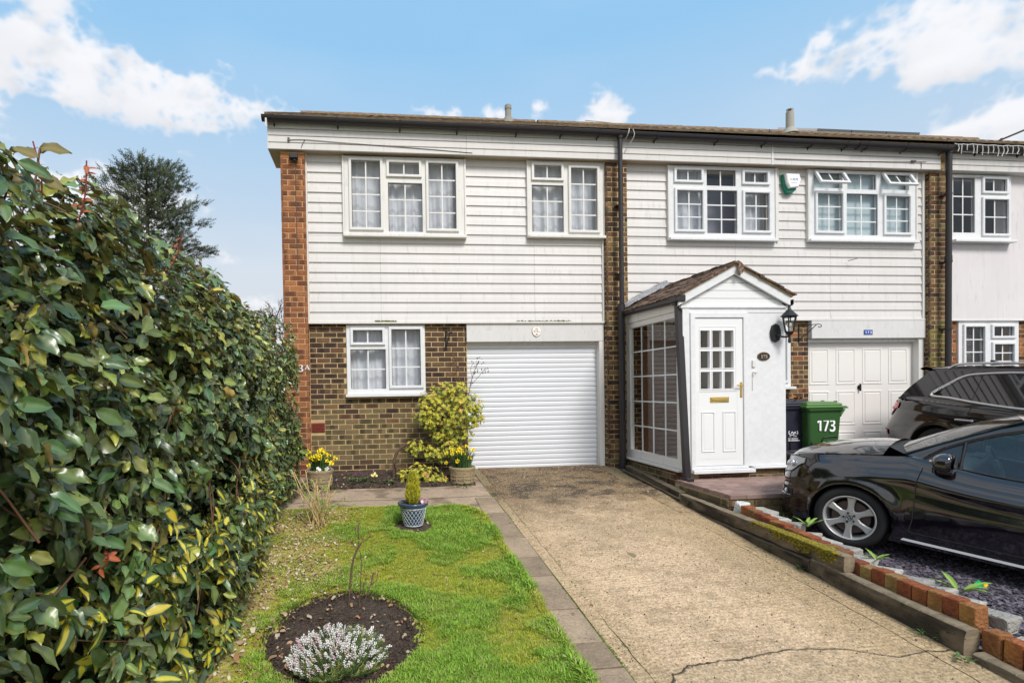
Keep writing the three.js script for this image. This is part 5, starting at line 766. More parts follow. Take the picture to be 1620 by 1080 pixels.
    const seal = []; for (let i = 0; i <= 30; i++) { const p = along(winTop, i / 30); seal.push([p[0], p[1], s * (zg(p[1]) + .004)]); } add(car, 'window_seal', M([tube(seal, .007, 40, 5), tube(Array.from({ length: 20 }, (_, i) => { const X = lerp(-.5, -2.6, i / 19); return [X, belt(X), s * (zg(belt(X)) + .006)]; }), .009, 30, 5), tube([[-.785, .99, s * (zg(.99) + .003)], [-.792, 1.25, s * (zg(1.25) + .003)]], .012, 6, 6), span(-1.76, -1.69, .97, 1.44, s > 0 ? .6 : -.66, s > 0 ? .66 : -.6)]), trim);
    // mirror
    const mr = sub(car, 'wing_mirror'); mr.position.set(-.7, 1.05, s * .89); mr.scale.setScalar(1.2);
    const shape = new THREE.SphereGeometry(1, 28, 18); { const p = shape.attributes.position; for (let i = 0; i < p.count; i++) { let x = p.getX(i), y = p.getY(i), z = p.getZ(i); const e = (q, k) => Math.sign(q) * Math.pow(Math.abs(q), k); x = e(x, .72); y = e(y, .75); z = e(z, .8); if (x < 0) x *= .55; p.setXYZ(i, x * .09 - .01, y * .078 * (1 - .22 * Math.max(0, x)) + .005, z * .115); } shape.computeVertexNormals(); }
    add(mr, 'mirror_shell', G(shape), paint); add(mr, 'mirror_glass', G(new THREE.CircleGeometry(1, 24).scale(.095, .06, 1).rotateY(-Math.PI / 2).translate(-.062, .004, 0)), MT.chrome); add(mr, 'mirror_arm', rbox(.09, .04, .14, .015, .0, -.075, -s * .07), trim); add(mr, 'indicator', rbox(.02, .014, .12, .006, .076, .01, s * .02), std({ color: lin(.7, .5, .3), roughness: .2 }));
    // headlight and fog light lying on the nose
    const onN = (t, v, o) => { const a = S(t, v), b = S(t + .01, v), c = S(t, v + .01), n = V(b[0] - a[0], b[1] - a[1], b[2] - a[2]).cross(V(c[0] - a[0], c[1] - a[1], c[2] - a[2])).normalize(); if (n.x * 1 + n.z * .4 < 0) n.negate(); return [a[0] + n.x * o, a[1] + n.y * o, s * (a[2] + n.z * o)]; };
    const hl = (u, v, o) => { const t = lerp(1.47, 1.83, u), lo = lerp(.86, .71, sstep(0, .45, u)) - .0 * u, hi = lerp(.945, .985, sstep(0, .6, u)); return onN(t, lerp(lo, hi, v), o); };
    const H = sub(car, 'headlight'); add(H, 'lens', smoothGrid(24, 10, (u, v) => hl(u, v, .012 * Math.sin(Math.PI * clamp(u * 1.02)) + .008)), lensGlass); add(H, 'reflector', smoothGrid(20, 8, (u, v) => hl(u, v, .003)), std({ color: lin(.5, .5, .52), metalness: .7, roughness: .3 })); for (const u of [.4, .74]) { const p = hl(u, .5, .006), q = hl(u, .5, .03); add(H, 'lamp', G(new THREE.SphereGeometry(.042, 16, 10).scale(.5, 1, 1).translate(...p)), MT.chrome); } add(H, 'bezel', tube(Array.from({ length: 40 }, (_, i) => { const a = i / 40 * 4, k = Math.floor(a), f = a - k; return hl(...[[f, 0], [1, f], [1 - f, 1], [0, 1 - f]][k], .006); }), .006, 80, 5, true), MT.dark);
    const fg = (u, v, o) => onN(lerp(1.56, 1.74, u), lerp(.3, .42, v), o); const F = sub(car, 'fog_light'); add(F, 'surround', smoothGrid(10, 6, (u, v) => fg(u, v, .004)), trim); add(F, 'lamp', G(new THREE.SphereGeometry(.035, 14, 10).scale(.5, 1, 1).translate(...fg(.5, .5, .01))), std({ color: lin(.75, .75, .75), metalness: .6, roughness: .2 })); add(F, 'trim_bar', tube([fg(.1, .12, .01), fg(.5, .05, .012), fg(.95, .12, .012)], .006, 10, 5), silver);
    wheel(car, 0, .31, s * (W - .11), s, .326, .238, 6, s * 0 + .03); wheel(car, -2.47, .31, s * (W - .11), s, .326, .238, 6);
    add(body, 'bumper_seam', ribbon(Array.from({ length: 8 }, (_, i) => { const t = lerp(1.36, 1.47, i / 7), v = lerp(.66, .86, i / 7); return onN(t, v, .002); }), .006, s * .004), MT.dark);
  }
  add(car, 'bonnet_seam', M([-1, 1].map((s) => tube(Array.from({ length: 18 }, (_, i) => { const t = 1 + .0 + i / 17 * .62, p = S(t, 1); return [p[0], p[1] + .012, s * p[2] * .965]; }), .004, 30, 5))), MT.dark);
  const ws = (u, v) => { const w = u * 2 - 1, X = lerp(cowlX(w) - .02, -1.15 + .1 * (1 - w * w), v), y = lerp(1.05 + .06 * (1 - w * w), 1.487 + .035 * (1 - w * w), v); return [X + .02 * Math.sin(v * Math.PI), y + .02 * Math.sin(v * Math.PI), w * lerp(.71, .585, v)]; };
  add(car, 'windscreen', smoothGrid(24, 12, ws), carGlass);
  add(car, 'cowl', smoothGrid(20, 3, (u, v) => { const w = u * 2 - 1; return [lerp(cowlX(w) + .16 * (1 - w * w) + .02, cowlX(w) - .04, v), lerp(1.05 + .06 * (1 - w * w), 1.03 + .06 * (1 - w * w), v) + .012, w * .72]; }), trim);
  add(car, 'wiper', M([tube([[-.36, 1.08, -.5], [-.42, 1.115, -.2], [-.37, 1.15, .12]], .011, 14, 5), tube([[-.34, 1.12, .0], [-.33, 1.14, .25], [-.38, 1.13, .5]], .011, 14, 5), tube([[-.34, 1.06, -.55], [-.39, 1.1, -.3]], .016, 6, 5)]), trim);
  add(car, 'windscreen_edge', M([-1, 1].map((s) => tube(frontEdge.map(([x, y]) => [x + .012, y + .004, s * (zg(y) - .012)]), .011, 20, 6))), trim);
  add(car, 'grille', smoothGrid(30, 5, (u, v) => { const w = u * 2 - 1, t = 2 - Math.abs(w) * .25, p = S(Math.min(1.999, t), lerp(.68, .8, v)); return [p[0] + .006, p[1], Math.sign(w || 1) * p[2]]; }), MT.black);
  // inside
  const seat = (x, z) => M([rbox(.5, .16, .46, .05, x, .52, z), rbox(.14, .6, .46, .06, x - .3, .82, z).applyMatrix4(new THREE.Matrix4().makeTranslation(0, 0, 0)), rbox(.09, .17, .25, .04, x - .36, 1.2, z), bar([x - .34, 1.1, z - .06], [x - .35, 1.18, z - .06], .008), bar([x - .34, 1.1, z + .06], [x - .35, 1.18, z + .06], .008)]);
  add(car, 'seat', seat(-1.2, -.36), cloth); add(car, 'seat', seat(-1.2, .36), cloth); add(car, 'rear_seat', M([rbox(.5, .16, 1.2, .05, -2.1, .52, 0), rbox(.14, .5, 1.2, .06, -2.4, .8, 0)]), cloth);
  add(car, 'dashboard', M([rbox(.38, .24, 1.36, .06, -.66, .9, 0), rbox(.1, .1, .36, .03, -.78, 1.0, .36)]), trim); add(car, 'steering_wheel', M([G(new THREE.TorusGeometry(.185, .018, 10, 36)), rbox(.14, .1, .04, .02), rbox(.35, .035, .02, .01), rbox(.035, .16, .02, .01, 0, -.09, 0)]).applyMatrix4(new THREE.Matrix4().makeRotationY(Math.PI / 2)).applyMatrix4(new THREE.Matrix4().makeRotationZ(-.4)).translate(-.92, .96, .36), trim);
  add(car, 'floor_pan', M([span(-2.9, -.35, .24, .28, -.7, .7), span(-.4, -.34, .28, .98, -.7, .7), span(-2.9, -2.5, .28, .9, -.7, .7)]), cloth); add(car, 'headlining', smoothGrid(6, 8, (u, v) => { const w = u * 2 - 1, X = lerp(-1.25, -2.9, v); return [X, roofY(X) - .03 + .03 * (1 - w * w), w * .54]; }), std({ color: lin(.4, .39, .37), roughness: 1 }));
}

// ---- the large black estate behind it, tail towards the garage
{
  const car = thing('parked_car', 'large black car with chrome window surround, rear towards the panelled garage door', 'car', [9.347, -.115, 1.189]); car.rotation.order = 'YZX'; car.rotation.y = -1.533; car.rotation.z = -.06;
  const XR = -1.1, XF = 3.62, W = .93;
  const plan = (t) => { if (t < 0) { const q = -t; return [lerp(-.1, XR, Math.pow(Math.sin(q * Math.PI / 2), .85)), W * Math.pow(Math.max(0, Math.cos(q * Math.PI / 2)), .46), q]; } if (t > 1) { const q = t - 1; return [lerp(2.7, XF, Math.pow(Math.sin(q * Math.PI / 2), .9)), W * Math.pow(Math.max(0, Math.cos(q * Math.PI / 2)), .5), q]; } return [lerp(-.1, 2.7, t), W, 0]; };
  const top = curve([[3.6, .86], [3.2, .98], [2.6, 1.05], [1.9, 1.09], [1.2, 1.06], [.6, 1.075], [.2, 1.09], [-.3, 1.12], [-1.03, 1.15]]), bot = () => .24;
  const tail = (v) => .0 + .40 * Math.pow(clamp((v - .42) / .58), 1.15) + .05 * sstep(.25, 0, v) - .03 * Math.exp(-Math.pow((v - .36) / .07, 2));
  const prof = (v) => 1 - .06 * Math.pow(1 - v, 3) - (v > .84 ? .07 * Math.pow((v - .84) / .16, 2) : 0) + .014 * Math.exp(-Math.pow((v - .8) / .03, 2)) - .016 * Math.exp(-Math.pow((v - .66) / .09, 2)) - .01 * Math.exp(-Math.pow((v - .2) / .05, 2));
  const S = (t, v) => { const [X0, Z0, q] = plan(t), X = X0 + (t < 0 ? tail(v) * Math.pow(q, 1.6) : t > 1 ? -.2 * sstep(.5, 1, v) * Math.pow(q, 2) : 0), y = lerp(bot(), top(X0), v); const bulge = .018 * Math.exp(-Math.pow((Math.hypot(X0, y - .36) - .42) / .06, 2)) * (t >= -.4 ? 1 : 0); return [X, y, Z0 * prof(v) + bulge]; };
  const st = []; for (let i = 0; i <= 40; i++) st.push(-1 + i / 40); for (let i = 1; i <= 40; i++) st.push(i / 40); for (let i = 1; i <= 14; i++) st.push(1 + i / 14);
  const arches = [[-.02, .36, .39], [2.81, .36, .39]], parts = [-1, 1].map((s) => bodySide(st, 46, S, arches, s));
  const zg = (y) => lerp(.865, .63, clamp((y - 1.08) / .52)), roofY = curve([[2.2, 1.1], [1.9, 1.3], [1.5, 1.55], [1.1, 1.645], [.6, 1.66], [0, 1.638], [-.4, 1.575]]);
  const rearX = curve([[1.62, -.38], [1.5, -.42], [1.39, -.5], [1.25, -.6], [1.12, -.66], [1.05, -.68]].map(([a, b]) => [a, b]));
  for (const s of [-1, 1]) parts.push(smoothGrid(60, 16, (u, v) => { const X0 = lerp(0, 1, u), yt = roofY(lerp(-.4, 1.9, X0)) - .015, X = lerp(-.68, 2.2, X0), yb = top(X) - .02, y = lerp(yb, yt, v), xr = lerp(rearX(y), lerp(2.2, 1.5, v), X0); return [xr, y, s * (zg(y) + (v === 0 ? .03 : 0))]; }));
  parts.push(smoothGrid(20, 30, (u, v) => { const X = lerp(-.42, 1.55, v), w = u * 2 - 1, y = roofY(X) - .018; return [X, y + .035 * (1 - w * w), w * zg(y)]; }));
  parts.push(smoothGrid(20, 14, (u, v) => { const w = u * 2 - 1, y = lerp(1.1, 1.57, v); return [rearX(y) - .07 * (1 - w * w), y, w * zg(y)]; }));
  parts.push(smoothGrid(20, 8, (u, v) => { const w = u * 2 - 1, X = lerp(3.5, 1.9, v), p = [X, top(X), .86 - .25 * Math.pow(clamp((X - 2.6) / 1), 2)]; return [X, p[1] + .06 * (1 - w * w), w * p[2]]; }));
  const body = add(car, 'body', M(parts), paintAudi);
  add(body, 'wheel_arch_liner', M(arches.flatMap(([x, y, r]) => [-1, 1].flatMap((s) => [smoothGrid(30, 3, (u, v) => { const a = lerp(-.35, Math.PI + .35, u); return [x + r * Math.cos(a), y + r * Math.sin(a), s * lerp(W - .01, W - .36, v)]; }), G(new THREE.CircleGeometry(r, 30).translate(x, y, s * (W - .36)))]))), trim);
  add(body, 'underbody', span(-.85, 3.4, .22, .3, -.75, .75), trim);
  add(body, 'windscreen', smoothGrid(10, 6, (u, v) => { const w = u * 2 - 1, y = lerp(1.1, 1.6, v); return [lerp(2.2, 1.5, v), y + .02, w * zg(y)]; }), darkGlass);
  add(car, 'spoiler', smoothGrid(20, 6, (u, v) => { const w = u * 2 - 1, a = v * Math.PI * 2; return [-.36 - .09 * (1 - .3 * w * w) + Math.cos(a) * .1, 1.59 + Math.sin(a) * .026 + .018 * (1 - w * w), w * .66]; }), paintAudi);
  add(car, 'roof_fin', plate([[0, 0], [.16, 0], [.05, .055], [.0, .06]], [], .03, .008).translate(-.03, 1.665, -.015), paintAudi);
  for (const s of [-1, 1]) {
    const chromePts = [[-.2, 1.198], [-.03, 1.362], [.15, 1.49], [.4, 1.535], [.85, 1.558], [1.3, 1.53], [1.62, 1.4], [1.95, 1.14], [1.5, 1.09], [.96, 1.085], [.45, 1.122], [.1, 1.165]], ring = chromePts.map(([x, y]) => [x, y, s * (zg(y) + .008)]);
    add(car, 'window_surround', tube(ring, .021, 120, 7, true), silver);
    const up = chromePts.slice(0, 8), dn = [chromePts[0], chromePts[11], chromePts[10], chromePts[9], chromePts[8], chromePts[7]], at = (a, X) => { for (let i = 0; i < a.length - 1; i++) if (X >= a[i][0] && X <= a[i + 1][0]) return lerp(a[i][1], a[i + 1][1], (X - a[i][0]) / (a[i + 1][0] - a[i][0])); return a[a.length - 1][1]; };
    for (const [a, b, n] of [[-.2, .36, 'rear_quarter_window'], [.385, 1.18, 'side_window'], [1.21, 1.95, 'side_window']]) add(car, n, smoothGrid(16, 8, (u, v) => { const X = lerp(a, b, u), y = lerp(at(dn, X), at(up, X), v); return [X, y, s * (zg(y) + .004)]; }), darkGlass);
    const onB = (t, v, o) => { const p = S(t, v); return [p[0] - o * .5, p[1], s * (p[2] + o * .9)]; };
    const tl = add(car, 'tail_light', smoothGrid(16, 10, (u, v) => { const t = lerp(-.36, -.9, u), lo = lerp(.8, .63, sstep(0, .5, u)), hi = lerp(.9, .93, u); return onB(t, lerp(lo, hi, v), .016); }), red, null, 'wraparound red tail light');
    add(tl, 'light_bar', smoothGrid(10, 3, (u, v) => onB(lerp(-.45, -.8, u), lerp(.765, .795, v), .022)), std({ color: lin(.7, .25, .22), roughness: .2 }));
    add(car, 'reflector', smoothGrid(8, 3, (u, v) => onB(lerp(-.52, -.85, u), lerp(.27, .37, v), .016)), red);
    add(car, 'roof_rail', M([tube([[-.12, 1.60, s * .632], [.05, 1.668, s * .628], [.6, 1.688, s * .622], [1.1, 1.672, s * .618], [1.35, 1.61, s * .63]], .017, 40, 8)]), silver);
    const sd = (X, Y) => { const t = clamp((X + .1) / 2.8, 0, 1), v = (Y - bot()) / (top(X) - bot()); return [X, Y, s * S(t, v)[2]]; };
    const dr = sub(car, 'rear_door'); add(dr, 'shut_line', M([ribbon(Array.from({ length: 14 }, (_, i) => { const y = lerp(.5, 1.08, i / 13), x = .40 - .12 * sstep(.75, .5, y); return sd(x, y); }), .008, s * .004), ribbon(Array.from({ length: 14 }, (_, i) => sd(1.2, lerp(.4, 1.06, i / 13))), .008, s * .004), ribbon(Array.from({ length: 14 }, (_, i) => sd(lerp(.28, 1.2, i / 13), .4)), .008, s * .004)]), MT.dark);
    add(dr, 'handle', M([rbox(.24, .03, .03, .012, .36, .868, s * (W + .012))]), silver); add(dr, 'handle_recess', G(new THREE.SphereGeometry(.06, 14, 8).scale(1.4, .6, .12).translate(.34, .86, s * (W - .006))), trim);
    wheel(car, 0, .36, s * (W - .13), s, .355, .24, 10); wheel(car, 2.81, .36, s * (W - .13), s, .355, .24, 10);
    add(car, 'shoulder_seam', ribbon(Array.from({ length: 12 }, (_, i) => { const t = -.6 + .02 * i; const p = S(t, .93 - .0 * i); return [p[0], p[1], s * p[2]]; }), .006, s * .004), MT.dark);
  }
  add(car, 'number_plate_panel', rbox(.02, .12, .52, .005, -1.01, .62, 0), MT.pvc);
}
// ---------------------------------------------------------------- kerb between the two plots: sleepers, bricks on end, pale stones
{
  const sleeperTex = tex(512, 256, (u, v) => { const n = fbm(u * 8, v * 40, 5, 4, 8), k = .1 + .14 * n + .06 * fbm(u * 30, v * 30, 3, 6, 30); const cr = sstep(.012, 0, Math.abs(fbm(u * 4, v * 12, 4, 41, 4) - .5)); return [k * lerp(1.05, .3, cr), k * lerp(.86, .25, cr), k * lerp(.62, .2, cr)]; }, { rep: 1.2 });
  const slp = std({ vertexColors: true, color: lin(.8, .78, .74), map: sleeperTex, bumpMap: sleeperTex, bumpScale: .03, roughness: 1 }), slpDark = std({ vertexColors: true, color: lin(.42, .4, .36), map: sleeperTex, bumpMap: sleeperTex, bumpScale: .03, roughness: 1 });
  const mossTex = tex(256, 256, (u, v) => { const n = fbm(u * 20, v * 20, 4, 3, 20); return [.16 + .14 * n, .13 + .1 * n, .012]; }, { rep: 2 }), moss = std({ map: mossTex, bumpMap: mossTex, bumpScale: .05, roughness: 1 });
  // a worn timber from z0 to z1, its top following y0 .. y1
  const timber = (label, x, w, z0, z1, y0, y1, h, mat, group) => {
    const L = z1 - z0, g = new THREE.BoxGeometry(w, h, L, 6, 5, Math.max(8, Math.round(L * 30))), p = g.attributes.position, s = Math.round(x * 100 + z0 * 37);
    for (let i = 0; i < p.count; i++) { const px = p.getX(i), py = p.getY(i), pz = p.getZ(i), n = (fbm((pz + s) * 6, px * 20 + py * 20, 3, s) - .5), e = Math.pow(Math.abs(px / (w / 2)), 6) * Math.pow(Math.abs(py / (h / 2)), 6); p.setXYZ(i, px * (1 - .1 * e) + n * .012, py * (1 - .1 * e) + n * .014, pz + n * .01); }
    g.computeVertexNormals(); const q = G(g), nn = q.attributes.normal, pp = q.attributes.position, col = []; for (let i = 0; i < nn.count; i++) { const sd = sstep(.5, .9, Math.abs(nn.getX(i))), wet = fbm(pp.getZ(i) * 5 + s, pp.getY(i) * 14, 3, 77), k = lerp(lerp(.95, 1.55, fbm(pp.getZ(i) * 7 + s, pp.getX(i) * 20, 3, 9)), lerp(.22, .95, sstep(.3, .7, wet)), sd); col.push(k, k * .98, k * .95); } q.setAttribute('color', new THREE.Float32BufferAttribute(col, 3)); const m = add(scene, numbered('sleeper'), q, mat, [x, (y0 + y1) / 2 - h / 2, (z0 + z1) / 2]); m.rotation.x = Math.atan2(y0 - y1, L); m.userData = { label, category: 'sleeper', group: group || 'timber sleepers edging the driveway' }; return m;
  };
  timber('upper dark timber sleeper lying against the glazed side of the porch', 3.93, .11, .5, 1.98, .075, -.07, .11, slpDark);
  timber('lower dark timber sleeper at ground level beside the porch plinth', 3.9, .1, .45, 2.0, .005, -.14, .16, slpDark);
  const mossy = timber('grey timber sleeper with bright moss on its near end, beside the brick row', 3.885, .1, 2.06, 4.44, -.075, -.137, .135, slp);
  timber('weathered low sleeper stepping down below the mossy one', 3.86, .1, 2.1, 4.1, -.215, -.272, .15, slpDark);
  timber('long grey sleeper nearest the middle of the brick row, with broken pale end', 3.875, .11, 4.1, 5.36, -.255, -.335, .24, slp);
  timber('lowest grey sleeper at the right picture edge', 3.87, .11, 5.4, 7.4, -.46, -.6, .24, slp);
  { const r = rngOf(17), g = new THREE.IcosahedronGeometry(1, 0), list = [], cols = [], q = new THREE.Quaternion(); for (let i = 0; i < 3400; i++) { const z = rr(.1, 1.17, r), top = r() < .6, x = top ? rr(-.052, .05, r) : -.051, y = top ? .067 : .067 - Math.pow(r(), 1.6) * .1, k = N4(z * 5 + 3, y * 12 + x * 9, 4) + .22 * sstep(.1, .7, z) - .2 - .25 * sstep(1.0, 1.17, z) - (top ? 0 : .08 + (.067 - y) * 1.6); if (k < .36) continue; const s = rr(.005, .013, r), b = rr(.6, 1.3, r); list.push(mtx(V(x, y, z), q, V(s, s * .7, s))); cols.push(r() < .55 ? lin(.26 * b, .2 * b, .015 * b) : lin(.14 * b, .125 * b, .015 * b)); } const mm = instances(g, std({ roughness: 1 }), list, cols); mm.name = 'moss'; mm.userData = { kind: 'stuff', label: 'bright yellow green moss' }; mossy.add(mm); }
  // bricks standing on end, each group a step lower
  const edge = thing('brick_edging', 'row of red bricks standing on end along the neighbour\'s chippings', 'brick edging', [0, 0, 0]), r = rngOf(19);
  const eMat = (c) => std({ color: lin(...c), vertexColors: true, map: mottle, bumpMap: grainBump, bumpScale: .012, roughness: .95 }), mottle = tex(256, 256, (u, v) => { const n = fbm(u * 9, v * 9, 5, 3, 9), k = .55 + .65 * n; return [k, k * (.92 + .1 * n), k * (.8 + .25 * n)]; }, { rep: 4 }), bm = [[.27, .078, .03], [.32, .1, .036], [.22, .06, .028], [.29, .12, .042]].map(eMat), face = [[.24, .12, .045], [.22, .08, .035], [.27, .15, .06]].map(eMat);
  const bg = [0, 1, 2].map((i) => { const g = new RoundedBoxGeometry(.105, .22, .106, 2, .012), p = g.attributes.position; for (let k = 0; k < p.count; k++) { const n = .01 * (fbm(p.getX(k) * 30 + i * 7, p.getY(k) * 30 + p.getZ(k) * 30, 3, i) - .5); p.setXYZ(k, p.getX(k) + n, p.getY(k) + n, p.getZ(k) + n * .4); } g.computeVertexNormals(); const q = G(g), u = q.attributes.uv, nn = q.attributes.normal, pp = q.attributes.position, col = []; for (let k = 0; k < u.count; k++) { u.setXY(k, u.getX(k) + i * .31, u.getY(k) + i * .17); const d = sstep(.45, .8, -nn.getX(k)) * (i === 1 ? .35 : 1), m = sstep(.35, .62, fbm(pp.getY(k) * 22 + i * 5, pp.getZ(k) * 22, 3, i + 40)) * d; col.push(lerp(1, 1.3, m), lerp(1, 1.75, m), lerp(1, 1.3, m)); } q.setAttribute('color', new THREE.Float32BufferAttribute(col, 3)); return q; });
  for (const [za, zb, ya, yb, n] of [[3.05, 4.33, -.012, -.142, 12], [4.37, 5.34, -.185, -.205, 9], [5.37, 7.4, -.325, -.5, 18]]) for (let i = 0; i < n; i++) { const t = (i + .5) / n, z = lerp(za, zb, t), y = lerp(ya, yb, t); const m = add(edge, 'brick', bg[(r() * 3) | 0], r() < .8 ? pick(bm, r) : pick(face, r), [3.985 + rr(-.006, .006, r), y - .11 + rr(-.007, .007, r), z]); m.rotation.set(rr(-.04, .04, r), rr(-.05, .05, r), rr(-.05, .05, r)); }
  // pale concrete lumps behind them
  const row = thing('stone_row', 'row of pale rough stones behind the standing bricks', 'stone edging', [0, 0, 0]), sm_ = [.4, .46, .33].map((k) => std({ color: lin(k, k * .95, k * .86), map: grainTex, bumpMap: grainBump, bumpScale: .012, roughness: 1 }));
  const sg = [0, 1, 2, 3].map((i) => { const g = new RoundedBoxGeometry(.15, .13, .2, 5, .02), p = g.attributes.position; for (let k = 0; k < p.count; k++) { const n = .09 * (fbm(p.getX(k) * 16 + i * 9, p.getY(k) * 16 + p.getZ(k) * 16, 4, i + 4) - .5); p.setXYZ(k, p.getX(k) + n, p.getY(k) + n * .6, p.getZ(k) + n); } g.computeVertexNormals(); return G(g); });
  for (let i = 0; i < 22; i++) { const z = 3.15 + i * .196, y = z < 4.35 ? lerp(-.03, -.16, (z - 3.05) / 1.3) : z < 5.36 ? lerp(-.2, -.23, (z - 4.37)) : lerp(-.35, -.52, (z - 5.37) / 2); const m = add(row, 'stone', sg[i % 4], sm_[i % 3], [4.13 + rr(-.015, .015, r), y - .085 + rr(-.015, .015, r), z]); m.rotation.set(rr(-.1, .1, r), rr(-.2, .2, r), rr(-.12, .12, r)); m.scale.setScalar(rr(.85, 1.12, r)); }
  const st = thing('stone_block', 'rough white stone block at the corner of the paved step', 'stone', [4.03, -.11, 2.93], .4); add(st, 'stone', (() => { const g = new RoundedBoxGeometry(.13, .2, .13, 4, .03), p = g.attributes.position; for (let k = 0; k < p.count; k++) { const n = .06 * (fbm(p.getX(k) * 18, p.getY(k) * 18 + p.getZ(k) * 15, 3, 4) - .5); p.setXYZ(k, p.getX(k) + n, p.getY(k) + n, p.getZ(k) + n); } g.computeVertexNormals(); return G(g); })(), std({ color: lin(.6, .59, .57), bumpMap: grainBump, bumpScale: .012, roughness: 1 }));
}

// ---------------------------------------------------------------- wheelie bins
{
  const bin = (name, label, pos, turn, c, c2) => {
    const t = thing(name, label, 'wheelie bin', pos, turn), m = std({ color: c, roughness: .42, bumpMap: grainBump, bumpScale: .001 }), m2 = std({ color: c2, roughness: .36 });
    const sec = (w, d, y) => { const p = [], k = .05; for (const [sx, sz] of [[1, 1], [-1, 1], [-1, -1], [1, -1]]) for (let i = 0; i <= 5; i++) { const a = (Math.atan2(sz, sx) - Math.PI / 4) + i / 5 * Math.PI / 2; p.push([sx * (w / 2 - k) + Math.cos(a) * k, y, sz * (d / 2 - k) + Math.sin(a) * k]); } return p; };
    const lv = [sec(.44, .44, .06), sec(.46, .46, .1), sec(.5, .52, .55), sec(.54, .57, .92), sec(.545, .58, .96), sec(.6, .62, .965), sec(.6, .62, 1.0)], n = lv[0].length;
    add(t, 'body', G(grid(n, lv.length - 1, (u, v) => lv[Math.round(v * (lv.length - 1))][Math.round(u * n) % n]), true), m);
    const lid = add(t, 'lid', M([rbox(.66, .035, .63, .015, .01, 1.022, 0), rbox(.58, .05, .56, .024, -.0, 1.055, 0, 3), rbox(.5, .03, .48, .014, -.02, 1.085, 0, 3), rbox(.1, .022, .5, .008, .35, 1.01, 0), rbox(.2, .04, .12, .012, -.33, 1.06, .0)]), m2);
    add(t, 'hinge', M([rbox(.05, .06, .03, .006, .25, 1.08, -.16), rbox(.05, .06, .03, .006, .25, 1.08, .16)]), MT.black);
    add(t, 'handle_bracket', M([plate([[0, 0], [.1, .0], [.02, -.12]], [], .03, .004).translate(.27, .99, .2), plate([[0, 0], [.1, .0], [.02, -.12]], [], .03, .004).translate(.27, .99, -.23)]), m2);
    add(t, 'embossed_arch', M([tube([[-.2, .3, .252], [-.2, .5, .265], [-.17, .56, .272], [-.05, .58, .275], [.05, .58, .275]].map(([x, y, z]) => [x + .16, y, z]), .008, 20, 5), tube([[-.205, .3, .25], [-.205, .5, .262]], .007, 6, 5)]), MT.black);
    for (const s of [-1, 1]) add(t, 'wheel', M([G(new THREE.CylinderGeometry(.1, .1, .05, 22).rotateX(Math.PI / 2).translate(.2, .1, s * .24))]), MT.rubber);
    return t;
  };
  const g = bin('wheelie_bin', 'green wheelie bin with white number 173 before the panelled garage door', [6.77, HY(.85), .85], -.16, lin(.028, .095, .02), lin(.085, .2, .05));
  add(g, 'number', faceUV(new THREE.PlaneGeometry(.37, .29), .37, .29), (() => { const m = canvasMat(256, 200, (c, w, h) => { c.clearRect(0, 0, w, h); c.fillStyle = '#f4f4f2'; c.font = 'bold 150px sans-serif'; c.textAlign = 'center'; c.textBaseline = 'middle'; c.save(); c.translate(w / 2, h / 2 + 6); c.scale(.86, 1.15); c.rotate(.05); c.fillText('173', 0, 0); c.restore(); }); m.alphaTest = .5; return m; })(), [.02, .755, .281]).rotation.x = -.045;
  g.scale.set(.9, 1, .9);
  const b = bin('wheelie_bin', 'dark navy wheelie bin half hidden behind the porch, dead leaves on its lid', [6.42, HY(.62), .62], -.1, lin(.016, .017, .032), lin(.022, .022, .036));
  add(b, 'recycling_print', faceUV(new THREE.PlaneGeometry(.26, .26), .26, .26), (() => { const m = canvasMat(256, 256, (c, w, h) => { c.clearRect(0, 0, w, h); c.fillStyle = c.strokeStyle = '#e8e8ee'; c.lineWidth = 10; c.beginPath(); c.roundRect(60, 40, 136, 64, 30); c.stroke(); c.beginPath(); c.moveTo(92, 84); c.lineTo(112, 58); c.lineTo(134, 88); c.lineTo(154, 60); c.lineTo(170, 84); c.stroke(); c.fillRect(70, 124, 110, 8); c.fillRect(46, 156, 150, 11); c.fillRect(46, 184, 176, 13); }); m.alphaTest = .5; return m; })(), [.0, .55, .268]).rotation.x = -.03;
  const lf = thing('leaf_litter', 'brown dead leaves lying on the navy bin lid', 'dead leaves', [6.42, HY(.62) + 1.1, .62]), r = rngOf(5);
  for (let i = 0; i < 26; i++) { const m = add(lf, 'dead_leaf', (() => { const g = new THREE.PlaneGeometry(.09, .055, 4, 2), p = g.attributes.position; for (let k = 0; k < p.count; k++) p.setZ(k, .012 * Math.sin(p.getX(k) * 60) + .01 * r()); g.computeVertexNormals(); return G(g); })(), std({ color: lin(rr(.12, .3, r), rr(.06, .14, r), .035), roughness: 1, side: THREE.DoubleSide }), [rr(-.25, .28, r), rr(.005, .045, r), rr(-.25, .25, r)]); m.rotation.set(-1.57 + rr(-.5, .5, r), rr(-.4, .4, r), r() * 6); }
  const bx = thing('recycling_box', 'black plastic recycling box in front of the bins beside the porch', 'recycling box', [6.2, HY(1.25), 1.25], .1); add(bx, 'box', M([rbox(.5, .34, .4, .03, 0, .18, 0, 3), rbox(.56, .03, .46, .012, 0, .35, 0)]), trim); add(bx, 'lid', M([rbox(.54, .05, .44, .02, 0, .39, 0, 3), rbox(.3, .03, .2, .012, 0, .42, 0)]), std({ color: lin(.06, .06, .065), roughness: .4 }));
}
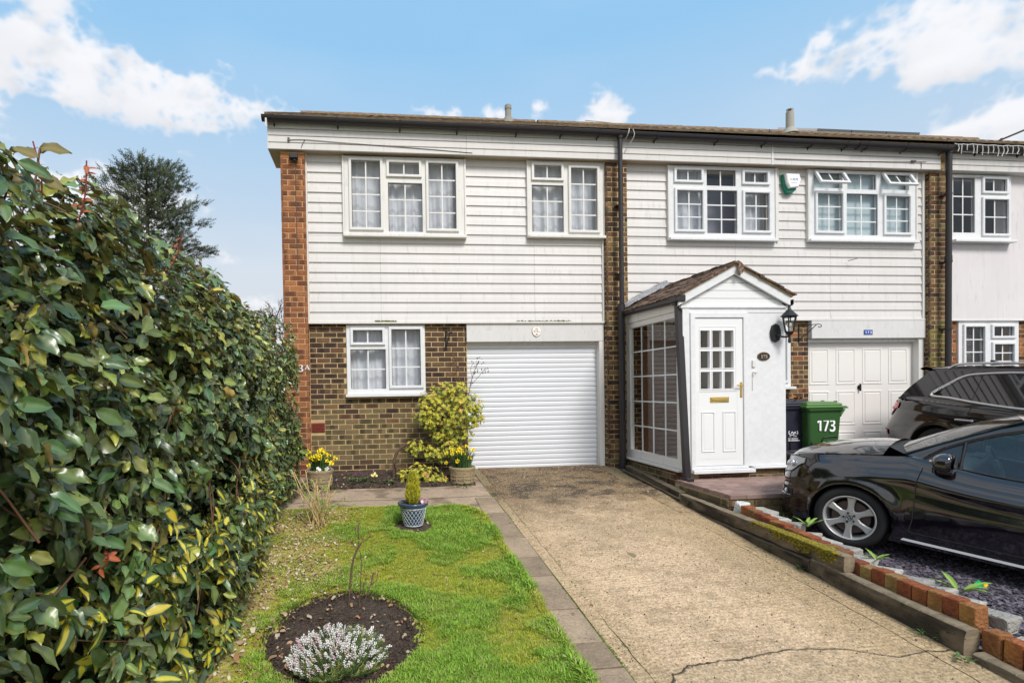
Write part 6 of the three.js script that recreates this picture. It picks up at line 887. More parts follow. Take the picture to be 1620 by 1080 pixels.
// bits of plastic on the chippings
{
  const s = thing('plastic_scrap', 'bright green and yellow scrap of plastic lying on the dark chippings', 'litter', [5.0, HY(4.5) + .02, 4.5], .3);
  add(s, 'green_piece', plate([[-.09, -.02], [.06, -.03], [.1, .03], [.0, .02]], [], .006, .002).rotateX(-1.1), std({ color: lin(.0, .42, .12), roughness: .35 })); add(s, 'yellow_piece', plate([[.02, -.035], [.09, -.02], [.08, .0], [.02, -.012]], [], .006, .002).rotateX(-1.1).translate(0, .004, .02), std({ color: lin(.75, .5, .02), roughness: .35 }));
}
// overhead cable to the right hand roof
{ const c = thing('overhead_cable', 'dark overhead cable rising to the right from the right hand roof', 'overhead cable', [11.0, 5.5, .1]); add(c, 'cable', tube([[0, 0, 0], [1.5, .62, 1.6], [3.4, 1.35, 3.6], [7, 2.4, 8]], .016, 30, 6), MT.cable); add(c, 'hook', tube([[0, -.12, .0], [0, .0, .02], [.03, .03, .04]], .012, 8, 5), MT.cable); }
// ---------------------------------------------------------------- plants
// a leaf: upper face with midrib and wavy margin, paler under face just below it; colours in the vertices
function leafGeo(L, w, { n = 7, curl = .18, fold = .25, wav = .06, seed = 1, top = [.05, .09, .03], rib = [.1, .15, .05], margin = top, under = [.25, .23, .15], two = true, S = [-1, -.5, 0, .5, 1], edge = 1 } = {}) {
  const r = rngOf(seed), pos = [], col = [], P = (t, s, lift) => { const hw = w * .5 * Math.pow(Math.sin(Math.PI * Math.pow(t, .82)), .75) * (1 + .06 * Math.sin(t * 31 + seed)), x = s * hw, y = t * L, z = -curl * L * t * t + fold * Math.abs(x) + wav * w * Math.sin(t * 13 + seed + s * 1.5) * Math.abs(s) + lift; return [x, y, z]; };
  const colAt = (s) => (s === 0 ? rib : Math.abs(s) >= edge ? margin : top), nk = S.length - 1;
  const face = (lift, flip, cf) => { for (let i = 0; i < n; i++) for (let k = 0; k < nk; k++) { const t0 = i / n, t1 = (i + 1) / n, q = [[t0, S[k]], [t0, S[k + 1]], [t1, S[k + 1]], [t1, S[k]]]; for (const j of flip ? [0, 2, 1, 0, 3, 2] : [0, 1, 2, 0, 2, 3]) { pos.push(...P(...q[j], lift)); col.push(...cf(q[j][1])); } } };
  face(0, false, colAt); if (two) face(-.0008, true, () => under);
  const g = new THREE.BufferGeometry(); g.setAttribute('position', new THREE.Float32BufferAttribute(pos, 3)); g.setAttribute('color', new THREE.Float32BufferAttribute(col, 3)); g.computeVertexNormals(); return smoothNormals(g);
}
function smoothNormals(g) { const p = g.attributes.position, n = g.attributes.normal, m = new Map(), key = (i) => [Math.round(p.getX(i) * 5e4), Math.round(p.getY(i) * 5e4), Math.round(p.getZ(i) * 5e4)].join(); for (let i = 0; i < p.count; i++) { const k = key(i); if (!m.has(k)) m.set(k, V(0, 0, 0)); m.get(k).add(V(n.getX(i), n.getY(i), n.getZ(i))); } for (let i = 0; i < p.count; i++) { const v = m.get(key(i)).clone().normalize(); n.setXYZ(i, v.x, v.y, v.z); } g.setAttribute('uv', new THREE.Float32BufferAttribute(new Float32Array(p.count * 2), 2)); return g; }
const leafMat = phys({ color: 0xffffff, vertexColors: true, roughness: .36, side: THREE.DoubleSide, specularIntensity: 1, clearcoat: .6, clearcoatRoughness: .3 }), softLeaf = std({ color: 0xffffff, vertexColors: true, roughness: .65, side: THREE.DoubleSide });
const bark = std({ color: lin(.11, .07, .045), map: grainTex, bumpMap: grainBump, bumpScale: .006, roughness: 1 }), twigBrown = std({ color: lin(.2, .1, .055), roughness: .85 }), twigRed = std({ color: lin(.2, .03, .03), roughness: .7 });

// ---- the big mixed hedge on the left
{
  const hedge = thing('hedge', 'tall dense evergreen hedge with glossy green and yellow splashed leaves, left foreground', 'hedge', [-1.8, 0, 4.2]), r = rngOf(101), O = hedge.position;
  const topG = [.085, .148, .036], kinds = [
    leafGeo(1, .5, { seed: 2, top: topG, rib: [.12, .19, .06], under: [.22, .21, .11] }), leafGeo(1, .44, { seed: 5, curl: .3, fold: .5, top: [.055, .118, .036], rib: [.11, .17, .06], under: [.2, .2, .1] }), leafGeo(1, .56, { seed: 9, curl: -.08, fold: .35, wav: .12, top: [.115, .158, .034], rib: [.16, .22, .07], under: [.26, .25, .13] }),
    leafGeo(1, .46, { seed: 13, curl: .12, fold: .6, wav: .1, top: [.062, .124, .037], rib: [.12, .18, .07], under: [.22, .22, .12] })];
  const yel = [leafGeo(1, .46, { S: [-1, -.72, -.6, 0, .6, .72, 1], edge: .7, seed: 21, top: [.62, .5, .02], rib: [.7, .6, .06], margin: [.05, .11, .03], under: [.4, .36, .15] }), leafGeo(1, .44, { S: [-1, -.5, -.36, 0, .36, .5, 1], edge: .5, seed: 25, curl: .28, fold: .5, top: [.5, .46, .03], rib: [.72, .62, .06], margin: [.05, .1, .03], under: [.42, .38, .16] })];
  // the outline of the hedge: half depth, top, front face bulging a little
  const Z0 = .72, Z1 = 8.15, X1 = (z) => -1.06 + .03 * sstep(2.4, 1.2, z) + .07 * Math.sin(z * 1.7 + .5) + .1 * (fbm(z * 1.1, 3, 3, 6) - .5), YT = (z) => 2.22 + .12 * Math.exp(-Math.pow((z - 4.2) / 1.6, 2)) + .09 * Math.sin(z * 1.35) + .18 * (fbm(z * 1.6, 1, 3, 8) - .5) - .5 * Math.pow(sstep(1.6, .7, z), 2) + .1 * sstep(6, 7, z), XB = -2.5;
  const list = [[], [], [], []], cols = [[], [], [], []], yl = [[], []], ycol = [[], []], near = [];
  const q2 = new THREE.Quaternion(), e2 = new THREE.Euler();
  // surface point: angle a runs from the foot of the visible face over the top
  function at(z, k, depth) {
    const xf = X1(z), yt = YT(z), yb = HY(z) + .03, end = sstep(Z0, Z0 + .5, z), hw = (xf - XB) / 2 * (.55 + .45 * Math.sqrt(end)), xc = xf - (xf - XB) / 2;
    let x, y, n;
    if (k < .66) { const v = k / .66; const bul = Math.pow(Math.abs(v * 2 - 1), 3); const yy = lerp(yb, yt - .16, v); x = xc + hw - .14 * bul * (v < .5 ? .3 : .9) + .06 * sstep(.6, .2, v) * sstep(2.5, 4.5, z); y = yy; n = V(1, .15 + .5 * Math.max(0, v * 2 - 1.1), 0); if (v < .12) x -= .05 * (1 - v / .12); }
    else { const a = (k - .66) / .34; x = xc + hw - .15 - a * hw * 1.75; y = yt - .16 * Math.pow(1 - clamp(a * 4), 2) - .02; n = V(lerp(.7, -.1, clamp(a * 3)), 1, 0); }
    const bump = .17 * (fbm(z * 2.1, y * 2.1 + x, 3, 31) - .5) + .1 * (fbm(z * 5.5, y * 5.5 + x * 2, 2, 33) - .5); if (z < Z0 + .45) n.z -= 1.3 * (1 - (z - Z0) / .45);
    n.normalize(); return { p: V(x, y, z).addScaledVector(n, bump - depth), n };
  }
  const clusters = Array.from({ length: 48 }, () => [rr(2.6, 6.6, r), rr(-.5, .6, r), rr(.14, .42, r)]);
  const N = 36000;
  for (let i = 0; i < N; i++) {
    const u = r(), z = Z0 + (Z1 - Z0) * u, k = r() * r() < .5 ? r() * .7 : r(), depth = Math.pow(r(), 1.7) * .34 - .04, s = at(z, k, depth); if (s.p.y < HY(z) + .02) continue;
    // an uneven surface with hollows
    const hollow = fbm(s.p.z * 3.1, s.p.y * 3.1, 3, 61); if (depth < .17 && hollow < .45 && r() < .93) continue;
    const L = lerp(.04, .118, Math.pow(r(), .8)) * (z < 2.5 ? .85 : z > 4.6 ? 1.1 : 1), far = s.p.distanceTo(camera.position);
    if (far < .75) continue;
    // leaves hang outwards and down, tips away from the twig
    const out = s.n.clone().multiplyScalar(1.0).add(V(rr(-.7, .7, r), rr(-.3, 1.0, r), rr(-.7, .9, r))).normalize(), tip = V(rr(-1, 1, r), rr(-.9, .45, r), rr(-1, 1, r)).addScaledVector(s.n, .55); tip.addScaledVector(out, -tip.dot(out)).normalize();
    const q = new THREE.Quaternion().setFromRotationMatrix(new THREE.Matrix4().makeBasis(tip.clone().cross(out), tip, out)), loc = s.p.clone().sub(O), m = mtx(loc, q, V(L * rr(.85, 1.15, r), L, L));
    let py = .006; for (const c of clusters) { const d = Math.hypot((s.p.z - c[0]) / c[2], (s.p.y - c[1]) / c[2]); if (d < 1) py = Math.max(py, .68 * (1 - d * .7)); }
    if (depth < .12 && r() < py && k < .66) { const j = r() < .45 ? 0 : 1, b = rr(.75, 1.1, r); yl[j].push(m); ycol[j].push(lin(b, b * rr(.92, 1.04, r), b)); continue; }
    const b = Math.pow(r(), .8) * 1.05 + .4, old = r() < .05 && far > 2.6, young = r() < .13 * (s.p.y > 1.3 ? 3 : 1), c = old ? lin(3.2 * b, 2.0 * b, 1.4 * b) : young ? lin(1.9 * b, 1.4 * b, .9 * b) : lin(b * rr(.85, 1.25, r), b, b * rr(.75, 1.1, r)), j = (r() * 4) | 0;
    if (far < 3.3 && depth < .1 && near.length < 1600) near.push([far, j, m, c]); else { list[j].push(m); cols[j].push(c); }
  }
  near.sort((a, b) => a[0] - b[0]);
  const nm = Array.from({ length: 10 }, (_, i) => phys({ color: i === 3 ? lin(1.25, 1.1, .8) : lin(.72 + i * .06, .72 + i * .06, .75 + .03 * (i % 4)), vertexColors: true, roughness: .27 + .03 * (i % 3), specularIntensity: 1, clearcoat: .6, clearcoatRoughness: .28, side: THREE.DoubleSide }));
  near.forEach(([f, j, m, c], i) => { if (i < 285) { const l = add(hedge, 'leaf', kinds[j], nm[(h2(i, 3, 5) * 10) | 0]); m.decompose(l.position, l.quaternion, l.scale); } else { list[j].push(m); cols[j].push(c); } });
  kinds.forEach((g, i) => { const o = instances(g, leafMat, list[i], cols[i]); o.name = 'foliage'; o.userData.kind = 'stuff'; hedge.add(o); });
  yel.forEach((g, i) => { const o = instances(g, leafMat, yl[i], ycol[i]); o.name = 'yellow_foliage'; o.userData = { kind: 'stuff', label: 'yellow centred leaves' }; hedge.add(o); });
  // dark woody inside
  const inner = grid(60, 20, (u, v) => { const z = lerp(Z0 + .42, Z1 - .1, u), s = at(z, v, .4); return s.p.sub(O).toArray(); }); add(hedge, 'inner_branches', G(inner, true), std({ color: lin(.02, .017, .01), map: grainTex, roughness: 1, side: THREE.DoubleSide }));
  const tw = []; for (let i = 0; i < 210; i++) { const z = rr(1, 7.4, r), k = rr(.02, .95, r), a = at(z, k, .2), b = at(clamp(z + rr(-.3, .3, r), Z0, Z1), clamp(k + rr(-.1, .12, r)), -.005 - .03 * r()); const mid = a.p.clone().lerp(b.p, .5).add(V(rr(-.03, .03, r), rr(-.04, .06, r), rr(-.03, .03, r))); tw.push(tube([a.p.sub(O), mid.sub(O), b.p.sub(O)], rr(.0022, .005, r), 8, 4)); } add(hedge, 'twig', M(tw), twigBrown).userData.kind = 'stuff';
  const bigT = []; for (const [z, a, b] of [[5.9, .2, .42], [5.2, .12, .33], [6.5, .35, .5], [4.6, .05, .3], [6.2, .08, .22]]) { const p = at(z, a, .02).p, q = at(z - .5, b, .01).p; const w = (t, a, b, c) => p.clone().lerp(q, t).add(V(a, b, c)).sub(O); bigT.push(tube([p.clone().sub(O), w(.25, .02, -.05, .06), w(.5, .03, -.02, -.03), w(.75, .01, .05, .05), q.clone().sub(O)], .005, 24, 6), tube([w(.5, .03, -.02, -.03), w(.6, .05, .08, .04), w(.7, .03, .14, .1)], .003, 10, 5)); } add(hedge, 'branch', M(bigT), twigBrown);
  // trunks at the foot
  add(hedge, 'trunk', M(Array.from({ length: 12 }, (_, i) => { const z = 1.2 + i * .58; return bar([-1.7 - O.x + .1 * Math.sin(i * 7), HY(z) - .1, z - O.z], [-1.6 - O.x + .15 * Math.cos(i * 5), 1.1, z + .1 - O.z], .035, 7, .02); })), bark);
  // long red young shoots standing out at the top, and a few red buds
  const shoot = (x, y, z, h, lean, n, seed) => { const rs = rngOf(seed), s = sub(hedge, 'red_shoot', 'young shoot with orange red leaves'), o = V(x, y, z).sub(O), tip = o.clone().add(V(lean, h, lean * .4)); add(s, 'stem', tube([o, o.clone().lerp(tip, .5).add(V(.02, 0, .01)), tip], .003, 10, 5), twigRed); for (let i = 0; i < n; i++) { const p = o.clone().lerp(tip, .25 + .75 * i / n), d = V(rr(-1, 1, rs), rr(.0, .9, rs), rr(-1, 1, rs)).normalize(), l = add(s, 'leaf', redLeaf, softLeaf, p.toArray()); l.quaternion.copy(facing(V(rr(-.5, .5, rs), .8, 1), d)); l.scale.setScalar(rr(.03, .055, rs)); } };
  const redLeaf = leafGeo(1, .42, { seed: 44, n: 5, top: [.34, .075, .02], rib: [.4, .12, .04], under: [.3, .1, .05], curl: .3 });
  shoot(-1.22, 1.98, 6.05, .28, .06, 12, 3); shoot(-1.24, 2.0, 6.25, .26, -.03, 6, 8); shoot(-1.13, 1.96, 5.3, .22, .1, 6, 5); shoot(-1.05, .62, 6.3, .08, .05, 7, 6);
  const topLeaf = leafGeo(1, .5, { seed: 46, top: [.16, .13, .035], rib: [.2, .16, .05], under: [.3, .22, .1] });
  const sp = sub(hedge, 'green_shoot', 'shoot with broad olive leaves'); add(sp, 'stem', tube([V(-1.25, 1.85, 6.35).sub(O), V(-1.22, 2.04, 6.33).sub(O), V(-1.2, 2.2, 6.32).sub(O)], .004, 10, 5), twigBrown);
  for (const [x, y, z, a, L] of [[-1.2, 2.16, 6.33, -1.2, .09], [-1.195, 2.2, 6.33, 1.2, .1], [-1.2, 2.1, 6.34, 1.9, .1], [-1.22, 2.08, 6.34, -2.0, .09], [-1.2, 2.18, 6.32, .4, .05]]) { const l = add(sp, 'leaf', topLeaf, softLeaf, [x - O.x, y - O.y, z - O.z]); l.quaternion.copy(facing(V(.5, .5, 1), V(Math.sin(a), Math.cos(a), .1))); l.scale.setScalar(L); }
}

// ---- far trees
function conifer(pos, H, R, seed, label) {
  const t = thing('conifer_tree', label, 'tree', pos), r = rngOf(seed); add(t, 'trunk', bar([0, -.2, 0], [0, H * .96, 0], .2, 9, .03), bark);
  const sp = (() => { const gs = []; for (let i = 0; i < 16; i++) { const a = i * 2.4, y = i / 16, d = V(Math.cos(a), .55, Math.sin(a)).normalize(), b = V(0, y * .3, 0), tip = b.clone().addScaledVector(d, .14 * (1.1 - y * .5)), s = V(-Math.sin(a), 0, Math.cos(a)).multiplyScalar(.017); const g = new THREE.BufferGeometry(); g.setAttribute('position', new THREE.Float32BufferAttribute([...b.clone().sub(s).toArray(), ...b.clone().add(s).toArray(), ...tip.toArray()], 3)); g.computeVertexNormals(); gs.push(G(g)); } return M(gs); })();
  const list = [], cols = [], br = [], q = new THREE.Quaternion();
  for (let i = 0; i < 112; i++) {
    const y = H * (.06 + .92 * Math.pow(i / 112, .8)), f = 1 - y / H, L = R * Math.pow(Math.max(.03, f), .4) * rr(.62, 1.12, r) + .1, a = i * 2.4 + rr(-.3, .3, r), up = lerp(-.05, .75, y / H) + rr(-.1, .1, r), d = V(Math.cos(a), up, Math.sin(a)).normalize(), base = V(0, y, 0), tip = base.clone().addScaledVector(d, L);
    br.push(bar(base.toArray(), tip.toArray(), .03 * f + .008, 4, .004));
    const n = Math.round(8 + L * 26); for (let k = 0; k < n; k++) { const s = Math.pow(r(), .75), spread = .46 * (1.2 - s * .6), p = base.clone().addScaledVector(d, L * (.12 + .9 * s)).add(V(rr(-1, 1, r) * spread, rr(-.55, .4, r) * spread, rr(-1, 1, r) * spread)), dir = d.clone().add(V(rr(-.6, .6, r), rr(-.5, .7, r), rr(-.6, .6, r))).normalize(); q.setFromUnitVectors(UP, dir); const sc = rr(.55, 1.15, r); list.push(mtx(p, q, V(sc, sc, sc))); const b = rr(.6, 1.4, r); cols.push(lin(.062 * b, .078 * b, .032 * b)); }
  }
  add(t, 'branch', M(br), bark).userData.kind = 'stuff'; const c = instances(sp, std({ roughness: .9, side: THREE.DoubleSide }), list, cols); c.name = 'crown'; c.userData.kind = 'stuff'; t.add(c); return t;
}
conifer([-8.75, .4, -14], 9.9, 3.7, 5, 'tall dark conifer rising behind the hedge');
function bareTree(pos, H, seed, label, spread = .5, lv = 6) {
  const t = thing('bare_tree', label, 'tree', pos), r = rngOf(seed), gs = [];
  const grow = (p, d, L, R, k) => { const e = p.clone().addScaledVector(d, L), m = p.clone().lerp(e, .5).add(V(rr(-.05, .05, r), rr(-.03, .03, r), rr(-.05, .05, r)).multiplyScalar(L)); gs.push(k < 3 ? tube([p, m, e], R * .85, 5, 5) : bar(p.toArray(), e.toArray(), R, 3, R * .6)); if (k >= lv) return; const n = k < 2 ? 3 : 2 + (r() < .5 ? 1 : 0); for (let i = 0; i < n; i++) grow(e.clone().lerp(p, r() * .35), d.clone().add(V(rr(-1, 1, r), rr(-.25, .8, r), rr(-1, 1, r)).multiplyScalar(spread + .08 * k)).normalize(), L * rr(.6, .82, r), R * .62, k + 1); };
  grow(V(0, 0, 0), V(.05, 1, 0).normalize(), H * .28, H * .018, 0); const tr = add(t, 'trunk', gs[0], bark); add(t, 'crown', M(gs.slice(1)), std({ color: lin(.12, .085, .075), roughness: 1 })).userData.kind = 'stuff'; return t;
}
bareTree([-4.3, 0, -16], 6.8, 12, 'leafless tree with fine twigs between the hedge and the left house');
// ---- the yellow leaved shrub against the wall
{
  const s = thing('yellow_shrub', 'rounded shrub with yellow green leaves trained against the brick wall by the roller door', 'shrub', [.95, HY(.5), .5]), r = rngOf(61), O = s.position;
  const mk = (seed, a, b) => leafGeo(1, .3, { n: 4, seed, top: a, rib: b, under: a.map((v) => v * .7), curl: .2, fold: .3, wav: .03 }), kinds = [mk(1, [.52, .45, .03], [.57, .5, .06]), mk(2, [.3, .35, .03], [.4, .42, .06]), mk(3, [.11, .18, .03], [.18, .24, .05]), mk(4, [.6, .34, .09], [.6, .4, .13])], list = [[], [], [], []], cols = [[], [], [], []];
  // clumps of rosettes: centre x, y, z, radius
  const cl = [[.84, 1.13, .45, .17], [1.04, 1.22, .42, .2], [1.28, 1.2, .45, .22], [1.48, 1.04, .42, .19], [.74, .93, .5, .17], [.96, .96, .52, .2], [1.24, .96, .52, .25], [1.5, .84, .46, .17], [.84, .78, .5, .13], [1.14, .74, .5, .17], [1.36, .62, .44, .15], [1.0, .62, .46, .16], [1.2, .55, .44, .15], [.95, .3, .5, .14], [.62, .42, .5, .14], [.8, .38, .55, .13], [1.12, .42, .5, .14], [.42, .04, .62, .1], [.62, .1, .66, .16], [.84, .02, .66, .15], [1.28, .36, .45, .1], [.95, -.04, .7, .1]];
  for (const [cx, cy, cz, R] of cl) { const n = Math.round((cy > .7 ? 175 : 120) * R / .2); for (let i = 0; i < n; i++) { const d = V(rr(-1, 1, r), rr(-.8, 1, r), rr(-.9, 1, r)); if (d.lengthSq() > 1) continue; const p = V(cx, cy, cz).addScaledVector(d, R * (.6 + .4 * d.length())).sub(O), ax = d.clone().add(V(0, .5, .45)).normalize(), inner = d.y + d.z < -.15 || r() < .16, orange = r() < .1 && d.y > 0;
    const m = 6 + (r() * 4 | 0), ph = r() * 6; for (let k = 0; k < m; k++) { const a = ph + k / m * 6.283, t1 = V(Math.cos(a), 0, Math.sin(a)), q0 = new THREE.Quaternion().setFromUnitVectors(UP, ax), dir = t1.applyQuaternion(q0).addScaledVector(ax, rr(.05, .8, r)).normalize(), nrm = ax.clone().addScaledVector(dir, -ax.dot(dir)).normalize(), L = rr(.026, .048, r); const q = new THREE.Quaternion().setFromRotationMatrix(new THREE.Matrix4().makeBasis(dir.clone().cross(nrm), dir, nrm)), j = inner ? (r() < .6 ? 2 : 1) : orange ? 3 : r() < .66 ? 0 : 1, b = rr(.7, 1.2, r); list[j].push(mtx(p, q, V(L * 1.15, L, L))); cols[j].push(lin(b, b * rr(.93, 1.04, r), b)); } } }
  kinds.forEach((g, i) => { const o = instances(g, softLeaf, list[i], cols[i]); o.name = 'foliage'; o.userData.kind = 'stuff'; s.add(o); });
  const st = (pts, rad) => tube(pts.map((p) => V(...p).sub(O)), rad, 24, 7);
  add(s, 'stem', st([[.28, -.1, .42], [.29, .1, .4], [.32, .32, .36], [.5, .48, .32], [.78, .55, .34], [.98, .72, .38], [1.08, .95, .4]], .022), bark); add(s, 'stem', st([[.33, -.1, .44], [.34, .05, .44], [.31, .2, .42]], .018), bark); add(s, 'stem', st([[1.0, -.1, .4], [1.0, .3, .36], [1.05, .7, .38], [1.2, 1.0, .4]], .02), bark); add(s, 'stem', st([[1.0, .1, .4], [1.2, .35, .36], [1.35, .7, .4]], .014), bark); add(s, 'stem', st([[1.0, -.05, .44], [.8, .1, .55], [.6, .05, .62]], .012), bark);
}
// ---- a bare rose with a few dark red leaves climbing at the door edge
{
  const s = thing('climbing_rose', 'thin climbing rose with dark red leaves at the left edge of the roller door', 'climbing plant', [1.42, HY(.15), .14]), r = rngOf(67), O = s.position, st = (pts, rad) => tube(pts.map((p) => V(...p).sub(O)), rad, 26, 5);
  add(s, 'stem', M([st([[1.42, 0, .12], [1.44, .6, .1], [1.5, 1.2, .1], [1.56, 1.5, .14], [1.66, 1.74, .16]], .006), st([[1.46, .9, .1], [1.42, 1.3, .06], [1.3, 1.6, .05], [1.26, 1.9, .05]], .005), st([[1.53, 1.35, .12], [1.66, 1.5, .16], [1.76, 1.62, .17]], .004), st([[1.55, 1.48, .13], [1.53, 1.62, .14], [1.58, 1.72, .15]], .0035), st([[1.5, 1.2, .1], [1.38, 1.35, .06]], .004)]), twigBrown);
  const g = leafGeo(1, .5, { n: 4, seed: 71, top: [.075, .025, .022], rib: [.1, .04, .03], under: [.09, .04, .03] });
  for (const [x, y, z, n] of [[1.66, 1.72, .16, 9], [1.58, 1.7, .15, 6], [1.74, 1.6, .17, 7], [1.6, 1.56, .15, 6], [1.5, 1.4, .1, 4], [1.3, 1.6, .05, 8], [1.28, 1.8, .05, 5], [1.38, 1.35, .06, 7], [1.42, 1.2, .07, 5], [1.2, 1.5, .04, 4], [1.33, 1.45, .05, 5]]) for (let i = 0; i < n; i++) { const l = add(s, 'leaf', g, softLeaf, [x - O.x + rr(-.05, .05, r), y - O.y + rr(-.06, .06, r), z - O.z + rr(-.02, .04, r)]); l.quaternion.copy(facing(V(rr(-.8, .8, r), rr(-.3, 1, r), 1), V(rr(-1, 1, r), rr(-1, .6, r), rr(-.3, .3, r)).normalize())); l.scale.setScalar(rr(.022, .042, r)); }
}
// ---- two stone tubs of daffodils
function daffodilTub(label, x, z, seed, nf, lean, pansies) {
  const r = rngOf(seed), tub = thing('stone_planter', label, 'planter', [x, HY(z) + .005, z]); const stone = std({ color: lin(.36, .28, .17), map: grimeTex, bumpMap: grainBump, bumpScale: .012, roughness: 1 });
  add(tub, 'tub', lathe([[0, 0], [.17, 0], [.175, .02], [.168, .04], [.178, .17], [.19, .2], [.196, .225], [.19, .24], [.165, .24], [.16, .2], [0, .2]], 40), stone);
  add(tub, 'band', M([.07, .12].map((y) => G(new THREE.TorusGeometry(.176, .006, 6, 40).rotateX(Math.PI / 2).translate(0, y, 0))).concat(Array.from({ length: 10 }, (_, i) => { const a = i * .628; return box(.012, .19, .012, 0, .12, .176).rotateY(a); }))), stone); add(tub, 'soil', cyl(.16, .16, .02, 0, .21, 0, 24), soilMat);
  const d = thing('daffodils', lean, 'flowers', [x, HY(z) + .22, z]), blades = [];
  for (let i = 0; i < 150; i++) { const a = r() * 6.283, q = Math.sqrt(r()) * .14, L = rr(.18, .33, r), o = V(Math.cos(a) * q, 0, Math.sin(a) * q), out = V(Math.cos(a), 0, Math.sin(a)).multiplyScalar(rr(.02, .11, r) * (q / .1)), w = rr(.005, .009, r), sd = V(-Math.sin(a + r()), 0, Math.cos(a + r())).multiplyScalar(w), P = (t) => o.clone().add(V(0, L * t - .05 * t * t * t, 0)).addScaledVector(out, t * t); const pos = []; for (let k = 0; k < 4; k++) { const t0 = k / 4, t1 = (k + 1) / 4, s0 = sd.clone().multiplyScalar(1 - t0 * .35), s1 = sd.clone().multiplyScalar(k === 3 ? .15 : 1 - t1 * .35), A = P(t0), B = P(t1); pos.push(...A.clone().sub(s0).toArray(), ...A.clone().add(s0).toArray(), ...B.clone().add(s1).toArray(), ...A.clone().sub(s0).toArray(), ...B.clone().add(s1).toArray(), ...B.clone().sub(s1).toArray()); } const g = new THREE.BufferGeometry(); g.setAttribute('position', new THREE.Float32BufferAttribute(pos, 3)); g.computeVertexNormals(); blades.push(G(g)); }
  add(d, 'leaves', M(blades), std({ color: lin(.06, .13, .035), roughness: .6, side: THREE.DoubleSide })).userData.kind = 'stuff';
  const petal = leafGeo(1, .62, { n: 3, seed: 3, top: [.88, .72, .03], rib: [.88, .72, .04], under: [.8, .65, .05], curl: .1, fold: .05, wav: .02, two: false }), pm = std({ color: 0xffffff, vertexColors: true, roughness: .6, side: THREE.DoubleSide });
  const head = (() => { const gs = []; for (let k = 0; k < 6; k++) { const g = petal.clone(); g.scale(.036, .036, .036).rotateZ(k * 1.047); g.translate(0, 0, 0); gs.push(g); } const cup = lathe([[.006, 0], [.011, .012], [.014, .024], [.018, .03]], 10).rotateX(Math.PI / 2); const c = new Float32Array(cup.attributes.position.count * 3); for (let i = 0; i < c.length; i += 3) { c[i] = .92; c[i + 1] = .74; c[i + 2] = .02; } cup.setAttribute('color', new THREE.BufferAttribute(c, 3)); gs.push(cup); return M(gs.map((g) => { g.deleteAttribute('uv'); return G(g); })); })();
  for (let i = 0; i < nf; i++) { const a = r() * 6.283, q = rr(.03, .24, r), y = rr(.1, .36, r) * (1 - q * .9), f = sub(d, 'flower'), p = V(Math.cos(a) * q, y, Math.sin(a) * q * .8 + .02); add(f, 'stalk', tube([V(Math.cos(a) * q * .4, 0, Math.sin(a) * q * .4), V(Math.cos(a) * q * .7, y * .7, Math.sin(a) * q * .7), p], .003, 8, 4), std({ color: lin(.08, .15, .04), roughness: .7 })); const hm = add(f, 'bloom', head, pm, p.toArray()); hm.quaternion.copy(facing(V(Math.cos(a) * .8 + rr(-.4, .4, r), rr(-.2, .35, r), .8 + Math.sin(a) * .4))); hm.scale.setScalar(rr(.9, 1.3, r)); }
  if (pansies) { const w = std({ color: lin(.8, .8, .76), roughness: .7 }), g = M(Array.from({ length: 5 }, (_, k) => G(new THREE.CircleGeometry(.012, 8).translate(.011 * Math.cos(k * 1.257), .011 * Math.sin(k * 1.257), 0)))); const pn = thing('white_pansies', 'small white flowers hanging over the rim of the left stone tub', 'flowers', [x, HY(z) + .22, z]); for (let i = 0; i < 16; i++) { const a = rr(.2, 2.9, r), m = add(pn, 'bloom', g, w, [Math.cos(a) * .17, rr(-.0, .07, r), Math.sin(a) * .17]); m.quaternion.copy(facing(V(Math.cos(a), .5, Math.sin(a)))); } add(pn, 'leaves', M(Array.from({ length: 50 }, () => { const a = r() * 6.283; return G(new THREE.CircleGeometry(.014, 6).applyQuaternion(facing(V(rr(-1, 1, r), 1, rr(-1, 1, r)))).translate(Math.cos(a) * rr(.1, .18, r), rr(.0, .05, r), Math.sin(a) * rr(.1, .18, r))); })), std({ color: lin(.04, .08, .025), side: THREE.DoubleSide, roughness: .8 })).userData.kind = 'stuff'; }
}
daffodilTub('round stone tub of daffodils at the foot of the orange brick corner pier', -.775, .66, 5, 24, 'bunch of yellow daffodils in the left stone tub', true);
daffodilTub('round stone tub of daffodils beside the roller garage door', 1.27, .74, 9, 13, 'bunch of yellow daffodils in the tub next to the roller door', false);

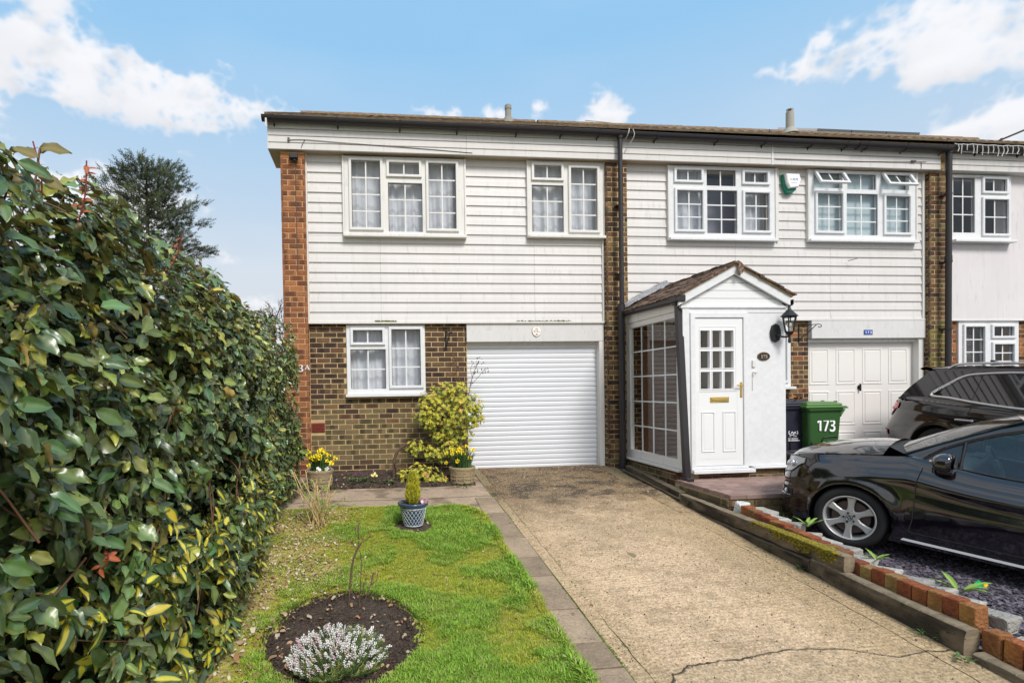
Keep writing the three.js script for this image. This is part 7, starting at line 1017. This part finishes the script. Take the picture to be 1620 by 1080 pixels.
// ---- lattice pot with a golden dwarf conifer
{
  const pz = 2.5, pot = thing('lattice_pot', 'blue and white lattice patterned plant pot standing on the lawn', 'plant pot', [.42, HY(pz) + .012, pz]), blue = phys({ color: lin(.025, .055, .12), roughness: .25, clearcoat: .8 }), glaze = phys({ color: lin(.6, .63, .66), roughness: .25, clearcoat: .8 });
  const rad = (y) => lerp(.092, .148, Math.pow(clamp(y / .24), .8)); const prof = [[0, 0], [.085, 0], [.092, .01]]; for (let i = 1; i <= 10; i++) prof.push([rad(i / 10 * .24), i / 10 * .24]); prof.push([.165, .245], [.172, .255], [.172, .272], [.165, .28], [.15, .28], [.145, .25], [0, .25]);
  add(pot, 'body', lathe(prof, 48), blue);
  const lat = []; for (let k = 0; k < 20; k++) for (const s of [-1, 1]) { const pts = []; for (let i = 0; i <= 12; i++) { const y = .03 + i / 12 * .19, a = k / 20 * 6.283 + s * (i / 12) * .95, R = rad(y) + .0015; pts.push([Math.cos(a) * R, y, Math.sin(a) * R]); } lat.push(tube(pts, .0027, 12, 4)); } add(pot, 'lattice', M(lat), glaze); add(pot, 'band', M([.028, .222].map((y) => G(new THREE.TorusGeometry(rad(y) + .001, .005, 6, 48).rotateX(Math.PI / 2).translate(0, y, 0)))), glaze); add(pot, 'soil', cyl(.146, .146, .02, 0, .25, 0, 24), soilMat);
  const c = thing('dwarf_conifer', 'small golden green dwarf conifer in the lattice pot', 'plant', [.42, HY(pz) + .27, pz]), r = rngOf(13), gs = (() => { const a = []; for (let i = 0; i < 11; i++) { const g = new THREE.ConeGeometry(.003, .026, 3).translate(0, .012, 0).rotateZ(rr(.25, .8, r)).rotateY(i * 2.4).translate(0, i * .0065, 0); a.push(G(g)); } return M(a); })(), list = [], cols = [], q = new THREE.Quaternion();
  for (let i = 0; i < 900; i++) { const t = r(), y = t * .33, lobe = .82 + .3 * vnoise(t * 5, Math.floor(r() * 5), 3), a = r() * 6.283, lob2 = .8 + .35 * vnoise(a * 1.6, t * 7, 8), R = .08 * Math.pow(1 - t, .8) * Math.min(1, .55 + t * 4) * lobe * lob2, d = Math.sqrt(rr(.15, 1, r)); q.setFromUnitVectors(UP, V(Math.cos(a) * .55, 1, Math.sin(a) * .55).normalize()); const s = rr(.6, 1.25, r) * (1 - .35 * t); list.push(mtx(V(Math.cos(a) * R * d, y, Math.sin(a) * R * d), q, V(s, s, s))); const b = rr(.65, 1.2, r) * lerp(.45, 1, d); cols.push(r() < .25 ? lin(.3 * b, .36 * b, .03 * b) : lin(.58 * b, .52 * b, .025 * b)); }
  add(c, 'stem', bar([0, -.05, 0], [0, .25, 0], .01, 6, .004), bark); const m = instances(gs, std({ roughness: .7 }), list, cols); m.name = 'foliage'; m.userData.kind = 'stuff'; c.add(m);
  const f = thing('pink_primrose', 'small pink flower at the right side of the lattice pot', 'flower', [.53, HY(pz) + .28, pz + .05]); for (let i = 0; i < 7; i++) { const b = add(f, 'petal', G(new THREE.CircleGeometry(.02, 8)), std({ color: i < 2 ? lin(.75, .55, .6) : lin(.35, .14, .2), roughness: .7, side: THREE.DoubleSide }), [rr(-.035, .04, r), rr(0, .06, r), rr(-.02, .03, r)]); b.quaternion.copy(facing(V(rr(-.6, .6, r), .5, 1))); } for (let i = 0; i < 8; i++) { const l = add(f, 'leaf', leafGeo(1, .5, { n: 3, seed: i, top: [.08, .05, .05], rib: [.1, .08, .06] }), softLeaf, [rr(-.03, .03, r), .0, rr(-.02, .02, r)]); l.quaternion.copy(facing(V(rr(-1, 1, r), .4, 1), V(rr(-1, 1, r), .6, rr(-1, 1, r)).normalize())); l.scale.setScalar(.05); }
}
// ---- twiggy things on the lawn
function twigs(name, label, pos, spec, mat, leaves) {
  const t = thing(name, label, 'shrub', pos), r = rngOf(spec.seed), gs = [], tips = [];
  for (let i = 0; i < spec.n; i++) { const a = r() * 6.283, lean = rr(.05, spec.lean, r), h = rr(spec.h[0], spec.h[1], r), o = V(rr(-1, 1, r) * spec.base, 0, rr(-1, 1, r) * spec.base), e = o.clone().add(V(Math.cos(a) * lean, h, Math.sin(a) * lean)), m = o.clone().lerp(e, .5).add(V(rr(-.03, .03, r), 0, rr(-.03, .03, r))); gs.push(tube([o, m, e], spec.r, 8, 5)); const nb = 1 + (r() * spec.br | 0); for (let k = 0; k < nb; k++) { const p = o.clone().lerp(e, rr(.4, .95, r)), b = r() * 6.283, q = p.clone().add(V(Math.cos(b) * rr(.04, .13, r), rr(.02, .14, r), Math.sin(b) * rr(.04, .13, r))); gs.push(bar(p.toArray(), q.toArray(), spec.r * .6, 4, spec.r * .3)); tips.push(q); } tips.push(e); }
  const m = add(t, 'stem', M(gs), mat); if (leaves) for (const p of tips) if (r() < leaves.p) for (let k = 0; k < leaves.n; k++) { const l = add(t, 'leaf', leaves.g, softLeaf, p.clone().add(V(rr(-.03, .03, r), rr(-.05, .01, r), rr(-.03, .03, r))).toArray()); l.quaternion.copy(facing(V(rr(-1, 1, r), .6, 1), V(rr(-1, 1, r), rr(-.3, .8, r), rr(-1, 1, r)).normalize())); l.scale.setScalar(rr(leaves.s[0], leaves.s[1], r)); } return t;
}
const budLeaf = leafGeo(1, .36, { n: 4, seed: 81, top: [.17, .24, .04], rib: [.24, .3, .08], under: [.2, .24, .08] }), strawStem = std({ color: lin(.62, .46, .22), roughness: .9 });
twigs('twiggy_shrub', 'straw coloured twiggy shrub sprouting green on the lawn near the hedge', [-.63, HY(2.3), 2.3], { seed: 15, n: 26, lean: .3, h: [.25, .62], base: .08, r: .0055, br: 4 }, strawStem, { g: budLeaf, p: .3, n: 2, s: [.04, .075] });
{
  const t = thing('rose_bush', 'tall thin leafless rose stem standing in the round bed', 'shrub', [-.2, HY(4.25) + .02, 4.25]), S = (pts, rad) => tube(pts, rad, 22, 5), r = rngOf(8);
  add(t, 'stem', M([S([[-.02, 0, 0], [-.01, .12, 0], [.01, .3, 0], [.04, .42, 0], [.085, .5, 0]], .008), S([[.05, .44, 0], [.07, .52, 0], [.065, .6, 0], [.075, .66, 0]], .004), S([[.085, .5, 0], [.13, .53, .02], [.16, .56, .02]], .003), S([[.06, .45, 0], [.03, .48, -.02], [.02, .5, -.02]], .003), S([[.07, .53, 0], [.045, .58, 0], [.05, .62, 0]], .0026), S([[.06, 0, .02], [.075, .15, .02], [.085, .35, .01], [.075, .45, .02]], .0035), S([[.08, .0, .05], [.12, .1, .05], [.16, .2, .04], [.175, .28, .04]], .004), S([[.12, .1, .05], [.1, .18, .07], [.12, .25, .07]], .003), S([[.15, .18, .045], [.2, .22, .05], [.21, .28, .05]], .0026), S([[.03, 0, .05], [.04, .1, .08], [.0, .16, .09]], .003)]), std({ color: lin(.13, .085, .05), roughness: .85 }));
  const g = leafGeo(1, .42, { n: 3, seed: 83, top: [.16, .07, .04], rib: [.2, .1, .05], under: [.16, .08, .05] }); for (const [x, y, z] of [[.075, .66, 0], [.16, .56, .02], [.085, .52, 0], [.05, .62, 0], [.02, .5, -.02], [.175, .28, .04], [.12, .25, .07], [.21, .28, .05], [.17, .24, .04], [.0, .16, .09], [.16, .2, .04], [.1, .18, .07]]) for (let k = 0; k < 4; k++) { const l = add(t, 'leaf', g, softLeaf, [x + rr(-.015, .015, r), y + rr(-.02, .015, r), z + rr(-.01, .01, r)]); l.quaternion.copy(facing(V(rr(-1, 1, r), .5, 1), V(rr(-1, 1, r), rr(.1, 1, r), 0).normalize())); l.scale.setScalar(rr(.014, .03, r)); }
}
// ---- heather in the round bed
{
  const h = thing('heather', 'low mound of white and pale pink flowering heather in the round bed', 'heather', [-.25, HY(4.95) + .02, 4.95]), r = rngOf(23), gr = [], fl = [], gc = [], fc = [], stems = [], q = new THREE.Quaternion();
  const need = M(Array.from({ length: 9 }, (_, i) => { const g = new THREE.ConeGeometry(.0016, .016, 3).translate(0, .007, 0).rotateZ(1.0).rotateY(i * 2.2).translate(0, i * .0052, 0); return G(g); })), bell = M(Array.from({ length: 9 }, (_, i) => G(new THREE.SphereGeometry(.0042, 5, 4).scale(1, 1.5, 1).translate(.0055 * Math.cos(i * 2.4), i * .0048, .0055 * Math.sin(i * 2.4)))));
  for (let i = 0; i < 1000; i++) { const a = r() * 6.283, d = Math.sqrt(r()) * (.8 + .35 * vnoise(a * 1.5, 2, 4)), x = Math.cos(a) * d * .34, z = Math.sin(a) * d * .32, H = .15 * (1 - d * d * .7) * (.7 + .6 * N4(x * 9, z * 9, 5)) * rr(.7, 1.15, r), dir = V(x * 1.7 + rr(-.3, .3, r), .5, z * 1.7 + rr(-.3, .3, r)).normalize(), p = V(x * .75, 0, z * .75).addScaledVector(dir, H); q.setFromUnitVectors(UP, dir); for (let k = 0; k < 3; k++) { const s = rr(.8, 1.3, r), b = rr(.6, 1.3, r), pale = r() < .22; gr.push(mtx(p.clone().addScaledVector(dir, -k * .04).add(V(rr(-.01, .01, r), 0, rr(-.01, .01, r))), q, V(s, s, s))); gc.push(pale ? lin(.36 * b, .36 * b, .1 * b) : lin(.09 * b, .16 * b, .04 * b)); } if (r() < .06 + .7 * sstep(.46, .62, N4(x * 7, z * 7, 8))) { const s = rr(.75, 1.3, r), b = rr(.75, 1, r); fl.push(mtx(p.clone().addScaledVector(dir, .014), q, V(s, s, s))); fc.push(r() < .75 ? lin(.88 * b, .84 * b, .82 * b) : lin(.72 * b, .52 * b, .56 * b)); } }
  const A = instances(need, std({ roughness: .8 }), gr, gc), B = instances(bell, std({ roughness: .7 }), fl, fc); A.name = 'foliage'; B.name = 'flowers'; A.userData.kind = B.userData.kind = 'stuff'; h.add(A, B);
}
// ---- low plants in the border, weeds along the kerb and gaps
const weedLeaf = leafGeo(1, .55, { n: 4, seed: 91, top: [.06, .12, .025], rib: [.1, .17, .05], under: [.09, .14, .05] }), bladeLeaf = leafGeo(1, .22, { n: 5, seed: 93, top: [.2, .32, .05], rib: [.28, .4, .1], under: [.22, .3, .1], curl: .3, fold: .6 });
function tuft(name, label, pos, n, R, L, geo, seed, up = .6, cat = 'weed', group) { const t = thing(name, label, cat, pos, 0, group), r = rngOf(seed); for (let i = 0; i < n; i++) { const a = i * 2.4 + r(), d = V(Math.cos(a), up + rr(-.2, .4, r), Math.sin(a)).normalize(), l = add(t, 'leaf', geo, softLeaf, [Math.cos(a) * R * r(), R * .3 * r(), Math.sin(a) * R * r()]); const nn = V(-d.x * d.y, d.x * d.x + d.z * d.z + .01, -d.z * d.y).normalize(); l.quaternion.copy(new THREE.Quaternion().setFromRotationMatrix(new THREE.Matrix4().makeBasis(d.clone().cross(nn), d, nn))); l.scale.setScalar(rr(L[0], L[1], r)); } return t; }
tuft('border_plant', 'low green plant with purple flowers right of the left stone tub', [-.25, HY(.62) + .03, .62], 70, .17, [.035, .065], weedLeaf, 3, .5, 'plant');
{ const f = thing('purple_flowers', 'tiny purple flowers above the low plant by the wall', 'flowers', [-.15, HY(.5) + .1, .5]), r = rngOf(3); for (let i = 0; i < 16; i++) add(f, 'bloom', G(new THREE.IcosahedronGeometry(.01, 0)), std({ color: lin(.28, .06, .2), roughness: .8 }), [rr(-.16, .2, r), rr(0, .05, r), rr(-.05, .1, r)]); }
tuft('border_plant', 'small dark leafed plant left of the yellow shrub stem', [.2, HY(.72) + .03, .72], 26, .1, [.04, .06], weedLeaf, 5, .5, 'plant');
{ const p = tuft('primrose', 'pale yellow primrose in the middle of the wall border', [-.02, HY(.66) + .03, .66], 10, .04, [.04, .06], weedLeaf, 6, .5, 'flower'); const r = rngOf(4); for (let i = 0; i < 6; i++) { const m = add(p, 'bloom', G(new THREE.CircleGeometry(.017, 8)), std({ color: lin(.72, .66, .2), roughness: .7, side: THREE.DoubleSide }), [rr(-.04, .05, r), rr(.06, .15, r), rr(-.02, .05, r)]); m.quaternion.copy(facing(V(rr(-.4, .4, r), .5, 1))); } }
tuft('border_plant', 'green ground cover at the foot of the left stone tub', [-.72, HY(.86) + .01, .87], 60, .16, [.025, .045], weedLeaf, 7, .4, 'plant');
tuft('border_plant', 'green ground cover at the foot of the tub next to the roller door', [1.25, HY(.94) + .0, .95], 55, .15, [.025, .045], weedLeaf, 8, .4, 'plant');
tuft('kerb_weed', 'leafy green weed between the sleepers below the porch step', [3.9, -.2, 2.28], 40, .07, [.04, .085], weedLeaf, 11, .9);
tuft('kerb_weed', 'small green weed at the foot of the mossy sleeper, farther one', [3.815, HY(3.62) + .02, 3.62], 22, .04, [.02, .04], weedLeaf, 12, .6);
tuft('kerb_weed', 'small green weed at the foot of the mossy sleeper, nearer one', [3.8, HY(4.05) + .02, 4.05], 28, .045, [.025, .045], weedLeaf, 13, .6);
tuft('bulb_shoots', 'pale green pointed shoots behind the bricks beside the front tyre', [4.14, -.09, 3.72], 7, .02, [.1, .17], bladeLeaf, 14, 1.0, 'bulb shoots');
tuft('bulb_shoots', 'pale green shoots behind the step in the brick row', [4.17, -.2, 4.4], 10, .025, [.08, .13], bladeLeaf, 15, .9, 'bulb shoots');
tuft('bulb_shoots', 'broad pale green shoots near the green plastic scrap', [4.24, -.26, 4.98], 6, .03, [.16, .26], bladeLeaf, 16, .9, 'bulb shoots');
tuft('bulb_shoots', 'short broad green leaf at the right picture edge behind the bricks', [4.3, -.36, 5.6], 3, .02, [.12, .18], bladeLeaf, 17, 1.3, 'bulb shoots');
tuft('grass_tuft', 'tuft of grass growing in front of the paved step', [4.5, HY(3.0) + .02, 3.0], 34, .05, [.1, .2], leafGeo(1, .06, { n: 4, seed: 95, top: [.12, .2, .04], rib: [.14, .22, .05], under: [.14, .2, .05], curl: .35 }), 18, 1.1, 'grass');
tuft('grass_tuft', 'small tuft of grass under the nose of the small black car', [5.0, HY(2.6) + .02, 2.6], 22, .05, [.05, .11], leafGeo(1, .08, { n: 4, seed: 96, top: [.12, .2, .04], rib: [.14, .22, .05], under: [.14, .2, .05], curl: .35 }), 19, .9, 'grass');
tuft('kerb_weed', 'low weeds on the concrete strip near the bottom right corner', [3.79, HY(5.15) + .02, 5.15], 46, .1, [.015, .035], weedLeaf, 20, .5);
tuft('kerb_weed', 'green weed by the lowest sleeper at the bottom right', [3.74, HY(5.42) + .02, 5.42], 26, .06, [.02, .04], weedLeaf, 22, .6);
{
  // moss in the joint between slabs and drive
  const r = rngOf(29), g = new THREE.IcosahedronGeometry(1, 0), list = [], cols = [], q = new THREE.Quaternion(); for (let i = 0; i < 1500; i++) { const z = rr(1.3, 5.8, r); if (fbm(z * 3, 0, 3, 4) < .4) continue; const s = rr(.004, .011, r), b = rr(.6, 1.3, r); list.push(mtx(V(1.563 + rr(-.008, .014, r) + (r() < .12 ? .11 : 0), HY(z) + .004, z), q, V(s, s * .6, s))); cols.push(r() < .5 ? lin(.13 * b, .16 * b, .02 * b) : lin(.07 * b, .11 * b, .02 * b)); }
  stuffTop(instances(g, std({ roughness: 1 }), list, cols), 'joint_moss', 'moss growing in the joint between slabs and driveway');
  // dead leaves and chips over lawn, beds and drive
  const lf = (() => { const g = new THREE.PlaneGeometry(1, .6, 4, 2), p = g.attributes.position; for (let i = 0; i < p.count; i++) { const x = p.getX(i), y = p.getY(i); p.setXYZ(i, x, y * (1 - 1.6 * x * x), .18 * Math.sin(x * 4 + 1) + .25 * y * y); } g.rotateX(-Math.PI / 2); g.computeVertexNormals(); return g; })(), l2 = [], c2 = [], e = new THREE.Euler();
  const leaf = (x, z, y, s, c) => { q.setFromEuler(e.set(rr(-.5, .5, r), r() * 6.28, rr(-.5, .5, r))); l2.push(mtx(V(x, HY(z) + y, z), q.clone(), V(s, s, s))); c2.push(c); };
  const tone = () => { const k = r(), b = rr(.7, 1.2, r); return k < .4 ? lin(.42 * b, .27 * b, .15 * b) : k < .7 ? lin(.3 * b, .15 * b, .07 * b) : k < .9 ? lin(.55 * b, .46 * b, .34 * b) : lin(.5 * b, .3 * b, .22 * b); };
  for (let i = 0; i < 4300; i++) { const z = rr(1.8, 5.4, r), x = rr(-1.15, -.1, r); if (r() > dry(x, z)) continue; leaf(x, z, .02 + .012 * r(), rr(.008, .036, r), r() < .16 ? lin(.6, .52, .36) : tone()); }
  for (let i = 0; i < 170; i++) { const z = rr(1.9, 5.6, r), x = rr(-.9, 1.28, r); leaf(x, z, .022, rr(.018, .042, r), tone()); }
  for (let i = 0; i < 110; i++) { const a = r() * 6.28, d = Math.sqrt(r()); leaf(-.235 + Math.cos(a) * d * .5, 4.62 + Math.sin(a) * d * .58, .055, rr(.012, .04, r), tone()); }
  for (let i = 0; i < 60; i++) leaf(rr(-.95, -.6, r), rr(4.2, 5.6, r), .03, rr(.03, .065, r), tone());
  for (let i = 0; i < 120; i++) { const z = .05 + Math.pow(r(), 2) * 5, x = rr(1.6, 3.85, r); leaf(x, z, .018, rr(.012, .035, r), tone()); }
  for (let i = 0; i < 60; i++) leaf(rr(3.9, 4.1, r), rr(1.95, 2.9, r), -.02, rr(.02, .05, r), tone());
  for (let i = 0; i < 90; i++) leaf(rr(-.6, 1.35, r), rr(.1, .95, r), .045, rr(.015, .04, r), tone());
  stuffTop(instances(lf, std({ roughness: .95, side: THREE.DoubleSide }), l2, c2), 'fallen_leaves', 'dead brown leaves scattered over lawn, beds and drive');
}
renderer.render(scene, camera);
